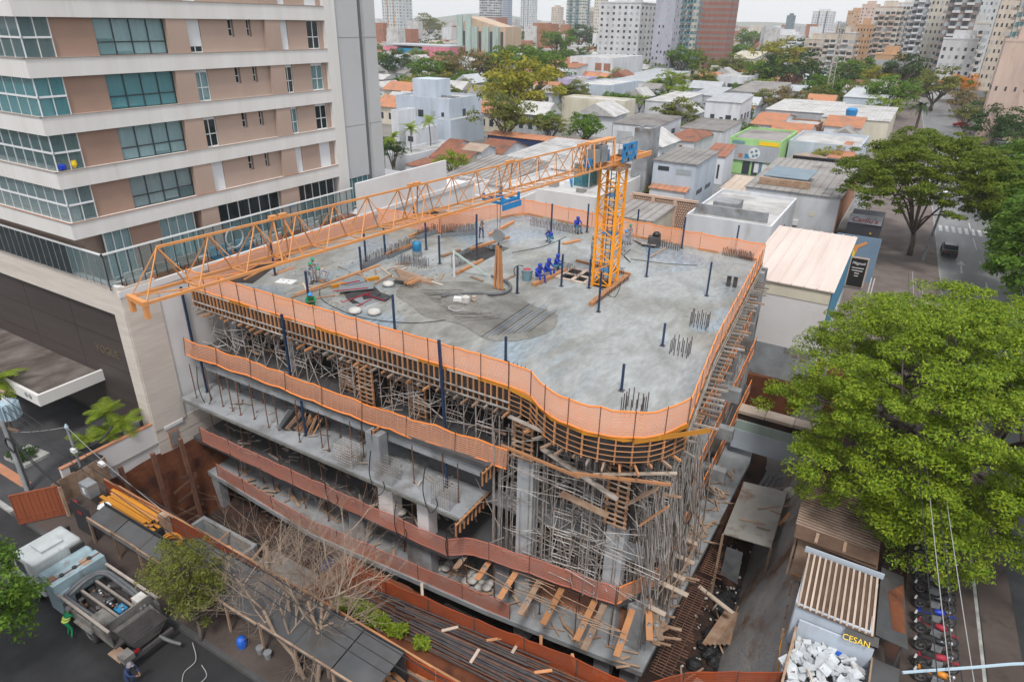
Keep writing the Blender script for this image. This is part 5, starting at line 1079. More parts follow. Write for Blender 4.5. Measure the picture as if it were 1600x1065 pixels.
# tanks across the truck behind the cab
for x,r,z in ((-31.0,.42,2.05),): B().lathe((x,9.05,z),[(.05,0),(r*.8,.0),(r,.08),(r,2.27),(r*.8,2.35),(.05,2.35)],18,'y').go('water_tank','tank_blue',TK,smooth=False)
o=tb('oil_tank','tank_blue',-30.55,-29.75,8.98,11.42,1.3,2.4)
for yy in (9.6,10.2,10.9): B().lathe((-30.15,yy,2.4),[(.11,0),(.11,.08),(.02,.1)],10).go('filler_cap','rubber',TK)
tb('tank_strap','steel_rust',-30.2,-30.1,8.96,11.44,2.4,2.42); tb('side_tank','tank_blue',-30.6,-29.4,8.98,9.6,.7,1.9); tb('rust_patch','steel_rust',-30.5,-30.1,9.15,9.4,2.402,2.42); tb('rust_patch','timber_old',-30.4,-29.9,10.5,10.9,2.402,2.42)
# open body with rails
tb('bed_floor','steel_dark',-29.7,-25.5,9.05,11.35,.9,1.0)
for yy in (9.05,11.35):
    tb('side_board','bed_grey',-29.7,-25.6,yy-.03,yy+.03,1.0,1.55); tb('side_rail','timber_grey',-29.7,-25.6,yy-.06,yy+.06,1.9,1.98); 
    for x in (-29.6,-28.3,-27,-25.7): tb('rail_post','bed_grey',x-.04,x+.04,yy-.04,yy+.04,1.5,1.95)
for yy in (9.85,10.55): tb('inner_rail','timber_grey',-29.4,-26.2,yy-.05,yy+.05,1.7,1.8); tb('inner_wall','steel_dark',-29.4,-26.2,yy-.04,yy+.04,1.0,1.7)
tb('engine_block','steel_dark',-28.9,-27.6,9.95,10.45,1.0,1.6); tb('blue_can','barrel_blue',-26.9,-26.4,10.0,10.4,1.0,1.75); tb('pump_box','bed_grey',-27.3,-26.0,9.1,9.75,1.0,1.8); tb('valve_chest','cloth_pale',-26.6,-26.1,10.7,11.2,1.0,1.95)
for k in range(26): p_=V(random.uniform(-29.2,-26.2),random.choice([9.4,10.2,10.9])+random.uniform(-.25,.25),1.0); piece('machine_part',random.choice(['steel_rust','metal_grey','steel_dark','steel_dark','timber_old']),TK,p_,p_+V(random.uniform(-.5,.5),random.uniform(-.2,.2),random.uniform(.15,.7)),random.uniform(.06,.25),random.uniform(.06,.2))
for k in range(12): piece('engine_pipe',random.choice(['steel_rust','metal_grey','steel_dark']),TK,(-28.8+k*.2,10.0+random.random()*.4,1.6),(-28.6+k*.2,10.0+random.random()*.4,1.85),.08,.08)
for k,rr in enumerate((1.0,.92)): B().path(catmull([(-29.4+.2*k,9.2+.1*k,1.9),(-29.45+.2*k,10.2,2.1),(-29.2+.1*k,11.0-.1*k,2.0),(-28,11.15-.15*k,1.85),(-26.6,11.1-.15*k,1.75),(-25.9,10.9-.2*k,1.6)],5),.09,8).go('rubber_hose','pipe_grey',TK,smooth=True)
B().path(catmull([(-29.4,9.2,1.9),(-28.5,9.25,1.75),(-27.4,9.35,1.6),(-26.8,9.5,1.5)],5),.09,8).go('rubber_hose','pipe_grey',TK,smooth=True)
# hopper at the tail with its grid
hb=B(); hb.add([(-25.9,9.3,1.6),(-24.6,9.3,1.45),(-24.6,11.1,1.45),(-25.9,11.1,1.6),(-25.6,9.7,.7),(-24.9,9.7,.65),(-24.9,10.7,.65),(-25.6,10.7,.7)],[(0,1,5,4),(1,2,6,5),(2,3,7,6),(3,0,4,7),(4,5,6,7)]); hb.go('hopper','bed_grey',TK)
for k in range(13): tb('grid_bar','steel_dark',-25.75+k*.09,-25.72+k*.09,9.35,11.05,1.42,1.46)
tb('tail_wall','bed_grey',-26.05,-25.98,9.1,11.3,1.0,2.0); tb('tail_step','timber_old',-25.6,-24.7,8.75,9.25,.85,.92); tb('tail_lamp','red_paint',-24.62,-24.56,9.35,9.6,.9,1.05); tb('tail_bumper','steel_dark',-24.7,-24.55,9.2,11.2,.55,.75)
B().path(catmull([(-24.7,10.6,.75),(-24.4,10.7,.6),(-24.1,10.85,.45),(-23.8,11.0,.35)],5),.09,8).go('delivery_pipe','pipe_grey',TK,smooth=True); tb('wash_box','bed_grey',-24.9,-24.4,8.8,9.3,.9,1.2)
tag(B().path(catmull([(-23.5,11.35,.28),(-22.7,10.9,.1),(-22.6,10.2,.06),(-21.8,9.7,.05),(-21.6,10.6,.05),(-22.3,10.9,.05)],6),.02,6).go('water_hose','cable_pale'),'pale hose snaking on the street behind the truck','hose')
# hoarding over the pavement: sloping sheets on posts, upright sheets behind
HD=thing('pavement_hoarding','dark sheet hoarding with a sloping grey roof along the pavement','hoarding',(-24,13.6,0))
xs=list(np.arange(-34.0,-11.5,2.25))
for i,(x0,x1) in enumerate(zip(xs,xs[1:])):
    dz=random.uniform(-.05,.05)-(.3 if i<3 else .1); y0=12.75+random.uniform(-.05,.08); y1=13.8 if i<3 else 14.5+min(i,5)*.08
    B().slab([(x0+.02,y0,1.95+dz),(x1-.02,y0,1.95+dz),(x1-.02,y1,2.25+dz),(x0+.02,y1,2.25+dz)],.03).go('roof_sheet','sheet_grey',HD)
    pbox('wall_sheet','sheet_dark',HD,x0,x1-.01,y1+.02,y1+.06,.12,2.2); piece('post','timber_old',HD,(x0+.1,y0+.08,.1),(x0+.1,y0+.08,1.92),.09,.09)
    pbox('front_beam','timber_old',HD,x0,x1-.02,y0+.04,y0+.12,1.8,1.9)
B().box(-35.9,-34.05,12.98,13.02,.1,2.2).go('end_sheet','sheet_dark',HD); pbox('red_emblem','red_paint',HD,-35.3,-34.9,12.955,12.975,1.5,1.65)
# brown hoarding with meter box, black tarpaulin, gate leaf
BH=thing('brown_hoarding','weathered brown timber hoarding with a grey meter box beside the gate','hoarding',(-38,14.5,0))
for k in range(7): piece('board','timber_old',BH,(-38.75+.02*k,13.4+k*.46,.1),(-38.75+.02*k,13.4+k*.46,1.75),.04,.43,(0,1,0)) if 0 else pbox('board','timber_old',BH,-38.8,-38.76,13.4+k*.46,13.84+k*.46,.1,1.7+.04*(k%3))
pbox('corner_post','timber_old',BH,-37.5,-37.35,13.2,13.35,.1,2.2); pbox('meter_box','metal_grey',BH,-37.6,-36.7,14.3,14.9,.9,1.75); pbox('meter_window','frame_white',BH,-37.3,-37.05,14.28,14.3,1.1,1.5); pbox('notice','sign_white',BH,-37.9,-37.6,13.36,13.39,1.3,1.6); pbox('red_valve','red_paint',BH,-37.3,-37.0,13.5,13.75,.7,1.0); pbox('warning_sticker','w_pink',BH,-38.74,-38.73,13.5,13.8,1.2,1.5); pbox('lamp_box','frame_white',BH,-37.9,-37.4,15.7,15.95,2.0,2.2)
tag(B().slab([(-40.9,14.9,1.4),(-39.0,15.3,1.5),(-39.2,16.7,1.6),(-40.6,16.6,1.5)],.06).slab([(-40.9,14.9,1.4),(-39.0,15.3,1.5),(-39.0,15.25,.2),(-40.9,14.85,.2)],.02).go('black_tarpaulin','bag_black'),'black tarpaulin hung at the end of the forecourt wall','tarpaulin')
GT=thing('site_gate','rust red corrugated metal gate leaf standing open on the driveway','gate',(-38.2,12.4,0)); g0=V(-38.95,11.4,.15); g1=V(-37.6,13.3,.15); gd=(g1-g0)
for k in range(11): piece('sheet_rib','gate_red',GT,g0+gd*(k+.5)/11+V(0,0,.1),g0+gd*(k+.5)/11+V(0,0,2.0),.20,.05+.03*(k%2),(gd.y,-gd.x,0))
for h in (.05,.45,2.02): piece('frame_rail','gate_red',GT,g0+V(0,0,h),g1+V(0,0,h),.1,.06)
for e in (g0,g1): piece('frame_stile','gate_red',GT,e,e+V(0,0,2.05),.09,.09)
# yellow boards stacked behind the hoarding
for i in range(16):
    yy=14.5+.085*i+(i%2)*.02; z=.75+.12*(i%4); x0=-36+random.uniform(-.3,.3)
    tag(piece('yellow_board','board_yellow' if i%5 else 'timber',None,(x0,yy-.1,z),(-31.7+random.uniform(-.3,.6),yy-.15,z+.02),.2,.06),'yellow formwork board on the stack beside the gate, %s from the street'%ordn(i),'board','stack of yellow boards')
tag(B().box(-36.3,-31.2,14.45,15.5,.12,.66).go('board_trestle','sheet_dark'),'dark container under the stacked yellow boards','container')
tag(B().box(-31.6,-31.0,15.2,15.55,.1,1.4).go('timber_block','timber_old'),'upright brown timber panel against the front net','panel')
b=B()
for k in range(7): b.path([V(-30.0+.55*math.cos(t+k)+.1*math.sin(k*3),14.9+.4*math.sin(t+k),.35+.05*k) for t in np.linspace(0,5.8,12)],.04,5)
tag(b.go('yellow_hose_coil','board_yellow'),'heap of coiled yellow hose near the front net','hose')
tag(B().lathe((-35.2,14.3,1.05),[(.25,0),(.4,.03),(.3,.1)],7).go('paper_bag','frame_white'),'white paper bag lying on the yellow boards','bag')
# nets of the front
net('safety_net','dull red orange net along the pavement in front of the pit, with a timber rail',[V(-37.3,15.6,0),V(-29,15.75,0),V(-20,15.7,0),V(-15,15.45,0),V(-10,15.5,0)],.1,1.15,'net_dark',sag=.04,seed=20,posts=2.6,pm='timber_old')
RL=thing('net_rail','timber top rail carrying the net along the pavement','rail',(-26,15.6,1.2)); Pq=resample([V(-37.3,15.55,1.32),V(-29,15.7,1.3),V(-20,15.65,1.28),V(-10,15.45,1.28)],2.7)
for a,c in zip(Pq,Pq[1:]): piece('rail_length','timber',RL,a,c+V(0,0,random.uniform(-.05,.05)),.09,.07)
net('safety_net','orange net on the brink of the pit, second fence from the street',[V(-20.3,18.2,0),V(-15.7,18.45,0),V(-12.9,18.65,0),V(-8,19.2,0),V(-5,19.25,0)],.1,1.15,'net_dark',sag=.03,seed=21,posts=2.5,pm='steel_dark')
net('safety_net','orange net at the bottom edge before the dark pit',[V(-5,19.25,0),V(-3.2,21.2,0),V(.7,23.6,0)],.1,1.1,'net_dark',sag=.03,seed=22,posts=2.2,pm='steel_dark')
# stacks of long bars on the soil shelf
for i in range(34):
    yy=16.45+.052*i; x0=random.uniform(-19.5,-14.5); L=random.uniform(7,11)
    tag(piece('steel_bar','steel_dark' if i%4 else 'steel_rust',None,(x0,yy+.1+random.uniform(-.12,.12),.34+.05*(i%3)),(min(x0+L,-3.2),yy+.32+.02*i+random.uniform(-.25,.2),.34+.05*(i%3)),.06,.05),'long dark steel bar stacked on the red soil, %s from the street'%ordn(i),'steel bar','long bars stacked on the red soil')
for i,(px,py) in enumerate(((660,930),(760,1000),(800,1020),(835,1050),(690,985),(845,1015),(735,1035),(900,1045))):
    p=at(px,py,.45); a=random.uniform(.6,2.4); tag(piece('short_board','timber' if i%2 else 'board_pale',None,p,p+V(math.cos(a)*.8,math.sin(a)*.8,.03),.14,.05),'short board lying across the steel bars, %s from the left'%ORD[i],'board','short boards on the bars')
# timber heaps between hoarding and net
for i in range(26):
    x=-23+i*.5; y=14.9+random.uniform(-.25,.35); a=random.uniform(-.9,1.3); L=random.uniform(.8,2.2)
    tag(piece('waste_board',random.choice(['timber','timber','timber_old']),None,(x,y,.35+random.random()*.5),(x+math.cos(a)*L*.8,y+math.sin(a)*L*.35,.4+random.random()*.6),.18,.05),'waste board heaped behind the hoarding, %s from the left'%ordn(i),'board','waste boards behind the hoarding')
for i in range(9): tag(B().obox((-15.2+.35*(i%4)+.05*i,14.15+.3*(i//4),.2+.12*(i//4)),.55,.3,.12,random.uniform(-.5,.5)).go('timber_offcut','timber'),'square timber offcut heaped at the right end of the hoarding, %s in the heap'%ORD[i],'offcut','timber offcuts')
# in the left part of the pit
for i,(x,yy,l) in enumerate(((-39.0,17.6,0),(-38.9,19.6,.25),(-38.7,21.6,.1))): tag(piece('soldier_pile','steel_rust',None,(x,yy,-7),(x-.3+l,yy-.1,.2),.24,.24),'rusty steel pile standing against the earth face, %s from the street'%ORD[i],'pile','steel piles at the earth face')
for i in range(5): tag(piece('lagging_board','steel_rust',None,(-38.85,19.5+random.random()*1.5,-6.3+i*.9),(-38.75,22,-6.2+i*.9+random.uniform(-.4,.4)),.05,.2),'old lagging board between the rusty piles, %s from the bottom'%ORD[i],'board','lagging boards')
pt=thing('concrete_tank','low concrete basin on the pit floor at the left','basin',(-35,19,-7)); boxes('wall','concrete',pt,(-37.5,-32,20.9,21.15,-7,-5.6),(-37.5,-37.25,17.6,20.9,-7,-5.6),(-32.2,-31.95,17.6,20.9,-7,-5.6)); pbox('floor','shotcrete',pt,-37.2,-32.25,17.4,20.85,-7,-6.7)
tag(B().box(-31.5,-23.5,17.2,22,-7.2,-6.55).go('blinding_slab','shotcrete'),'pale concrete slab on the pit floor behind the front net','slab')
for i in range(10):
    x=-36+i*1.2; tag(piece('pit_plank','timber_old',None,(x,17.6+random.random()*3,-6.3),(x+random.uniform(-1.5,1.8),19+random.random()*3,-6.0+random.random()*.6),.2,.05),'old plank dropped on the left pit floor, %s from the left'%ORD[i],'plank','planks on the left pit floor')
c=V(-25.2,21.4,-6.9); tag(B().lathe((c.x,c.y,c.z),[(.6,0),(.75,.2),(.75,2.6),(.7,2.7),(.05,2.7)],18).go('water_drum','pot_blue' if 0 else 'cloth_navy',smooth=False),'large dark blue drum standing in the pit before the slab','drum')
tag(B().tube((-22.4,21.3,-5.2),(-17.6,21.7,-5.0),.75,n=18).go('sheet_roll','pipe_grey'),'long dark roll lying in the pit below the lowest slab','roll')
for i,(x0,x1,z,yy) in enumerate(((-30,-21,-4.6,21.4),(-17.5,-8,-4.8,21.6))):
    t=thing('starter_bars','row of bent starter bars along the lowest slab edge, %s'%['left half','right half'][i],'rebar',((x0+x1)/2,yy,z),'starter bars along the lowest slab'); b=B(); k=x0
    while k<x1: b.path([(k,22.9,z+.4),(k-.1,22.0,z+.5),(k-.25,yy-.2,z+.35),(k-.3,yy-.35,z+.0)],.022,4); k+=.16
    tag(b.go('bars','rebar',t),kind='stuff')
tag(B().lathe((-21.5,12.5,.12),[(.2,0),(.24,.3),(.2,.5),(.08,.6)],10).go('blue_jerrycan','pot_blue'),'blue jerrycan standing on the pavement by the dead tree','can')
for i,x in enumerate((-20.5,-20.0)): tag(B().lathe((x,12.7,.12),[(.14,0),(.18,.35),(.19,.36)],10).go('bucket','metal_grey'),'grey bucket on the pavement by the dead tree, %s one'%['left','right'][i],'bucket','buckets')
# poles and wires
UP=thing('utility_pole','concrete utility pole with a blue grey transformer at the left edge','pole',(-42,13.3,.1)); B().tube((-42,13.3,.1),(-42,13.3,11),.2,.13,10).go('pole','concrete',UP)
for k in range(5): B().lathe((-42,13.3,.8+k*.7),[(.205-.005*k,0),(.21-.005*k,.03),(.2-.005*k,.06)],10).go('pole_band','metal_grey',UP)
tc=V(-41.2,13.5,5.4); B().lathe(tc,[(.05,0),(.42,.02),(.42,1.05),(.38,1.12),(.05,1.15)],16).go('transformer','insulator',UP)
for k in range(14): a=2*math.pi*k/14; piece('cooling_fin','insulator',UP,tc+V(.5*math.cos(a),.5*math.sin(a),.1),tc+V(.5*math.cos(a),.5*math.sin(a),1.0),.05,.14,(math.cos(a),math.sin(a),0))
for k in range(3): B().lathe(tc+V(-.25+.25*k,0,1.12),[(.04,0),(.07,.05),(.05,.12),(.03,.3)],8).go('bushing','frame_white',UP)
for h in (4.6,7.2): piece('cross_arm','timber_old',UP,(-42.9,13.1,h),(-40.9,13.5,h),.1,.12)
piece('conduit','steel_dark',UP,(-41.75,13.3,.1),(-41.75,13.3,5),.09,.09); B().path([V(-41.6+.5*math.cos(t),13.1,3.6+.45*math.sin(t)) for t in np.linspace(0,6.2,14)],.05).go('cable_coil','cable',UP)
LP=thing('service_pole','short steel service pole with cables at the end of the forecourt wall','pole',(-39.4,15.4,.1)); B().tube((-39.4,15.4,.1),(-39.6,15.4,4.2),.07,n=8).go('pole','metal_grey',LP); B().path(catmull([V(-39.5,15.4,2.6),V(-39.9,16.0,2.2),V(-39.9,17.2,2.3),V(-39.9,18.0,2.8)],5),.07).go('service_cable','cable',LP); pbox('junction_box','frame_white',LP,-39.6,-39.25,15.2,15.45,2.6,2.85); B().lathe((-39.6,15.4,4.2),[(.1,0),(.12,.1),(.04,.3)],8).go('insulator','insulator',LP)
def wire(label,p,q,sag,m='cable',r=.02):
    P=[Vector(p).lerp(Vector(q),t)+V(0,0,-sag*4*t*(1-t)) for t in np.linspace(0,1,18)]; tag(B().path(P,r,5).go('overhead_wire',m),label,'wire','overhead wires')
for i in range(3): wire('black overhead wire along the pavement, %s of three'%['lowest','middle','highest'][i],(-42,13.25+.1*i,6.2+.35*i),(2,11.2+.2*i,6.6+.35*i),1.2-.15*i)
wire('pale service wire from the transformer to the forecourt wall',(-41.4,13.4,4.4),(-39.6,15.4,4.3),.1,'cable_pale',.015); wire('pale wire from the service pole to the right',(-39.6,15.4,4.3),(-30,15.2,1.9),.3,'cable_pale',.015)
for i in range(2): wire('thick black cable from the pole to the brown hoarding, %s'%['upper','lower'][i],(-41.8,13.3,4.2-.4*i),(-37.4,13.3,2.3-.1*i),.3,'cable',.035)
# ================================================================ right side: slope, sheds, rubble, motorcycles
SH=thing('steel_sheet_roof','tilted rusty steel sheet roof over the right side of the pit','roof',(-3.4,37,-1.6))
q=[at(1163,752,-1.5),at(1230,768,-1.4),at(1205,855,-1.6),at(1130,833,-1.7)]; q=[q[3],q[2],q[1],q[0]]; B().slab(q,.06).go('sheet','steel_sheet',SH,fix=True)
for i,(u,v,a,L) in enumerate(((.2,.3,.2,1.6),(.5,.55,.7,2.8),(.6,.25,.1,.8),(.75,.6,-.2,.7))):
    c=q[0].lerp(q[1],u).lerp(q[3].lerp(q[2],u),v); piece('rust_bar','timber_old',SH,c+V(0,0,.05),c+V(math.cos(a)*L,math.sin(a)*L,.07),.1,.03)
for p in q: piece('leg','timber_old',SH,p+V(0,0,-.06),(p.x,p.y,-7),.14,.14)
B().slab([q[0]+V(.3,.4,-1.2),q[0]+V(1.3,.4,-1.2),q[0]+V(1.4,.0,-3.4),q[0]+V(.3,.1,-3.2)],.03).go('hanging_tarp','pipe_grey',SH)
# rebar mats along the slab edge
for i,(x0,x1,y0,y1,z) in enumerate(((-5.75,-4.5,25,33,-4.6),(-5.5,-4.4,33.2,41,-4.3))):
    t=thing('rebar_grid','rusty rebar grid lying beside the lowest slab, %s part'%['near','far'][i],'rebar',((x0+x1)/2,(y0+y1)/2,z),'rebar grids by the slab'); b=B(); k=y0
    while k<y1: b.tube((x0,k,z),(x1+random.uniform(-.2,.3),k+.1,z-.12),.028,n=4,cap=False); k+=.2
    for xx in np.arange(x0+.2,x1,.45): b.tube((xx,y0,z+.03),(xx,y1,z+.03),.022,n=4,cap=False)
    tag(b.go('bars','steel_rust',t),kind='stuff')
for i in range(6):
    tag(piece('pit_board','timber_old',None,(-3.9+.24*i,29.6+.1*i,-6.2+.05*i),(-3.4+.26*i,32.6+.1*i,-6.1+.05*i),.26,.06),'brown board in the stack on the right pit floor, %s from the left'%ORD[i],'board','boards on the right pit floor')
tag(piece('white_plank','board_pale',None,(-5.2,32.2,-4.6),(-2.9,31.6,-5.0),.25,.1),'whitish plank lying across the rebar grid','plank'); tag(piece('mint_shutter','w_mint',None,(-3.9,24.6,-5.8),(-3.3,26.6,-5.5),.5,.08),'green edged panel on the pit floor near the bottom net','panel')
for i in range(14):
    x=random.uniform(-4.6,-2.6); y=random.uniform(26,34); a=random.uniform(0,3); L=random.uniform(.6,2)
    tag(piece('debris_stick','timber_old' if i%3 else 'timber_grey',None,(x,y,-6.5),(x+math.cos(a)*L*.6,y+math.sin(a)*L,-6.2),.1,.06),'stick of debris on the right pit floor, %s of the scatter'%ORD[i],'debris','debris sticks in the pit')
b=B(); r=np.random.default_rng(3)
for k in range(60):
    x=r.uniform(-4.2,-2.4); y=r.uniform(26,36.5); s=r.uniform(.2,.6); b.lathe((x,y,-6.9),[(s*.6,0),(s,.2*s),(s*.7,.6*s),(.03,.75*s)],6)
tag(b.go('debris_heap','bag_black'),'heap of black plastic and mud in the right part of the pit','debris',kind='stuff')
b=B()
for k in range(90): b.obox((r.uniform(-5,-2.4),r.uniform(24.5,41),-6.75),r.uniform(.05,.22),r.uniform(.05,.15),.08,r.uniform(0,3))
tag(b.go('pale_litter','cloth_pale'),'pale scraps scattered over the dark pit floor','litter',kind='stuff')
# cross beam with green strip and timber cap
CB=thing('retaining_beam','grey retaining wall with a green strip and timber cap across the pit','wall',(-3.5,46.8,-1)); 
B().box(-7.1,-1.0,46.3,46.5,-3.2,-1.55).go('lower_sheet','w_blue',CB); B().box(-7.1,-1.0,46.34,46.7,-1.55,-.75).go('green_strip','w_mint',CB); B().box(-7.1,-1.0,46.5,46.9,-.75,-.2).go('ledge','dark_earth',CB)
for k in range(3): pbox('cap_board','board_pale',CB,-7.1+2.05*k,-7.1+2.05*k+2.0,46.4+.05*k,47.6,-.2,.05)
for i in range(7): tag(piece('steel_profile','pipe_grey',None,(-4.6+.35*i,43.2+.2*(i%3),-5.8),(-4.0+.38*i,46.0,-4.6+.1*i),.25,.12),'grey steel profile leaning below the retaining wall, %s from the left'%ORD[i],'steel profile','grey profiles below the wall')
tag(piece('cross_timber','timber_grey',None,(-5.2,42.6,-4.2),(-1.8,43.9,-3.6),.3,.25),'thick grey timber lying across the steel profiles','timber')
bumpy(-6.5,-1.8,40.5,46.2,-6.0,.2,14,14,'pit_floor','red_earth',23)
c=V(-1.9,41.2,-2.6); tag(B().lathe(c,[(.1,0),(.45,.15),(.5,.45),(.3,.75),(.05,.8)],9).go('white_sack','cloth_pale',smooth=True),'white sack at the top of the slope by the steel sheet','sack')
for i in range(3): tag(piece('edge_plank',['timber','frame_white','frame_white'][i],None,(-1.95+.2*i,37.4+.6*i,-2.2),(-1.4+.2*i,39.3+.5*i,-2.0),.2,.06),'plank beside the steel sheet on the slope, %s from the sheet'%ORD[i],'plank','planks on the slope')
# timber edge along the top of the slope
TE=thing('slope_edging','ragged timber edging along the top of the grey slope','edging',(-.8,36,0))
for k in range(6): piece('edge_board','timber_old' if k%2 else 'board_pale',TE,(-.25-.1*k*1.05,31+1.9*k,.35),(-.34-.1*k*1.05,32.9+1.9*k,.4),.12,.3)
for k in range(9): piece('stake','timber_old',TE,(-.05-.1*k,26+1.7*k,-.1),(-.1-.1*k,26+1.7*k,.9),.08,.08); piece('cross_stick','timber',TE,(-.5-.09*k,30.5+1.2*k,.45),(.45-.09*k,30.4+1.2*k,.5),.06,.06)
tag(B().path(catmull([V(.3,20.5,.2),V(.15,24,.2),V(-.05,26,.25),V(.2,28,.2),V(-.1,30,.25)],6),.03,5).go('yellow_cable','board_yellow'),'thin yellow cable along the top of the slope','cable')
# sheds
S1=thing('brown_shed','low shed with a brown corrugated roof under the big tree','shed',(1.2,33,0))
for wl in ((-.5,3.0,30.5,30.6,.1,2.8),(-.7,-.6,30.6,36.6,.1,2.8),(2.9,3.0,30.6,36.6,.1,2.7)): pbox('wall','timber_old',S1,*wl)
B().slab([(-.75,30.2,3.0),(3.15,30.1,2.85),(3.05,36.8,2.95),(-1.0,36.8,3.1)],.04).go('roof','roof_brown',S1)
k=31.3
while k<36.8: piece('roof_rib','roof_sheet',S1,(-.8-.03*(k-30),k,3.05),(3.1,k-.04,2.92),.1,.06); k+=.24
for (x0,x1,yy) in ((1.5,1.65,30.3),(.2,.35,30.25)): pbox('roof_prop','timber_old',S1,x0,x1,yy,yy+.75,2.98,3.1)
pbox('roof_mud','roof_brown',S1,-.72,3.1,30.16,31.2,2.99,3.025) 
S2_=thing('striped_shed','low shed whose dark roof carries white ribs','shed',(1.7,27.8,0))
for wl in ((.15,3.25,26.1,26.2,.1,2.6),(.1,.2,26.2,29.4,.1,2.6),(3.2,3.3,26.2,29.4,.1,2.6)): pbox('wall','w_blue',S2_,*wl)
B().slab([(.25,26.0,2.55),(3.4,26.0,2.5),(3.25,29.5,2.8),(.05,29.5,2.85)],.04).go('roof','roof_brown',S2_)
for k in range(13): x=.25+k*.255; piece('roof_rib','board_pale',S2_,(x,26.0,2.6-.005*k),(x-.12,29.5,2.9-.005*k),.09,.08)
piece('fascia','w_blue',S2_,(-.1,29.65,2.95),(3.45,29.75,2.85),.06,.32)
SS=thing('leaning_sheet','dark blue grey metal sheet roof beside the striped shed, brown stain on it','sheet',(3.9,28.5,2.4)); B().slab([(3.45,26.2,2.5),(4.75,26.3,2.3),(4.35,30.9,2.35),(3.35,30.8,2.55)],.04).go('sheet','sheet_grey',SS); B().slab([(4.1,27.0,2.412),(4.6,27.1,2.33),(4.35,30.3,2.37),(3.75,29.3,2.47),(3.9,28.2,2.445)],.004).go('stain','red_earth',SS)
pbox('post','steel_dark',SS,4.5,4.58,26.5,26.58,.1,2.25); pbox('post','steel_dark',SS,4.25,4.33,30.5,30.58,.1,2.3); pbox('lower_sheet','sheet_grey',SS,3.5,4.7,22.5,26.1,1.2,1.24)
# rubble bay and sign
RB=thing('rubble_heap','heap of white plasterboard rubble in a boarded bay','rubble',(2,24.6,0)); pbox('bay_wall','timber_old',RB,.35,.45,22.4,26.0,.1,1.4); pbox('bay_wall','timber_old',RB,3.55,3.62,22.4,26.0,.1,1.4); pbox('back_board','w_blue',RB,.45,3.55,25.9,26.0,.1,1.9)
for k in range(260):
    x=random.uniform(.5,3.45); y=random.uniform(21.2,25.8); z=.7+.55*math.exp(-((x-2)**2+(y-24.2)**2)/3)+random.uniform(-.2,.15); a=random.uniform(0,3.1); L=random.uniform(.15,.75)
    piece('chunk','white_rubble' if k%9 else random.choice(['board_pale','cloth_pale','pot_blue','timber']),RB,(x,y,z),(x+math.cos(a)*L,y+math.sin(a)*L,z+random.uniform(-.2,.25)),random.uniform(.1,.5)*(1 if k%9 else .4),random.uniform(.03,.14),(random.uniform(-.4,.4),random.uniform(-.4,.4),1))
bumpy(.4,3.6,20.6,26.0,.55,.2,14,20,'rubble_ground','white_rubble',31)
SG=thing('black_sign','black sign board with yellow lettering at the rubble bay','sign',(2.9,26.0,2.4)); s0=V(2.25,25.85,2.15); s1=V(3.55,25.95,2.2); sd=(s1-s0).normalized(); sn=V(0,-.75,.66)
piece('board','sign_black',SG,s0+V(.05,0,.12),s1+V(.08,.02,.12),.42,.05,V(0,-.66,.75).cross(sd).cross(sd)*-1 if 0 else V(0,-.6,.8))
text_on('CESAN',.36,s0+V(-.02,-.24,-.04),sd,(0,.8,.6),'sign_yellow','lettering',SG,.01)
# motorcycles parked side by side
def moto():
    t=thing('motorcycle','x','motorcycle',(0,0,0))
    def k(b,n,m,par=t,sm=False):
        o=bpy.data.objects.new(n,b.mesh(n,m,smooth=sm)); COL.objects.link(o); o.parent=par; return o
    for x in (-.64,.66):
        w=k(B().lathe((x,-.05,.31),[(.22,0),(.29,0),(.31,.05),(.29,.1),(.22,.1),(.22,0)],16,'y',False),'wheel','rubber'); k(B().lathe((x,-.03,.31),[(.19,0),(.225,.0),(.225,.06),(.19,.06),(.19,0)],14,'y',False).lathe((x,-.03,.31),[(.01,0),(.06,0),(.06,.06),(.01,.06)],8,'y'),'rim','chrome',w)
        sp=B()
        for a in range(6): sp.bar((x,0,.31),(x+.2*math.cos(a*1.05),0,.31+.2*math.sin(a*1.05)),.015)
        k(sp,'spokes','chrome',w)
    k(B().tube((.66,-.09,.31),(.42,-.09,.95),.025).tube((.66,.09,.31),(.42,.09,.95),.025),'fork','chrome'); k(B().path([(.33,-.36,1.06),(.4,-.2,1.02),(.42,0,.98),(.4,.2,1.02),(.33,.36,1.06)],.018),'handlebar','rubber')
    for s in (-1,1): k(B().tube((.4,.22*s,1.02),(.36,.34*s,1.24),.008).lathe((.36,.36*s,1.22),[(.02,0),(.07,.03),(.02,.08)],8),'mirror','rubber')
    k(B().lathe((.44,0,.86),[(.02,.12),(.09,.1),(.1,0),(.05,-.08)],10,'x'),'headlight','chrome'); k(B().path([(.38,0,.85),(.1,0,.5),(-.3,0,.5),(-.64,0,.31)],.04),'frame','steel_dark'); k(B().obox((-.02,0,.28),.42,.26,.3),'engine','metal_grey')
    k(B().path([(.05,.12,.35),(-.3,.15,.25),(-.75,.16,.36)],.045,7),'exhaust','chrome'); k(B().lathe((.1,0,.78),[(.02,-.28),(.12,-.22),(.15,0),(.14,.15),(.05,.26)],10,'x'),'fuel_tank','red_paint',sm=True)
    k(B().prism([(-.75,-.1),(-.15,-.14),(-.15,.14),(-.75,.1)],.76,.86),'seat','rubber'); k(B().bar((-.3,0,.7),(-.85,0,.78),.16,.1),'tail','red_paint'); k(B().bar((.5,0,.58),(.86,0,.62),.12,.03),'front_mudguard','red_paint'); k(B().bar((-.88,0,.72),(-.92,0,.5),.1,.02),'number_plate','frame_white')
    return t
pr=moto(); colr=['car_dark','car_dark','car_dark','sign_red','car_dark','car_dark','moto_blue','sign_red','car_dark','sign_red','moto_orange','car_dark']
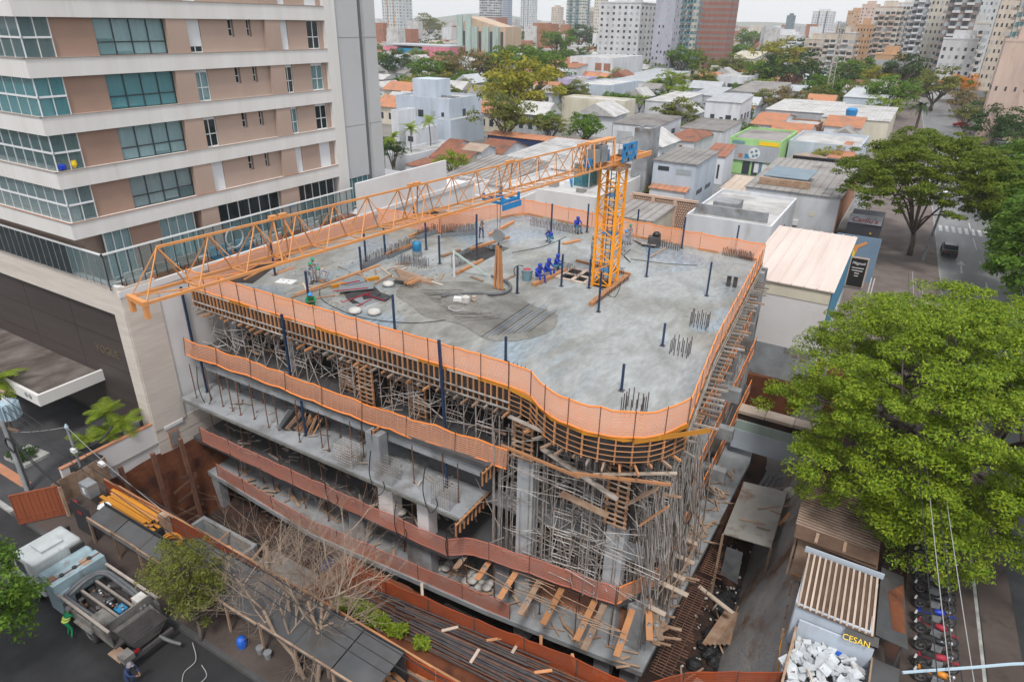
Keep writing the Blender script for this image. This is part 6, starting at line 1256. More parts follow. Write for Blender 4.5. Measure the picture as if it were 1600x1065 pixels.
desc=['black','black','dark','red','dark teal','black','blue and white','dark red','black','red','orange','black']
for i,cn in enumerate(colr):
    m=pr if i==0 else copy_tree(pr); y=36.8-i*.98; m.location=(6.0+.03*i,y,.13); m.rotation_euler=(math.radians(-8),0,math.radians(random.uniform(-16,20))); BASE[m.name]=Vector(m.location)
    tag(m,'%s motorcycle in the parked row, %s from the big tree'%(desc[i],ordn(i)),'motorcycle','motorcycles parked in a row')
    for ch in m.children:
        if ch.name.split('.')[0] in ('fuel_tank','tail','front_mudguard'): ch.data=ch.data.copy(); ch.data.materials[0]=M[cn if cn!='moto_blue' or not ch.name.startswith('tail') else 'moto_blue']
# street pole with lamp arm, wires along the avenue
SP=thing('street_pole','concrete pole with insulators and a long lamp arm at the bottom right','pole',(5.1,17.6,.1)); B().tube((5.1,17.6,.1),(5.1,17.6,8.9),.2,.13,10).go('pole','concrete',SP)
pt0=V(5.1,17.6,8.1); B().path(catmull([at(1410,1050,8.0),at(1450,1047,8.05),at(1520,1042,8.2),at(1600,1036,8.3),at(1680,1040,8.3)],4),.05).go('lamp_arm','insulator',SP); piece('cross_arm','timber_grey',SP,(4.2,17.6,8.5),(6.0,17.6,8.5),.1,.12)
for k in range(5): B().lathe((4.3+.4*k,17.6,8.56),[(.05,0),(.08,.06),(.05,.12),(.06,.18),(.02,.22)],8).go('insulator','frame_white',SP)
for i in range(4): wire('overhead wire along the parked motorcycles, %s from the left'%ORD[i],(4.4+.45*i,17.6,8.7-.3*i),(4.0+.4*i-2.3,62,8.6-.3*i),.6,'cable_pale' if i%2 else 'cable',.018)
# site shelter behind the slope top and kerb earth
bumpy(.4,4.9,19.4,47,.13,.04,10,30,'verge','dark_earth',33)
# ================================================================ trees and plants
def leafmat(name,c1,c2,tr=.35):
    m=bpy.data.materials.new(name); m.use_nodes=True; n=m.node_tree; L=n.links; bs=n.nodes['Principled BSDF']; bs.inputs['Roughness'].default_value=.6; bs.inputs['Specular IOR Level'].default_value=.25
    g=n.nodes.new('ShaderNodeNewGeometry'); x=n.nodes.new('ShaderNodeMixRGB'); x.inputs[1].default_value=c1+(1,); x.inputs[2].default_value=c2+(1,); L.new(g.outputs['Random Per Island'],x.inputs[0])
    t=n.nodes.new('ShaderNodeBsdfTranslucent'); s=n.nodes.new('ShaderNodeMixShader'); s.inputs[0].default_value=tr; L.new(x.outputs[0],bs.inputs['Base Color']); L.new(x.outputs[0],t.inputs[0]); L.new(bs.outputs[0],s.inputs[1]); L.new(t.outputs[0],s.inputs[2]); L.new(s.outputs[0],n.nodes['Material Output'].inputs[0]); M[name]=m
leafmat('leaf_street',(0.07,0.115,0.008),(0.17,0.22,0.018)); leafmat('leaf_lime',(0.075,0.15,0.007),(0.265,0.34,0.017),.3); leafmat('leaf_green',(0.05,0.12,0.010),(0.13,0.22,0.02)); leafmat('leaf_dark',(0.022,0.055,0.014),(0.05,0.095,0.02)); leafmat('leaf_yellow',(0.20,0.20,0.015),(0.33,0.30,0.03)); leafmat('leaf_olive',(0.10,0.12,0.02),(0.18,0.19,0.035)); leafmat('leaf_brown',(0.16,0.12,0.05),(0.24,0.19,0.07)); leafmat('leaf_orange',(0.55,0.20,0.01),(0.75,0.32,0.02)); leafmat('leaf_palm',(0.10,0.18,0.012),(0.27,0.33,0.03))
def leaves(name,clumps,m,size,seed=0,up=.55,aspect=.45):
    "clumps: (centre, radius, flatness, count). Leaf faces spread over the upper shell of every clump"
    r=np.random.default_rng(seed); pts=[];nrm=[]
    for (c,R,fl,n) in clumps:
        d=r.normal(size=(n,3)); d/=np.linalg.norm(d,axis=1)[:,None]; d[:,2]=np.where(r.random(n)<.8,np.abs(d[:,2]),d[:,2])
        rad=R*(r.random(n)**.35)[:,None]; p=d*rad; p[:,2]*=fl; pts.append(p+np.array(c)); nn=d*.6+np.array([0,0,up])+r.normal(size=(n,3))*.45; nrm.append(nn/np.linalg.norm(nn,axis=1)[:,None])
    P=np.concatenate(pts); N=np.concatenate(nrm); n=len(P)
    a=np.cross(N,r.normal(size=(n,3))); a/=np.linalg.norm(a,axis=1)[:,None]; b=np.cross(N,a); s=size*(.6+.8*r.random(n))[:,None]
    v=np.stack([P-a*s,P+b*s*aspect-N*s*.15,P+a*s,P-b*s*aspect-N*s*.15],1).reshape(-1,3)
    me=bpy.data.meshes.new(name); me.vertices.add(4*n); me.vertices.foreach_set('co',v.ravel()); me.loops.add(4*n); me.loops.foreach_set('vertex_index',np.arange(4*n)); me.polygons.add(n); me.polygons.foreach_set('loop_start',np.arange(n)*4); me.polygons.foreach_set('loop_total',np.full(n,4)); me.update(calc_edges=True); me.materials.append(M[m]); return me
def crown_clumps(c,rad,n,R,count,seed,fl=.5,low=-.35,shell=.75):
    r=np.random.default_rng(seed); out=[]
    while len(out)<n:
        d=r.normal(size=3); d/=np.linalg.norm(d)
        if d[2]<low: continue
        k=shell+(1-shell)*r.random() if r.random()<.8 else r.random()*.8
        k*=1+.16*math.sin(d[0]*5+seed)+.12*math.sin(d[1]*7+d[2]*4+seed*2)
        p=np.array(c)+d*np.array(rad)*k; out.append((p,R*(.65+.7*r.random()),fl,count))
    return out
def lobed(c,rad,nl,LR,n,R,count,seed,fl=.5,low=-.6):
    "rounded masses spread over the crown, each mass carrying its own clumps"
    r=np.random.default_rng(seed); lob=[]; k=0
    while len(lob)<nl:
        i=len(lob)+.5; ph=math.acos(1-(1-low)*i/nl); th=math.pi*(1+5**.5)*i+r.uniform(-.3,.3); d=np.array((math.cos(th)*math.sin(ph),math.sin(th)*math.sin(ph),math.cos(ph))); lob.append((np.array(c)+d*np.array(rad)*r.uniform(.62,.82),LR*r.uniform(.75,1.25)))
    out=[]
    for q in range(n):
        p,Lr=lob[q%nl]; d=r.normal(size=3); d/=np.linalg.norm(d); d[2]=abs(d[2])*1.1-.25; out.append((p+d*np.array((1,1,.72))*Lr*(.75+.3*r.random()),R*(.6+.7*r.random()),fl,count))
    return out
def limbs(b,base,r0,top,clumps,seed,nb=9,split=.35):
    r=random.Random(seed); base=Vector(base); top=Vector(top); fork=base.lerp(top,split); b.path([base,base.lerp(fork,.5)+V(r.uniform(-.1,.1)*r0*4,r.uniform(-.1,.1)*r0*4,0),fork],r0,8,r0*.75)
    for k in range(nb):
        t=Vector(clumps[(k*37)%len(clumps)][0]); mid=fork.lerp(t,.5)+V(r.uniform(-.1,.1),r.uniform(-.1,.1),.12)*(t-fork).length
        b.path(catmull([fork-V(0,0,r0),mid,t],4),r0*.5,6,r0*.08)
        for j in range(3):
            t2=Vector(clumps[(k*53+j*17)%len(clumps)][0]); q=fork.lerp(t,.5+.1*j)
            if (t2-q).length<(t-fork).length*.8: b.path([q,q.lerp(t2,.5)+V(0,0,.2),t2],r0*.22,5,r0*.05)
def big_tree(label,base,c,rad,n,R,count,m,size,seed,r0=.4,fl=.5,low=-.35,nb=12,shell=.75,group=None,name='broadleaf_tree',up=.55,lob=None):
    t=thing(name,label,'tree',base,group); cl=crown_clumps(c,rad,n,R,count,seed,fl,low,shell) if not lob else lobed(c,rad,lob[0],lob[1],n,R,count,seed,fl,low)
    b=B(); limbs(b,base,r0,c,cl,seed,nb); b.go('trunk','bark',t,smooth=True)
    me=leaves('crown',[(np.array(p)-np.array(base),R_,f,k) for p,R_,f,k in cl],m,size,seed,up); o=bpy.data.objects.new('crown',me); COL.objects.link(o); o.parent=t; return t
big_tree('huge bright lime green tree overhanging the sheds and motorcycles',(7.0,43.0,.1),(5.0,40.6,6.7),(8.6,13.6,7.0),1100,.78,230,'leaf_lime',.085,1,.45,.5,-.75,26,.76,up=.65,lob=(64,2.6))
big_tree('tall spreading street tree standing on the avenue pavement beyond the huge lime tree',(2.4,97,.1),(1.6,97,9.4),(9.6,14,6.0),560,.95,150,'leaf_street',.15,2,.34,.45,-.5,13,.75,lob=(42,2.8))
big_tree('dark green tree on the far pavement of the avenue, nearer one',(15.6,78,.1),(12.6,79,7.4),(4.8,9,4.6),260,1.3,110,'leaf_green',.22,3,.35,.5,-.6)
big_tree('green tree on the far pavement of the avenue, second one',(15.2,100,.1),(13.0,101,8.6),(5.2,10,5),260,1.3,110,'leaf_green',.22,4,.35,.5,-.6)
big_tree('dark tree on the far pavement of the avenue, third one',(17,128,.1),(16,128,7.5),(6,9,5),130,1.5,90,'leaf_dark',.26,5,.35,.5,-.6)
big_tree('small leafy tree growing between the truck and the hoarding',(-23.4,11.7,.1),(-24.2,12.3,2.9),(1.9,1.4,2.1),100,.45,80,'leaf_olive',.07,6,.09,.8,-.8,14)
big_tree('leafy tree cut by the left edge in front of the truck',(-31.4,5.2,.1),(-29.9,6.3,4.0),(2.7,2.0,2.4),130,.55,90,'leaf_green',.1,7,.14,.6,-.8,12)
for i,(x,y,s) in enumerate(((-19.0,16.5,.55),(-18.0,16.6,.7),(-16.8,16.6,.65),(-15.7,16.7,.6),(-14.3,16.7,.45))):
    t=thing('weed_shrub','green weed on the red soil behind the pavement net, %s from the left'%ORD[i],'shrub',(x,y,.1),'weeds on the red soil'); cl=[(np.array((random.uniform(-.6,.6)*s,random.uniform(-.4,.4)*s,.3+random.random()*.7*s)),.35*s+.1,.8,45) for k in range(12)]; o=bpy.data.objects.new('foliage',leaves('foliage',cl,'leaf_green' if 0 else 'leaf_palm',.1,i)); COL.objects.link(o); o.parent=t; B().tube((x,y,.05),(x,y,.6),.03).go('stem','bark',t)
o=bpy.data.objects.new('foliage',leaves('foliage',[(np.array((random.uniform(-.9,.9),random.uniform(-.6,.6),.4)),.35,.8,50) for k in range(14)],'leaf_dark',.1,3)); COL.objects.link(o); o.parent=bx; o.location=(0,0,.1)
# leafless tree
DT=thing('leafless_tree','leafless tangled tree with several pale trunks in front of the site','tree',(-17.5,12.9,.1)); rr=random.Random(4); trunks=B(); tw=B()
def grow(b,p,d,L,r,lev):
    n=3; pts=[p]
    for k in range(n): d=(d+V(rr.uniform(-.25,.25),rr.uniform(-.25,.25),rr.uniform(-.12,.2))).normalized(); pts.append(pts[-1]+d*L/n)
    (trunks if lev<2 else tw).path(pts,r,6 if lev<2 else 3,r*.6)
    if lev<5:
        for k in range(rr.choice([3,3,4]) if lev<4 else 3):
            q=pts[rr.choice([1,2,3])]; nd=(d+V(rr.uniform(-1,1),rr.uniform(-1,1),rr.uniform(-.5,.6))).normalized(); grow(b,q,nd,L*rr.uniform(.55,.85),r*.52,lev+1)
for (bx_,by_,d) in ((-17.8,12.8,(-.55,.35,.8)),(-17.2,13.0,(-.35,.5,.85)),(-16.9,13.4,(-.2,.55,.9)),(-18.3,12.9,(-.85,.3,.6)),(-17.4,13.2,(-.45,.8,.7))): grow(None,V(bx_,by_,.1),Vector(d).normalized(),3.6,.115,0)
trunks.go('trunk','bark_dead',DT,smooth=True); tag(tw.go('twigs','bark_dead',DT),kind='stuff')
# palms
def frond_mesh(L,m,droop,n=11,w=.5,name='frond'):
    b=B(); pts=[V(L*t,0,L*(.45*t-droop*t*t)) for t in np.linspace(0,1,n)]; b.path(pts,.02*L/1.5+.01,4,.006)
    for k in range(1,n):
        p=pts[k]; d=(pts[k]-pts[k-1]).normalized()
        for s in (-1,1):
            for q in (0,.5):
                p2=p-d*(L/n)*q; ll=w*L*(math.sin(math.pi*min(1,.15+.85*k/n))*.75+.12); e=p2+V(.45*ll,s*ll*.8,-.28*ll); a=d*.045*L; b.quad(p2-a*.5,p2+a*.5,e+a*.2,e-a*.1)
    return b.mesh(name,m)
FA=frond_mesh(1.15,'leaf_palm',.6,10,.55); FB=frond_mesh(3.0,'leaf_dark',.9,14,.28); FC=frond_mesh(2.2,'leaf_palm',.7,12,.35)
def palm(label,p,h,me,nf,seed,r=.09,group=None,name='palm_tree',stem='bark'):
    t=thing(name,label,'palm',p,group); r_=random.Random(seed); p=Vector(p); B().path([p,p+V(r_.uniform(-.05,.05)*h,0,h*.5),p+V(0,0,h)],r,8,r*.7).go('trunk',stem,t)
    for k in range(nf):
        o=bpy.data.objects.new('frond',me); COL.objects.link(o); o.parent=t; o.location=(0,0,h); o.rotation_euler=(r_.uniform(-.15,.15),-(r_.uniform(-.5,.75)),2*math.pi*k/nf+r_.uniform(-.2,.2)); s=r_.uniform(.8,1.15); o.scale=(s,s,s)
for i,(x,y,h,nf) in enumerate(((-41.3,18.3,1.5,16),(-42.3,17.4,1.2,15),(-41.0,19.3,2.0,13),(-42.0,18.7,2.7,15))): palm('yellow green palm in the forecourt planting by the low wall, %s'%['nearest the wall','leftmost','by the blue planter','tallest'][i],(x,y,.1),h,FA,nf,i,group='forecourt palms')
palm('palm cut by the left edge above the transformer',(-49.5,16.0,.1),4.0,FC,14,9)
p0=at(1430,205,0); palm('large dark palm beside the avenue in the distance',p0,7.0,FB,22,11,.4); 
for i,(px,py) in enumerate(((617,275),(645,262),(672,250))): palm('slender palm in the garden behind the tower, %s from the left'%ORD[i],at(px,py,0),7.0+i*.4,FC,14,20+i,.12,'garden palms')
for i,(px,py,z) in enumerate(((1063,215,0),(1048,212,0))): palm('banana like palm clump among the low shops, %s'%['right','left'][i],at(px,py,0),2.5,FC,13,30+i,.15,'clump palms')
for i,(px,py) in enumerate(((905,150),(690,128),(795,95),(660,150),(1120,100))): palm('green palm among the distant gardens, %s from the left'%['fourth','second','third','first','fifth'][i],at(px,py,0),6,FB,13,40+i,.2,'distant palms')
# distant trees: shared crowns of different build
CR_={}
for i,m in enumerate(('leaf_green','leaf_dark','leaf_lime','leaf_yellow','leaf_olive','leaf_brown','leaf_orange')):
    cl=crown_clumps((0,0,.0),(1,1,.62),46 if m!='leaf_brown' else 34,.24,62,60+i,.6,-.5,.7); CR_[m]=leaves('crown_'+m,cl,m,.052,60+i)
tb_=B(); limbs(tb_,(0,0,-1.1),.07,(0,0,0),[(np.array((math.cos(k)*.6,math.sin(k)*.6,.1)),0,0,0) for k in range(9)],3,8); TRM=tb_.mesh('trunk','bark',smooth=True)
def dtree(label,p,R,zc,m,group,rot=None,flat=1.0,name='tree'):
    t=thing(name,label,'tree',(p[0],p[1],0),group)
    o=bpy.data.objects.new('crown',CR_[m]); COL.objects.link(o); o.parent=t; o.location=(0,0,zc); o.scale=(R,R,R*flat); o.rotation_euler=(0,0,random.uniform(0,6.3) if rot is None else rot)
    k=bpy.data.objects.new('trunk',TRM); COL.objects.link(k); k.parent=t; k.location=(0,0,zc); k.scale=(R,R,zc/1.1)
    return t
DTL=[(815,150,7,130,'leaf_yellow','broad yellow green tree beside the white clinic'),(790,185,6,100,'leaf_olive','lower green part tree in front of the yellow green tree'),(622,106,5,56,'leaf_dark','dark tree at the corner of the tower'),(668,122,4,60,'leaf_green','green tree behind the clinic roof'),(700,120,4,55,'leaf_olive','olive tree right of the clinic roof'),(738,122,4,75,'leaf_brown','brownish thin tree before the hall with pale piers'),(768,122,4,60,'leaf_olive','olive tree before the hall'),(800,118,5,80,'leaf_green','deep green tree behind the yellow green tree'),(850,112,7,80,'leaf_green','dark green round tree right of the yellow one'),(870,82,6,60,'leaf_green','green tree beyond the hall'),(824,84,5,30,'leaf_lime','small round light green tree by the hall'),(905,70,6,50,'leaf_dark','dark tree below the pale towers'),(880,68,6,40,'leaf_green','green tree left of the dark one below the towers'),(800,66,6,40,'leaf_green','tree above the hall roof'),(672,56,5,45,'leaf_olive','far olive trees left of the hall'),(622,57,5,22,'leaf_green','far green tree by the leftmost tower'),(1045,133,4,48,'leaf_lime','bright round tree between the low shops'),(1062,108,5,62,'leaf_green','round green tree below the lilac tower'),(1095,135,4,50,'leaf_olive','olive tree right of the bright round tree'),(1055,185,4,70,'leaf_olive','olive bush tree behind the pale shed'),(1215,100,7,70,'leaf_yellow','yellow green tree in the middle distance'),(1235,127,5,75,'leaf_dark','dark dense tree below the yellow green one'),(1190,125,5,60,'leaf_green','green tree left of the dark dense one'),(1170,75,6,45,'leaf_green','green tree beyond the white gabled hall'),(1150,92,5,45,'leaf_green','green tree at the foot of the brown tower'),(1270,92,7,55,'leaf_dark','dark tree before the beige block'),(1332,122,6,62,'leaf_green','green tree right of the lattice mast'),(1305,130,6,60,'leaf_dark','dark tree behind the lattice mast'),(1360,125,6,50,'leaf_yellow','yellow green tree in front of the brown hall'),(1405,125,6,70,'leaf_dark','dense dark tree in front of the balcony tower'),(1388,160,5,75,'leaf_green','wide green tree left of the dark palm'),(1460,150,5,70,'leaf_olive','olive tree right of the dark palm'),(1500,135,6,42,'leaf_orange','tree with orange blossom before the white blocks'),(1515,160,5,50,'leaf_brown','bare brownish tree by the orange blossom'),(1480,118,6,45,'leaf_dark','dark tree at the foot of the white block'),(1510,185,3,40,'leaf_olive','olive bush at the far end of the avenue'),(1560,195,5,70,'leaf_dark','dark tree below the beige block at the right'),(1595,205,5,60,'leaf_dark','dark tree at the right edge below the beige block'),(1295,250,3.5,55,'leaf_yellow','small pale green tree behind the large grey roof'),(1170,205,3,40,'leaf_green','small tree in a yard beside the green shop'),(1230,165,4,60,'leaf_brown','brown thin tree behind the brick wall'),(1290,150,4,60,'leaf_green','green tree at the foot of the lattice mast'),(1010,296,3,32,'leaf_olive','dry shrub beside the peach lattice wall'),(1140,112,5,50,'leaf_olive','olive tree before the white houses'),(1090,102,5,40,'leaf_olive','olive tree at the foot of the brown tower, left'),(950,72,6,40,'leaf_green','tree at the left foot of the grey apartment block'),(1420,120,6,40,'leaf_olive','pale tree at the foot of the balcony tower'),(1340,150,5,50,'leaf_olive','olive tree in front of the blue roofed house'),(805,84,6,36,'leaf_green','tree right behind the hall')]
for (px,py,zc,w,m,l) in DTL:
    p=at(px,py,zc); d=(p-V(0,0,CAMH)).length; R=w*d/FPX/2; dtree(l,p,R,zc if zc>R*.7 else R*.75,m,'trees among the low houses')
# ================================================================ low buildings round the site
def bld(label,N,L,R,zr,wall='w_white',roof='flat_roof',kind='flat',wins=(),z0=0,par=.5,name='low_building',ex=(),group='low buildings of the neighbourhood',swins=(),rise=1.2):
    "N,L,R: pixels of the near, left and right corners of the eaves at height zr; faces look along -Y and +X"
    n=at(*N,zr); a=max(1.5,n.x-at(*L,zr).x); b=max(1.5,at(*R,zr).y-n.y); x1,x0,y0,y1=n.x,n.x-a,n.y,n.y+b
    t=thing(name,label,'building',(n.x,n.y,z0),group)
    if kind in('flat','sheet'):
        B().box(x0,x1,y0,y1,z0,zr-.3).go('wall',wall,t)
        if kind=='flat':
            w=.22; boxes('parapet',wall,t,(x0,x1,y0,y0+w,zr-.3,zr+par*.6),(x0,x1,y1-w,y1,zr-.3,zr+par*.6),(x0,x0+w,y0+w,y1-w,zr-.3,zr+par*.6),(x1-w,x1,y0+w,y1-w,zr-.3,zr+par*.6)); B().box(x0+w,x1-w,y0+w,y1-w,zr-.28,zr-.1).go('roof',roof,t)
        else:
            B().slab([(x0-.2,y0-.2,zr),(x1+.2,y0-.2,zr),(x1+.2,y1+.2,zr+rise),(x0-.2,y1+.2,zr+rise)],.1).go('roof',roof,t); B().add([(x0,y0,zr-.3),(x1,y0,zr-.3),(x1,y1,zr-.3),(x0,y1,zr-.3),(x0,y0,zr-.1),(x1,y0,zr-.1),(x1,y1,zr+rise-.1),(x0,y1,zr+rise-.1)],BOXF).go('upper_wall',wall,t)
            k=0; st=max(.6,a/40)
            while x0+k<x1: piece('roof_rib',roof,t,(x0+k,y0-.2,zr+.03),(x0+k,y1+.2,zr+rise+.03),.12,.06); k+=max(1.0,a/26)
    elif kind=='gable':      # ridge along X
        m=(y0+y1)/2; B().add([(x0,y0,z0),(x1,y0,z0),(x1,y1,z0),(x0,y1,z0),(x0,y0,zr),(x1,y0,zr),(x1,y1,zr),(x0,y1,zr),(x0,m,zr+rise),(x1,m,zr+rise)],[(0,1,5,4),(2,3,7,6),(1,2,6,9,5),(3,0,4,8,7)]).go('wall',wall,t)
        for (ya,yb) in ((y0-.3,m),(y1+.3,m)): B().slab([(x0-.3,ya,zr-.1),(x1+.3,ya,zr-.1),(x1+.3,yb,zr+rise+.05),(x0-.3,yb,zr+rise+.05)] if ya<yb else [(x1+.3,ya,zr-.1),(x0-.3,ya,zr-.1),(x0-.3,yb,zr+rise+.05),(x1+.3,yb,zr+rise+.05)],.12).go('roof',roof,t)
        tile=B(); k=x0-.3; s=max(.35,(x1-x0)/40)
        while k<x1+.3: tile.bar((k,y0-.3,zr-.06),(k,m,zr+rise+.1),s*.45,.09); k+=s
        tag(tile.go('tile_rows',roof,t),kind='stuff')
    elif kind=='hip':
        B().box(x0,x1,y0,y1,z0,zr).go('wall',wall,t); m=(y0+y1)/2; i=min(a,b)*.45
        c=[V(x0-.3,y0-.3,zr),V(x1+.3,y0-.3,zr),V(x1+.3,y1+.3,zr),V(x0-.3,y1+.3,zr)]; r0,r1=V(x0+i,m,zr+rise),V(x1-i,m,zr+rise)
        B().quad(c[0],c[1],r1,r0).quad(c[1],c[2],r1).quad(c[2],c[3],r0,r1).quad(c[3],c[0],r0).quad(c[3],c[2],c[1],c[0]).go('roof',roof,t)
        tile=B()
        for k in range(16):
            f=(k+.5)/16; p=c[0].lerp(c[1],f); q=r0.lerp(r1,max(0,min(1,(f*a-i)/(a-2*i+.01)))); u=min(1,min(f,1-f)*a/i); tile.bar(p+V(0,0,.03),p.lerp(V(p.x,m,zr+rise),u)+V(0,0,.03),a/16*.4,.07)
            p=c[1].lerp(c[2],f); u=min(1,min(f,1-f)*2); tile.bar(p+V(0,0,.03),p.lerp(V(r1.x,p.y,zr+rise),u)+V(0,0,.03),b/16*.4,.07)
        tag(tile.go('tile_rows',roof,t),kind='stuff')
    for (u0,u1,h0,h1,m) in wins: pbox('window',m,t,x0+a*u0,x0+a*u1,y0-.04,y0+.05,z0+(zr-z0)*h0,z0+(zr-z0)*h1)
    for (u0,u1,h0,h1,m) in swins: pbox('window',m,t,x1-.05,x1+.04,y0+b*u0,y0+b*u1,z0+(zr-z0)*h0,z0+(zr-z0)*h1)
    BT[label]=(x0,x1,y0,y1,t); return t
BT={}
D_='win_dark'
# directly behind the site
bld('pale building with pinkish sheet roof at the rear right corner of the site',(1300,455),(1178,408),(1316,374),7.2,'plaster_white','roof_pale','sheet',par=.3,rise=.4,z0=-7)
x0,x1,y0,y1,t=BT['pale building with pinkish sheet roof at the rear right corner of the site']; pbox('lower_render','concrete',t,x0,x1,y0-.06,y0-.01,-1.6,1.5); pbox('earth_face','red_earth',t,x0,x1+4,y0-.5,y0-.07,-6.8,-1.6); pbox('upper_band','w_tan' if 0 else 'w_cream',t,x0,x1,y0-.05,y0-.01,6.0,7.0)
for k in range(3): pbox('damp_stain','shotcrete',t,x1-2.6+k*.7,x1-2.1+k*.7,y0-.075,y0-.062,.9-.2*k,1.5)
pbox('blue_side','cloth_teal',t,x1+.04,x1+.08,y0,y1,2.5,7.0)
bld('flat white roofed house directly behind the rear net',(1205,358),(1090,325),(1245,313),5.5,'w_white','flat_roof',wins=(),swins=((.3,.6,.1,.7,'win_dark'),)); x0,x1,y0,y1,t=BT['flat white roofed house directly behind the rear net']; pbox('roof_room','concrete',t,x0+2,x0+5,y0+4,y0+7,5.2,6.8); pbox('inner_wall','concrete',t,x0+.3,x1-1,y0+2.6,y0+2.9,5.3,6.6)
bld('low peach shed behind the rear net',(1020,345),(968,325),(1042,320),4.0,'w_cream','fibro_roof','sheet',rise=.3)
LW=thing('lattice_wall','peach wall of pierced lattice blocks behind the rear net','wall',at(1090,330,2)); p0=at(988,300,5.2); p1=at(1090,316,5.2); pbox('coping','stone_lattice',LW,p0.x,p1.x,p0.y-.15,p0.y+.2,4.9,5.2)
for k in range(4): xx=p0.x+(p1.x-p0.x)*k/3; pbox('pier','stone_lattice',LW,xx-.25,xx+.25,p0.y-.15,p0.y+.2,0,4.9)
lat=B(); nx=int((p1.x-p0.x)/.32)
for i in range(nx):
    for j in range(13): xx=p0.x+.32*i+.16*(j%2); lat.box(xx,xx+.2,p0.y-.05,p0.y+.1,.4+.34*j,.4+.34*j+.22)
tag(lat.go('lattice_blocks','stone_lattice',LW),kind='stuff'); pbox('backing','timber_old',LW,p0.x,p1.x,p0.y+.1,p0.y+.14,0,4.9)
bld('low tiled annexe beside the peach lattice wall',(1070,300),(1020,290),(1090,292),4.2,'w_white','clay_orange','sheet',rise=.8)
bld('white blue house with grey flat roof behind the peach wall',(1089,257),(1020,250),(1110,238),8.0,'w_blue','fibro_roof','sheet',((.12,.38,.82,.9,D_),(.55,.9,.78,.88,'win_pale'),(.5,.85,.32,.42,D_)),rise=.3,swins=((.15,.4,.4,.48,D_),(.55,.8,.4,.48,D_)))
bld('white lift tower block right of the crane head',(1016,205),(991,203),(1027,199),12,'concrete','flat_roof')
bld('long pale roofed shed left of the crane mast',(905,268),(764,252),(965,232),5.2,'plaster_white','flat_roof','sheet',rise=.8)
bld('white flat roofs with cluttered top behind the rear net',(930,312),(800,285),(985,262),5.0,'plaster_white','flat_roof'); x0,x1,y0,y1,t=BT['white flat roofs with cluttered top behind the rear net']
for k in range(7): pbox('roof_unit',['metal_roof','fibro_roof','frame_white'][k%3],t,x0+4+k*1.6,x0+5.1+k*1.6,y0+2+(k*1.7)%6,y0+3.2+(k*1.7)%6,4.9,5.5+.1*(k%3))
c=V(x1-6,y0+6,5); B().lathe(c,[(.7,0),(.8,.9),(.6,1.1),(.05,1.15)],14).go('water_tank','blue_paint',t)
bld('long white roof between the crane mast and the boundary wall',(800,318),(700,300),(850,292),4.5,'plaster_white','flat_roof')
bld('grey fibre cement roofed shed behind the boundary wall',(782,290),(700,272),(795,256),5.0,'plaster_white','fibro_roof','sheet',rise=1.2)
bld('white walled yard block left of the grey shed roof',(722,300),(640,300),(735,280),5.0,'plaster_white','flat_roof')
bld('old brown tiled house behind the boundary wall',(728,252),(668,246),(765,238),3.6,'w_cream','clay_tile','gable',rise=1.8)
bld('second brown tiled house by the street with the white car',(783,240),(750,234),(806,226),3.6,'w_white','clay_tile','gable',rise=1.6)
bld('small white dormer house between the tiled roofs, right',(752,236),(720,234),(757,228),5.0,'w_white','board_pale','gable',rise=.7); bld('small white dormer house between the tiled roofs, left',(712,228),(697,225),(724,221),5.0,'w_white','clay_tile','gable',rise=.7)
bld('low brown porch roof in the garden by the tower',(672,262),(628,258),(690,252),3.2,'w_white','clay_tile','sheet',rise=.3)
# clinic
bld('white clinic block with small windows behind the garden',(702,157),(600,152),(752,150),9.5,'w_blue','flat_roof',wins=((.25,.4,.55,.72,'win_pale'),(.42,.52,.55,.72,D_),(.66,.74,.55,.72,'win_pale'),(.85,.9,.6,.7,D_)),swins=((.4,.5,.55,.75,D_),(.7,.8,.5,.8,'win_pale')))
x0,x1,y0,y1,t=BT['white clinic block with small windows behind the garden']; pbox('roof_tower','w_blue',t,x0+a_ if 0 else x0+3,x0+10,y0+3,y0+9,9.2,13.5)
for k in range(8): pbox('roof_unit','metal_grey',t,x1-8+k*.9,x1-7.4+k*.9,y0+5,y0+5.6,9.2,9.9)
bld('white clinic wing with a plain gable wall',(704,190),(672,186),(752,180),5.5,'w_blue','flat_roof'); bld('white stair block of the clinic next to the tower',(622,175),(596,176),(640,170),8,'w_white','flat_roof'); bld('low white clinic annexe with roof fans',(650,204),(618,205),(668,196),4.5,'w_white','flat_roof',wins=((.2,.7,.45,.7,D_),))
bld('white garden wall block below the clinic',(640,245),(600,240),(700,222),3.0,'w_white','flat_roof')
# middle distance, centre
bld('blue grey building with dark shop windows',(952,135),(888,132),(993,127),7.5,'w_blue','flat_roof',wins=((.3,.38,.35,.45,D_),(.42,.52,.35,.45,D_),(.56,.62,.35,.45,D_)),swins=((.1,.3,.2,.5,D_),(.4,.6,.25,.55,D_),(.75,.88,.35,.6,D_)))
bld('cream building with two small dark windows',(976,160),(882,152),(992,156),7,'w_cream','flat_roof',wins=((.2,.32,.35,.45,D_),(.58,.7,.35,.45,D_)))
bld('white shop with grey roof behind the crane head',(1028,198),(950,194),(1044,184),5.5,'w_white','fibro_roof','sheet',wins=((.1,.45,.1,.7,'metal_roof'),),rise=.6,swins=((.3,.45,.5,.7,D_),(.6,.75,.5,.7,D_)))
bld('white hall with pale roof right of the cream building',(1056,160),(1015,155),(1092,148),6,'w_white','flat_roof','sheet',rise=.5,swins=((.2,.5,.3,.6,D_),)); bld('grey metal clad shed at the end of the pale hall',(1118,150),(1088,146),(1130,142),6,'w_grey','metal_roof','sheet')
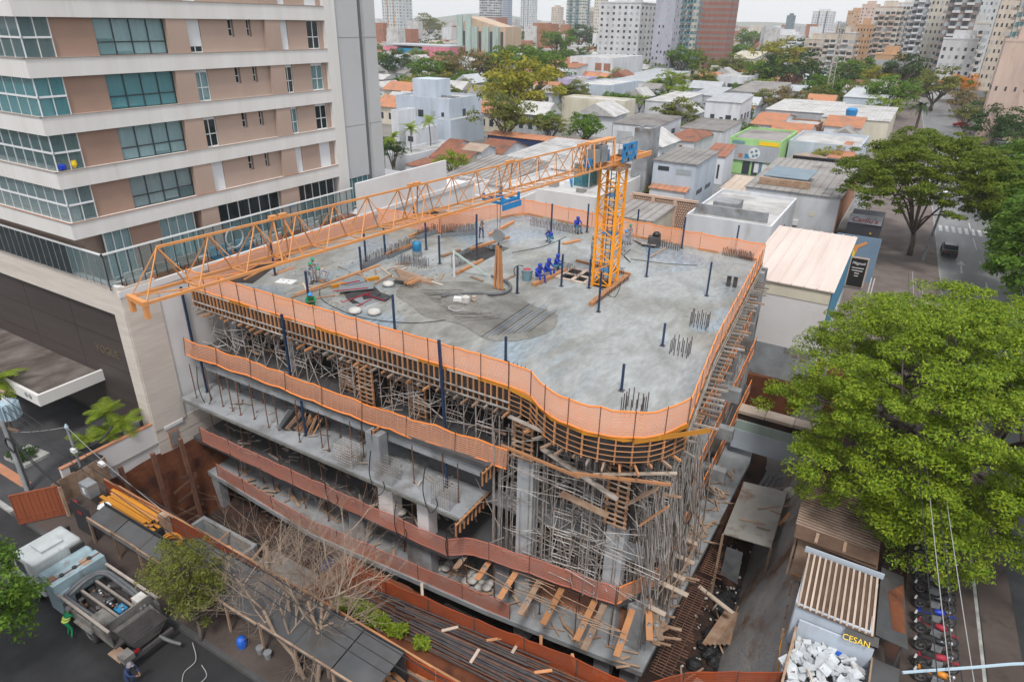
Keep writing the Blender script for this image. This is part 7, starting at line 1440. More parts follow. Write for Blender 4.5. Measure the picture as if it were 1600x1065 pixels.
bld('brown tiled corner house below the palm clump',(1085,222),(1032,218),(1112,206),4.2,'w_white','clay_tile','hip',((.15,.25,.3,.8,'w_brick'),(.55,.65,.3,.8,'w_brick')),rise=1.4); bld('long white wall with grey roof above the tiled corner house',(1130,205),(1060,200),(1150,188),5,'w_white','fibro_roof','sheet',rise=.6)
bld('white three storey house with stained walls',(1158,161),(1114,154),(1183,155),9.5,'w_white','metal_roof','sheet',((.18,.3,.5,.68,D_),(.45,.55,.52,.62,D_),(.62,.78,.5,.68,D_),(.85,.95,.52,.62,D_)),swins=((.15,.3,.55,.7,D_),(.45,.6,.55,.7,D_),(.7,.85,.55,.7,D_)),rise=1.0)
bld('bright green shop with a grey billboard front',(1221,224),(1145,214),(1238,206),6.5,'w_green','fibro_roof','flat',par=.5); x0,x1,y0,y1,t=BT['bright green shop with a grey billboard front']
pbox('billboard','w_grey',t,x0+.1,x1-.1,y0-.35,y0-.05,2.7,5.6); pbox('yellow_sign','sign_yellow',t,x1-4,x1-.3,y0-.12,y0-.05,5.75,6.5); pbox('teal_sign','t_teal',t,x0+.6,x0+3,y0-.12,y0-.05,5.75,6.3)
cx_=(x0+x1)/2+.3; B().lathe((cx_,y0-.4,4.2),[(.05,0),(1.1,0),(1.1,.04),(.05,.04)],20,'y').go('round_emblem','frame_white',t)
for k,(dx,dz) in enumerate(((-.5,.2),(.3,.5),(.5,-.3),(-.1,-.5))): B().lathe((cx_+dx,y0-.44,4.2+dz),[(.02,0),(.28,0),(.28,.03),(.02,.03)],10,'y').go('emblem_dot','t_teal',t)
pbox('orange_square','clay_orange',t,x0+2.2,x0+3.0,y0-.38,y0-.36,3.2,4.0); pbox('teal_square','w_cyan',t,x0+3.4,x0+4.2,y0-.38,y0-.36,3.2,4.0); boxes('shop_opening','win_dark',t,(x0+3.2,x0+4.6,y0-.06,y0,.1,2.6),(x0+5.0,x0+6.2,y0-.06,y0,.1,2.6)); pbox('lime_panel','w_green',t,x0+.3,x0+2.9,y0-.08,y0,.1,2.6); pbox('white_panel','frame_white',t,x1-4.2,x1-1.8,y0-.08,y0,.6,2.4); pbox('blue_panel','blue_paint',t,x0+6.3,x0+6.9,y0-.08,y0,.1,2.6)
bld('white house with tall narrow windows by the green shop',(1133,245),(1105,240),(1142,236),5,'w_white','clay_tile','sheet',((.2,.3,.2,.7,D_),(.4,.5,.2,.7,D_),(.7,.8,.2,.7,D_)))
bld('large grey corrugated roof building with white side wall',(1314,309),(1165,291),(1326,262),6,'w_white','fibro_roof','sheet',((.3,.36,.55,.65,'w_cream'),(.72,.78,.5,.6,'w_cream')),rise=.5); x0,x1,y0,y1,t=BT['large grey corrugated roof building with white side wall']
B().slab([(x0+1.5,y0+3,7.2),(x0+7.5,y0+3,7.2),(x0+8,y0+9,7.6),(x0+2,y0+9,7.6)],.1).go('solar_panel','solar',t); pbox('roof_well','timber_old',t,x0+1.2,x0+8,y0+2.2,y0+2.9,6.1,7.0); pbox('black_gutter','sign_black',t,x0+2,x1,y1+.25,y1+.6,6.4,7.0); boxes('air_unit','frame_white',t,(x1-7,x1-6.2,y0-.5,y0-.06,1.6,2.3),(x1-5.4,x1-4.6,y0-.5,y0-.06,1.6,2.3)); pbox('brown_end','clay_orange',t,x1+.02,x1+.12,y0,y1,1,5.6); boxes('rust_streak','fibro_roof',t,(x1-9.2,x1-9.1,y0-.07,y0-.05,1.5,4.8),(x1-12,x1-11.9,y0-.07,y0-.05,1,5))
bld('white walled shed with a small pale roof by the cross street',(1176,300),(1128,293),(1190,282),3.8,'w_white','board_pale','sheet',rise=.4)
bld('brown tiled shed behind the black gutter',(1275,262),(1225,256),(1290,246),4.5,'w_white','roof_sheet','hip',rise=1.4); bld('orange tiled house behind the small pale green tree',(1335,250),(1296,242),(1350,226),4.5,'w_white','clay_orange','hip',rise=1.8)
bld('long grey blue building with flat roof left of the street tree',(1345,232),(1255,206),(1352,214),6,'w_blue','flat_roof',wins=((.3,.36,.3,.5,D_),(.45,.5,.3,.5,D_)))
bld('raw brick walled building with grey top',(1278,197),(1218,184),(1282,190),4.6,'w_brick','flat_roof'); bld('orange tiled roof left of the brick wall',(1218,196),(1182,189),(1228,180),5,'w_white','clay_orange','gable',rise=1.5); bld('orange tiled roofs in front of the brick wall',(1262,210),(1205,204),(1270,198),4.2,'w_white','clay_orange','gable',rise=1.3)
bld('pale roof hall with blue tank before the lattice mast',(1390,190),(1290,178),(1420,172),6,'w_cream','flat_roof','sheet',rise=.5); x0,x1,y0,y1,t=BT['pale roof hall with blue tank before the lattice mast']; B().lathe((x1-9,y0+3,6.2),[(1.2,0),(1.4,1.6),(1.0,2),(.05,2.1)],14).go('water_tank','blue_paint',t)
bld('grey walled yard with white roof before the lattice mast',(1300,178),(1195,171),(1310,162),6,'w_grey','flat_roof','sheet',rise=.5); bld('orange tiled roof right of the brick building',(1345,200),(1288,196),(1352,188),5,'w_white','clay_orange','gable',rise=1.5)
bld('blue roofed white house left of the dark palm',(1385,155),(1320,150),(1400,143),7,'w_blue','metal_roof','sheet',rise=1); bld('white office with small windows in the middle distance',(1168,122),(1126,118),(1180,116),7,'w_white','flat_roof',wins=((.1,.3,.4,.65,D_),(.4,.6,.4,.65,D_),(.65,.9,.4,.65,D_)))
bld('grey roof hall with orange gate in the middle distance',(1205,146),(1140,142),(1225,134),6,'w_white','fibro_roof','sheet',((.45,.62,.2,.8,'t_teal'),(.65,.85,.2,.8,'clay_orange')))
bld('brown box with white base, restaurant shed',(1012,118),(985,116),(1020,110),5,'w_white','metal_roof','sheet'); bld('white market roof below the white apartment block',(1010,128),(960,124),(1040,114),5,'w_white','metal_roof','sheet'); bld('three storey white and orange flats',(958,92),(904,88),(965,86),11,'w_white','flat_roof',wins=((.05,.2,.1,.4,'w_brick'),(.25,.5,.1,.4,'w_brick'),(.55,.75,.1,.4,'w_brick'),(.8,.95,.1,.4,'w_brick'),(.05,.2,.5,.8,'w_brick'),(.6,.75,.5,.8,'w_brick'),(.8,.95,.5,.8,'w_brick')))
bld('white gabled house with orange roof behind the round trees',(900,106),(853,98),(912,96),7,'w_white','clay_orange','gable',rise=2.6); bld('lilac walled house behind the yellow tree',(905,125),(880,122),(915,120),6,'w_lilac','flat_roof'); bld('dark blue walled yard by the street with the white car',(945,230),(765,209),(947,226),2.8,'cloth_navy','clay_orange','sheet',rise=.5,name='low_building')
# shops beside the avenue
BS=thing('blue_shop','blue painted shop front with an orange and yellow emblem','shop',(-3.2,84,0)); p0=at(1312,365,5.2); p1=at(1379,371,5.2); X0,X1,Y0=p0.x,p1.x,p0.y; B().box(X0-.2,X1,Y0,Y0+.8,0,5.0).go('wall','w_blue',BS); B().box(X0-.2,X1,Y0-.12,Y0-.01,0,5.3).go('front','blue_wall' if 0 else 't_steel',BS) if 't_steel' in M else B().box(X0-.2,X1,Y0-.12,Y0-.01,0,5.3).go('front','shop_blue',BS)
cxs=X0+1.9; eb=B(); eb.prism([(0,0),(.5,.9),(1.3,1.3),(2.4,2.3),(2.7,2.0),(1.7,1.0),(1.6,.2),(1.3,-.6),(1.1,.3),(.5,.3),(.35,-.5)],0,.03)
eb.v=[(cxs-1.1+v[0]*.85,Y0-.13-v[2],3.35+v[1]*.62) for v in eb.v]; eb.go('orange_emblem','crane_orange',BS,fix=True); B().lathe((cxs-.35,Y0-.2,3.2),[(.02,0),(.5,0),(.5,.03),(.02,.03)],16,'y').go('yellow_disc','sign_yellow',BS)
ms=thing('standing_sign','tall black sign with white lettering in a pale frame before the blue shop','sign',at(1335,450,0)); p=at(1332,452,0); pbox('frame','board_pale',ms,p.x-.95,p.x+.95,p.y-.06,p.y+.06,.3,3.75); pbox('panel','sign_black',ms,p.x-.8,p.x+.8,p.y-.09,p.y-.065,.4,3.6); text_on('Magnoli',.42,(p.x-.68,p.y-.1,2.95),(1,0,0),(0,0,1),'sign_white','lettering',ms,.008,.3)
for k,w in enumerate((.6,.55,.25,.2)): pbox('text_rule','sign_white',ms,p.x-w,p.x+w,p.y-.1,p.y-.09,2.5-.3*k,2.57-.3*k)
CS=thing('restaurant_front','dark restaurant front with a grey name board','shop',(-3.5,100,0)); p0=at(1325,345,3.0); p1=at(1378,350,3.0); B().box(p0.x,p1.x,p0.y,p0.y+8,0,3.0).go('wall','t_dark',CS); B().slab([(p0.x,p0.y-.2,3.0),(p1.x,p0.y-.2,3.0),(p1.x,p0.y+.9,3.9),(p0.x,p0.y+.9,3.9)],.08).go('name_board','w_grey',CS); text_on("Carllu's",1.05,(p0.x+.35,p0.y-.12,3.12),(1,0,0),(0,.75,.66),'sign_red','lettering',CS,.02,.25); B().lathe((p0.x+3,p0.y-.1,1.6),[(.02,0),(.16,.1),(.02,.3)],8).go('lamp','sign_yellow',CS)
for i,(dx,h) in enumerate(((1.2,2.0),(1.8,2.0))): tag(B().box(X1-.6+dx*.5,X1-.5+dx*.5,Y0-4.2,Y0-4.1,.1,h).go('white_post','frame_white'),'white gate post before the blue shop, %s'%['left','right'][i],'post')
pu=at(1441,408,0); UP2=thing('utility_pole','leaning concrete utility pole at the near kerb of the avenue','pole',pu); B().tube(pu,pu+V(.5,0,8.5),.17,.11,8).go('pole','concrete',UP2); piece('cross_arm','timber_grey',UP2,pu+V(-.4,0,7.8),pu+V(1.4,0,7.8),.1,.1)
for k in range(3): piece('insulator','frame_white',UP2,pu+V(-.2+.6*k,0,7.85),pu+V(-.2+.6*k,0,8.1),.1,.1)
for i in range(3): wire('overhead wire crossing the avenue from the leaning pole, %s'%['lowest','middle','highest'][i],pu+V(.4,0,7.2+.4*i),(26,pu.y-4,7.6+.4*i),.5,'cable_pale',.02)
# cars
def car(label,p,rz,m,group='parked cars',s=1.0):
    t=thing('car',label,'car',p,group); t.rotation_euler=(0,0,rz)
    def k(b,n,mm,par=t,bev=0):
        o=bpy.data.objects.new(n,b.mesh(n,mm)); COL.objects.link(o); o.parent=par
        if bev: q=o.modifiers.new('b','BEVEL'); q.width=bev; q.segments=2
    prof=[(-2.1,.35),(-2.1,.8),(-1.9,.95),(-1.5,1.0),(-1.0,1.42),(.5,1.45),(1.1,1.0),(1.95,.85),(2.1,.6),(2.1,.35)]; n=len(prof); b=B()
    b.add([(x,-.84+(.12 if z>1.1 else 0),z) for x,z in prof]+[(x,.84-(.12 if z>1.1 else 0),z) for x,z in prof],[tuple(range(n)),tuple(range(2*n-1,n-1,-1))]+[(i,n+i,n+(i+1)%n,(i+1)%n) for i in range(n)]); k(b,'body',m,bev=.06)
    k(B().quad((.52,-.7,1.4),(1.06,-.76,1.03),(1.06,.76,1.03),(.52,.7,1.4)).quad((.53,-.7,1.41),(1.07,-.76,1.04),(1.07,.76,1.04),(.53,.7,1.41)),'windscreen','win_dark'); k(B().quad((-1.02,.7,1.41),(-1.47,.76,1.03),(-1.47,-.76,1.03),(-1.02,-.7,1.41)),'rear_window','win_dark')
    for sd in (-1,1): k(B().quad((-.95,.78*sd,1.36),(.45,.78*sd,1.38),(.95,.86*sd,1.02),(-1.35,.86*sd,1.02)),'side_window','win_dark')
    for x in (-1.3,1.35):
        for y in (-.8,.8): k(B().lathe((x,y-.1,.33),[(.02,0),(.3,0),(.33,.04),(.33,.16),(.3,.2),(.02,.2)],12,'y'),'wheel','rubber')
    for y in (-.6,.6): k(B().box(2.07,2.12,y-.18,y+.18,.62,.75),'headlight','frame_white'); k(B().box(-2.13,-2.08,y-.18,y+.18,.7,.82),'tail_light','red_paint')
AV=math.radians(92)
for i,(Y,o,m,l) in enumerate(((78,8.2,'car_dark','black car parked at the far kerb, nearest'),(88,8.3,'car_silver','silver car parked at the far kerb, second'),(94,8.3,'car_dark','dark car parked at the far kerb, third'),(101,1.2,'car_dark','dark car at the near kerb of the avenue by the pole'),(140,2.5,'car_white','white car waiting beyond the crossing'),(150,6.5,'red_paint','red car beyond the crossing'),(158,4.5,'car_silver','grey car beyond the crossing'),(175,5,'car_white','white car far up the avenue'))): car(l,(rx(Y,o),Y,.01),AV,m,'cars on the avenue')
for i,(px,py,m,l) in enumerate(((1112,270,'car_dark','black car parked on the cross street by the green shop'),(778,222,'car_white','white van on the street under the yellow tree'),(800,222,'car_dark','dark car behind the white van'),(1590,222,'car_white','white car in the lot at the right edge'),(1560,226,'car_silver','silver car in the lot at the right edge'),(1500,198,'red_paint','small red car at the end of the avenue'))): car(l,at(px,py,.01),random.choice([0,math.pi]),m,'cars in the side streets')
# lattice mast
pm=at(1288,170,0); LM=thing('lattice_mast','grey lattice telecom mast rising over the low roofs','mast',pm); hh=27.5
cs=[(1.5,0),(-.75,1.3),(-.75,-1.3)]
for i in range(3):
    a=cs[i]; b_=cs[(i+1)%3]; piece('leg','steel_tube',LM,pm+V(*a,0),pm+V(a[0]*.3,a[1]*.3,hh),.22,.22); z=0; k=0
    while z<hh-1.5:
        f0=1-.7*z/hh; f1=1-.7*(z+1.5)/hh; u,v=(a,b_) if k%2 else (b_,a); piece('brace','steel_tube',LM,pm+V(u[0]*f0,u[1]*f0,z),pm+V(v[0]*f1,v[1]*f1,z+1.5),.1,.1); z+=1.5; k+=1
for k in range(6): piece('antenna','metal_grey',LM,pm+V(math.cos(k)*1.3,math.sin(k)*1.3,hh-3),pm+V(math.cos(k)*1.3,math.sin(k)*1.3,hh+.5),.3,.2)
B().lathe(pm+V(0,0,hh-2),[(.4,0),(1.4,.1),(1.4,.25),(.4,.3)],12).go('platform','steel_tube',LM)
# ================================================================ towers on the skyline
def tow(label,px0,px1,pyt,d,wall,style='grid',fl=3.1,rz=0,asp=1.0,wm='win_dark',w2='t_white',nx=5,ny=4,crown=1,pyb=None):
    d=d*(1.5 if 200<d<400 else 2.0 if d>=400 else 1.12); pc=(px0+px1)/2; hy=33+.018*(pc-800); v=ray(pc,hy); v=Vector((v.x,v.y,0)).normalized(); c=v*d
    v0=ray(px0,hy);v1=ray(px1,hy); Wd=d*abs(math.atan2(v0.x*v1.y-v0.y*v1.x,v0.x*v1.x+v0.y*v1.y)); th=abs(math.atan2(v.x,v.y)-rz); b_=Wd/(math.cos(th)+asp*math.sin(th)); a,b2=b_,b_*asp
    q=ray(pc,pyt); H_=max(8,CAMH+q.z/math.hypot(q.x,q.y)*d)
    t=thing('tower_block',label,'tower',(c.x,c.y,0),'towers on the skyline'); ca,sa=math.cos(rz),math.sin(rz)
    def X(u,w): return (c.x+u*ca-w*sa,c.y+u*sa+w*ca)
    B().obox((c.x,c.y,0),a,b2,H_,rz).go('wall',wall,t); n=max(2,int(H_/fl)); wb=B(); wp=B(); bb=B(); rq=random.Random(len(label)*7+int(px0)); sx=1 if c.x<0 else -1
    def wbox(bld_,u0,u1,w0,w1,z0,z1):
        p=[X(u0,w0),X(u1,w0),X(u1,w1),X(u0,w1)]; bld_.add([(x,y,z0) for x,y in p]+[(x,y,z1) for x,y in p],BOXF)
    for f in range(1,n):
        z=f*fl
        for face,cnt,Ln in (('f',nx,a),('s',ny,b2)):
            for k in range(cnt):
                st=style if face=='f' or style!='half' else 'grid'
                u=-Ln/2+Ln*(k+.5)/cnt; w=Ln/cnt
                ww=w*(.22 if st=='plain' else .38 if st in('grid','half') else .8 if st=='balc' else .92); hh_=fl*(.42 if st=='grid' else .16 if st=='plain' else .5)
                if st=='strip' and k%2==0: ww=w*.22
                wt=wb if rq.random()<.72 or style in('band','plain') else wp
                if face=='f': wbox(wt,u-ww/2,u+ww/2,-b2/2-.06,-b2/2+.05,z+.4,z+.4+hh_)
                elif sx>0: wbox(wt,a/2-.05,a/2+.06,u-ww/2,u+ww/2,z+.4,z+.4+hh_)
                else: wbox(wt,-a/2-.06,-a/2+.05,u-ww/2,u+ww/2,z+.4,z+.4+hh_)
                if st=='balc' and face=='f' and k%2==nx%2: wbox(bb,u-w*.62,u+w*.62,-b2/2-1.5,-b2/2-.06,z-.4,z+.55)
                if st=='balc' and face=='s' and k==cnt-1: wbox(bb,(a/2+.06) if sx>0 else (-a/2-1.4),(a/2+1.4) if sx>0 else (-a/2-.06),u-w*.6,u+w*.6,z-.4,z+.5)
    tag(wb.go('windows',wm,t),kind='stuff')
    if wp.v: tag(wp.go('pale_windows','win_pale' if wm!='win_pale' else 'win_dark',t),kind='stuff')
    if bb.v: tag(bb.go('balconies',w2,t),kind='stuff')
    if style in('strip','half'): 
        for k in (-.18,.2): sbx=B(); wbox(sbx,a*k-.6,a*k+.6,-b2/2-.5,-b2/2-.07,0,H_+1); sbx.go('pier_strip',w2,t)
    if crown: B().obox((c.x,c.y,H_),a*.5,b2*.5,3.5,rz).go('roof_house',wall,t); B().obox((c.x,c.y,H_),a*1.02,b2*1.02,.6,rz).go('cornice',w2 if style=='balc' else wall,t)
    return t
TW=[('white tower with an orange strip left of the gap',598,645,-60,430,'t_white','half',3.1,'win_teal','t_tan'),('white and teal tower above the hall',749,784,-60,520,'t_white','balc',3.1,'win_dark','t_white'),('blue grey tower behind the white and teal one',784,800,-60,600,'t_blue','band',3.1,'win_pale','t_blue'),('white tower with a teal front',813,839,-60,560,'t_white','half',3.1,'win_teal','t_teal'),('short dark edged beige tower',861,880,12,700,'t_beige','grid',3.1,'win_dark','t_beige'),('tall cream tower with teal balconies',884,920,-60,440,'t_cream','balc',3.1,'win_teal','t_teal'),('thin beige tower behind the cream one',917,930,15,640,'t_beige','balc',3.1,'win_dark','t_cream'),('tall beige tower behind the grey block',927,948,-60,400,'t_cream','grid',3.1,'win_dark','t_cream'),('broad light grey apartment block of twelve floors',936,1024,6,285,'t_white','grid',3.0,'win_dark','t_grey'),('lilac grey tower with square windows',1022,1062,-60,260,'t_lilac','grid',3.0,'win_pale','t_lilac'),('slim cream tower with teal balconies beside the lilac one',1060,1092,-60,275,'t_cream','balc',3.0,'win_teal','t_teal'),('brown tower under construction with red brick infill',1088,1150,-60,300,'t_brown','band',3.0,'t_red','t_beige'),('grey blue slim tower on the right skyline',1227,1241,25,620,'t_slate','grid',3.0,'win_pale','t_grey'),('white tower with dark blue strips',1266,1302,19,560,'t_white','half',3.0,'t_blue','t_dark'),('small beige tower at the far right skyline',1205,1226,44,700,'t_white','grid',3.0,'win_dark','t_white'),('tan and peach tower on the right skyline',1320,1348,18,470,'t_tan','grid',3.0,'win_pale','t_cream'),('tall peach tower right of the tan one',1340,1368,8,420,'t_pinkbeige','grid',3.0,'win_dark','t_tan'),('white tower with pink balconies',1362,1405,12,330,'t_cream','balc',3.0,'win_dark','t_pinkbeige'),('pale stepped tower with a teal roof',1395,1430,6,340,'t_white','balc',3.0,'win_dark','t_cream'),('grey tower with curved balconies',1418,1462,-60,300,'t_grey','balc',3.0,'win_dark','t_white'),('light grey tower with paired windows',1445,1480,-60,265,'t_cream','grid',3.0,'win_dark','t_grey'),('balcony tower with white bowed balconies',1472,1520,-60,250,'t_brown','balc',3.0,'win_dark','t_white'),('dark slate tower slice',1507,1522,-20,262,'t_slate','grid',3.0,'win_dark','t_slate'),('white tower beside the slate slice',1518,1556,-60,270,'t_white','grid',3.0,'win_dark','t_white'),('beige block of low flats with balconies, left',1262,1300,62,330,'t_beige','balc',3.0,'win_dark','t_cream'),('beige block of low flats with balconies, right',1292,1345,52,300,'t_beige','balc',3.0,'win_dark','t_white'),('tan walled flats by the lattice mast',1340,1366,40,310,'t_tan','grid',3.0,'win_dark','t_tan'),('brown hall with a rounded roof before the towers',1378,1428,86,240,'t_tan','band',9.0,'w_grey','t_tan'),('white block with rows of small windows',1478,1534,62,235,'t_white','grid',3.0,'win_dark','t_white'),('stepped white flats behind the orange tree',1505,1545,38,255,'t_white','balc',3.0,'win_dark','t_cream'),('tall beige tower with dark side near the right edge',1550,1590,-60,225,'t_beige','grid',3.0,'win_dark','t_brown'),('beige tower at the right edge with teal balconies',1580,1620,-60,205,'t_cream','balc',3.0,'win_teal','t_beige'),('pinkish lower block with a stepped outline at the right edge',1572,1655,66,195,'t_pinkbeige','plain',6.2,'win_dark','t_pinkbeige'),('small white flats left of the tan tower',1195,1222,62,420,'t_white','balc',3.0,'win_dark','t_cream'),('white and lilac flats by the gap, right',1185,1200,48,560,'t_lilac','grid',3.0,'win_pale','t_lilac'),('pale grey flats far behind the gabled hall',1220,1262,56,400,'t_white','balc',3.0,'win_dark','t_white'),('maroon block far behind the hall',731,745,34,800,'t_red','grid',3.0,'win_dark','t_red'),('low white block right of the maroon one',840,862,36,800,'t_cream','grid',3.0,'win_dark','t_cream'),('dark low block left of the water tower',643,668,40,700,'t_dark','grid',3.0,'win_pale','t_dark'),('pale tower beyond the brown tower',1166,1182,50,900,'t_white','grid',3.0,'win_dark','t_white'),('white tower beyond the pale flats',1240,1252,42,900,'t_grey','grid',3.0,'win_dark','t_white'),('pale tower between the beige towers',1300,1318,36,760,'t_white','grid',3.0,'win_dark','t_white')]
for q in TW:
    l,a0,a1,pt_,d,w,st,fl,wm,w2=q; tow(l,a0,a1,pt_,d,w,st,fl,0,1.0 if d>200 else .8,wm,w2,nx=7 if (a1-a0)*d>18000 else 5,ny=4 if st!='band' else 3)
# halls on the left
HL=thing('pier_hall','hall with pale mint piers and a brown gable','hall',at(750,95,0)); ph=at(750,97,0); d=ph.length; sc=d/FPX*1.05
def hb(name,m,u0,u1,v0,v1,z0,z1): return pbox(name,m,HL,ph.x+u0*sc,ph.x+u1*sc,ph.y+v0,ph.y+v1,z0*sc,z1*sc)
hb('wall','w_tan',-38,40,0,22,0,44)
for u in (-36,-22,-12,6,22): hb('pier','w_mint',u,u+9,-1.5,-.1,0,58 if u<-20 else 44)
for u in (-27,-2,16,33): hb('window','win_dark',u,u+4,-.3,-.05,6,38)
B().add([(ph.x-30*sc,ph.y,44*sc),(ph.x+30*sc,ph.y,44*sc),(ph.x+30*sc,ph.y+20,44*sc),(ph.x-30*sc,ph.y+20,44*sc),(ph.x-20*sc,ph.y,56*sc),(ph.x-20*sc,ph.y+20,56*sc)],[(0,1,4),(1,2,5,4),(2,3,5),(3,0,4,5)]).go('gable','w_tan',HL)
CH=thing('coloured_hall','long hall with pink and bright blue walls under a grey roof','hall',at(650,97,0)); pc=at(655,95,0)
for (u0,u1,m,z) in ((-60,-36,'w_pink',8.5),(-36,6,'w_cyan',7.6),(6,48,'w_pink',9.2)): s_=pc.length/FPX; pbox('wall',m,CH,pc.x+u0*s_*1.1,pc.x+u1*s_*1.1,pc.y,pc.y+25,0,z)
pbox('roof','metal_roof',CH,pc.x-60*s_*1.1,pc.x+48*s_*1.1,pc.y+.5,pc.y+25.5,9.3,10.2)
GH=bld('white gabled hall with pale roof in the distance',(1178,92),(1138,90),(1190,85),8,'w_white','w_cream','gable',rise=3,group=None)
# ================================================================ the far city
occ=[]
def hous(wall,roof,seed):
    b=B().box(-5,5,-4,4,0,3.4); w=b.mesh('wall',wall); r=B(); r.add([(-5.6,-4.6,3.3),(5.6,-4.6,3.3),(5.6,4.6,3.3),(-5.6,4.6,3.3),(-5.6,0,5.1),(5.6,0,5.1)],[(0,1,5,4),(2,3,4,5),(1,2,5),(3,0,4)]); rm=r.mesh('roof',roof)
    f=B()
    for x in (-3.2,0,3.0): f.box(x-.7,x+.7,-4.06,-3.98,1.0,2.2)
    return w,rm,f.mesh('window','win_dark')
HT=[hous('w_white','clay_tile',1),hous('w_cream','clay_orange',2),hous('w_white','fibro_roof',3),hous('w_blue','metal_roof',4),hous('w_white','flat_roof',5),hous('w_grey','flat_roof',6)]
rc=random.Random(21); hl=['small house with brown tiled roof in the far streets','small cream house with orange tiled roof in the far streets','small white house with dark roof in the far streets','small bluish house with metal roof in the far streets','small white house with pale roof in the far streets','small grey house with pale roof in the far streets']
rects=[v[:4] for v in BT.values()]
def free(x,y,r):
    for (a,b,c,d) in rects:
        if a-r<x<b+r and c-r<y<d+r: return False
    if abs(x-rx(y,4.5))<15: return False
    if 114<y<135 : return False
    if -95<x<2 and y<75: return False
    if -50<x<14 and y<132: return False
    return all((x-u)**2+(y-v)**2>(r+s)**2 for u,v,s in occ)
def pj(x,y,z):
    q=cam.matrix_world.inverted()@V(x,y,z); return 800-q.x/q.z*FPX,532.5+q.y/q.z*FPX
def inview(x,y):
    dx,dy=x*math.cos(YAW)+y*math.sin(YAW),-x*math.sin(YAW)+y*math.cos(YAW)
    return dy>30 and -.42*dy-10<dx<.72*dy+10
n=0; tries=0
while n<250 and tries<12000:
    tries+=1; dd=128+490*rc.random()**1.25; az=rc.uniform(-.42,.62)-YAW; x,y=math.sin(az)*dd,math.cos(az)*dd
    if not free(x,y,6.5): continue
    qx,qy=pj(x,y,6)
    if 590<qx<800 and qy<100 and dd<420: continue
    occ.append((x,y,6.5)); k=rc.randrange(6); t=thing('far_house',hl[k],'house',(x,y,0),'far houses of kind %d'%(k+1)); s=rc.uniform(.7,1.2); t.rotation_euler=(0,0,rc.choice([0,math.pi/2])+rc.uniform(-.08,.08)); t.scale=(s,s,rc.uniform(.9,1.6))
    for me,nm in zip(HT[k],('wall','roof','window')):
        o=bpy.data.objects.new(nm,me); COL.objects.link(o); o.parent=t
        if nm=='window': o['kind']='stuff'
    n+=1
n=0; tries=0; tm=['leaf_green','leaf_dark','leaf_olive','leaf_green','leaf_yellow','leaf_lime']; tl=['mid green tree between the far houses','dark tree between the far houses','olive tree between the far houses','mid green tree between the far houses','yellow green tree between the far houses','light green tree between the far houses']
while n<300 and tries<12000:
    tries+=1; dd=112+520*rc.random()**1.1; az=rc.uniform(-.42,.62)-YAW; x,y=math.sin(az)*dd,math.cos(az)*dd
    if not free(x,y,3.0): continue
    qx,qy=pj(x,y,9)
    if 590<qx<850 and qy<100 and dd<420: continue
    occ.append((x,y,3.0)); k=rc.randrange(6); dtree(tl[k],(x,y),rc.uniform(2.2,4.6)*(1+dd/900),rc.uniform(3.2,5.5),tm[k],'far %s trees'%tm[k].split('_')[1]); n+=1
grp={}
for o in bpy.data.objects:
    if o.parent is None and str(o.get('group','')).startswith('far '): grp.setdefault(o['label'],[]).append(o)
for l,os_ in grp.items():
    os_.sort(key=lambda o:pj(o.location.x,o.location.y,3)[0]); l2=l.replace(' in the far streets','').replace(' between the far houses','')
    for i,o in enumerate(os_): o['label']='far %s, %s from the left of its kind'%(l2,ordn(i) if i<20 else '%d%s'%(i+1,{1:'st',2:'nd',3:'rd'}.get((i+1)%10,'th') if not 10<(i+1)%100<14 else 'th'))
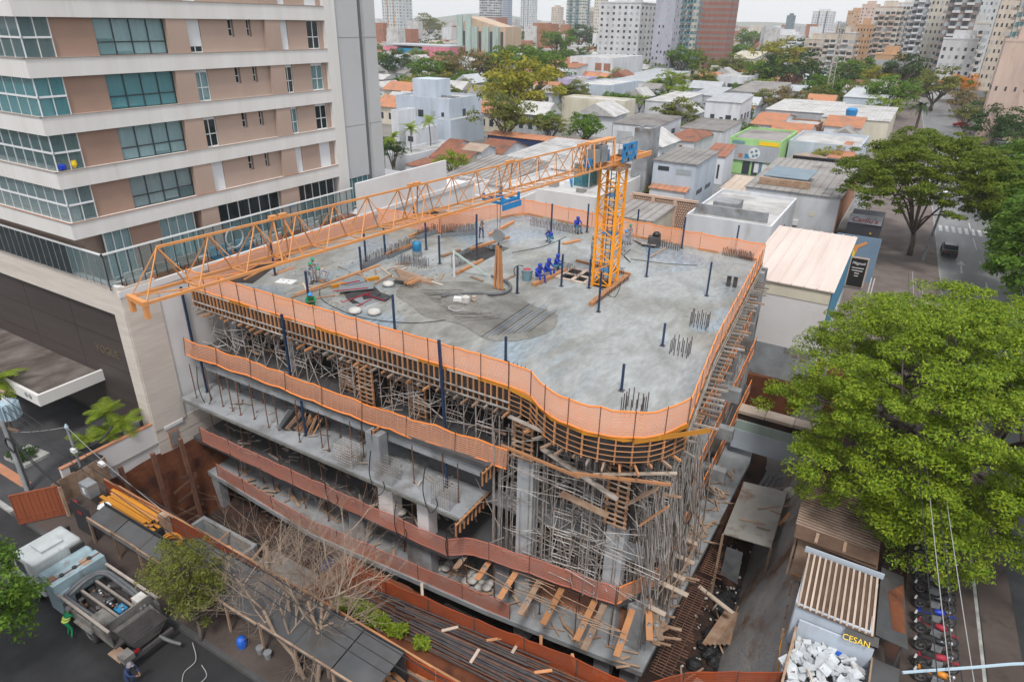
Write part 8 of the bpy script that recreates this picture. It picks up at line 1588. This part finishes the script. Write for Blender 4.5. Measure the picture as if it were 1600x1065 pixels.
# what lies beyond counting: a carpet of roofs and crowns to the hills
fb={m:B() for m in ('t_white','t_cream','w_brick','t_grey','clay_tile','flat_roof')}; fk=list(fb)
for k in range(5200):
    dd=560+4200*rc.random()**1.2; az=rc.uniform(-.45,.68)-YAW; x,y=math.sin(az)*dd,math.cos(az)*dd
    if abs(x-rx(y,4.5))<12 and y<330: continue
    hgt=rc.uniform(3.5,8) if rc.random()<.9 else rc.uniform(10,30)*(1 if dd<2500 else .6); s=rc.uniform(7,16)*(1+dd/3000); fb[rc.choice(fk)].obox((x,y,0),s,s*rc.uniform(.6,1.2),hgt,rc.uniform(-.2,.2))
for m,b in fb.items(): tag(b.go('far_roofs',m),'carpet of %s roofs reaching to the hills'%{'t_white':'white','t_cream':'cream','w_brick':'brick','t_grey':'grey','clay_tile':'tiled','flat_roof':'pale'}[m],'roofs',kind='stuff')
cl=[]
for k in range(2300):
    dd=520+4300*rc.random()**1.2; az=rc.uniform(-.45,.68)-YAW; R=rc.uniform(3.5,7)*(1+dd/2500); cl.append((np.array((math.sin(az)*dd,math.cos(az)*dd,R*.5)),R,.8,26))
o=bpy.data.objects.new('far_woods',leaves('far_woods',cl,'leaf_dark',2.0,9,.4)); COL.objects.link(o); tag(o,'far-off mass of green crowns between the roofs up to the hills','trees',kind='stuff')
hb_=B(); vs=[]; nn=70
for k in range(nn+1):
    az=-.9+2.0*k/nn-YAW; dd=5200; h=26+34*math.sin(k*.33+1)**2+16*math.sin(k*.9); vs+= [(math.sin(az)*dd,math.cos(az)*dd,-5),(math.sin(az)*(dd+500),math.cos(az)*(dd+500),max(14,h*1.0)),(math.sin(az)*(dd+1400),math.cos(az)*(dd+1400),0)]
hb_.add(vs,[(3*k,3*k+3,3*k+4,3*k+1) for k in range(nn)]+[(3*k+1,3*k+4,3*k+5,3*k+2) for k in range(nn)]); mat('hill_green',(0.06,0.09,0.05),.95,(0.12,0.13,0.09),.004); o=hb_.go('hills','hill_green',smooth=True); tag(o,kind='structure')
# air
HZ=bpy.data.materials.new('haze'); HZ.use_nodes=True; hn=HZ.node_tree; hn.nodes.remove(hn.nodes['Principled BSDF']); pv=hn.nodes.new('ShaderNodeVolumePrincipled'); pv.inputs['Color'].default_value=(.97,.985,1,1); pv.inputs['Density'].default_value=HAZE; hn.links.new(pv.outputs[0],hn.nodes['Material Output'].inputs['Volume'])
if HAZE>0:
    hz=B().box(-7200,7200,-620,7300,-9,190).go('haze',None); hz.data.materials.append(HZ); tag(hz,'thin pale haze filling the air over the city','haze',kind='stuff')
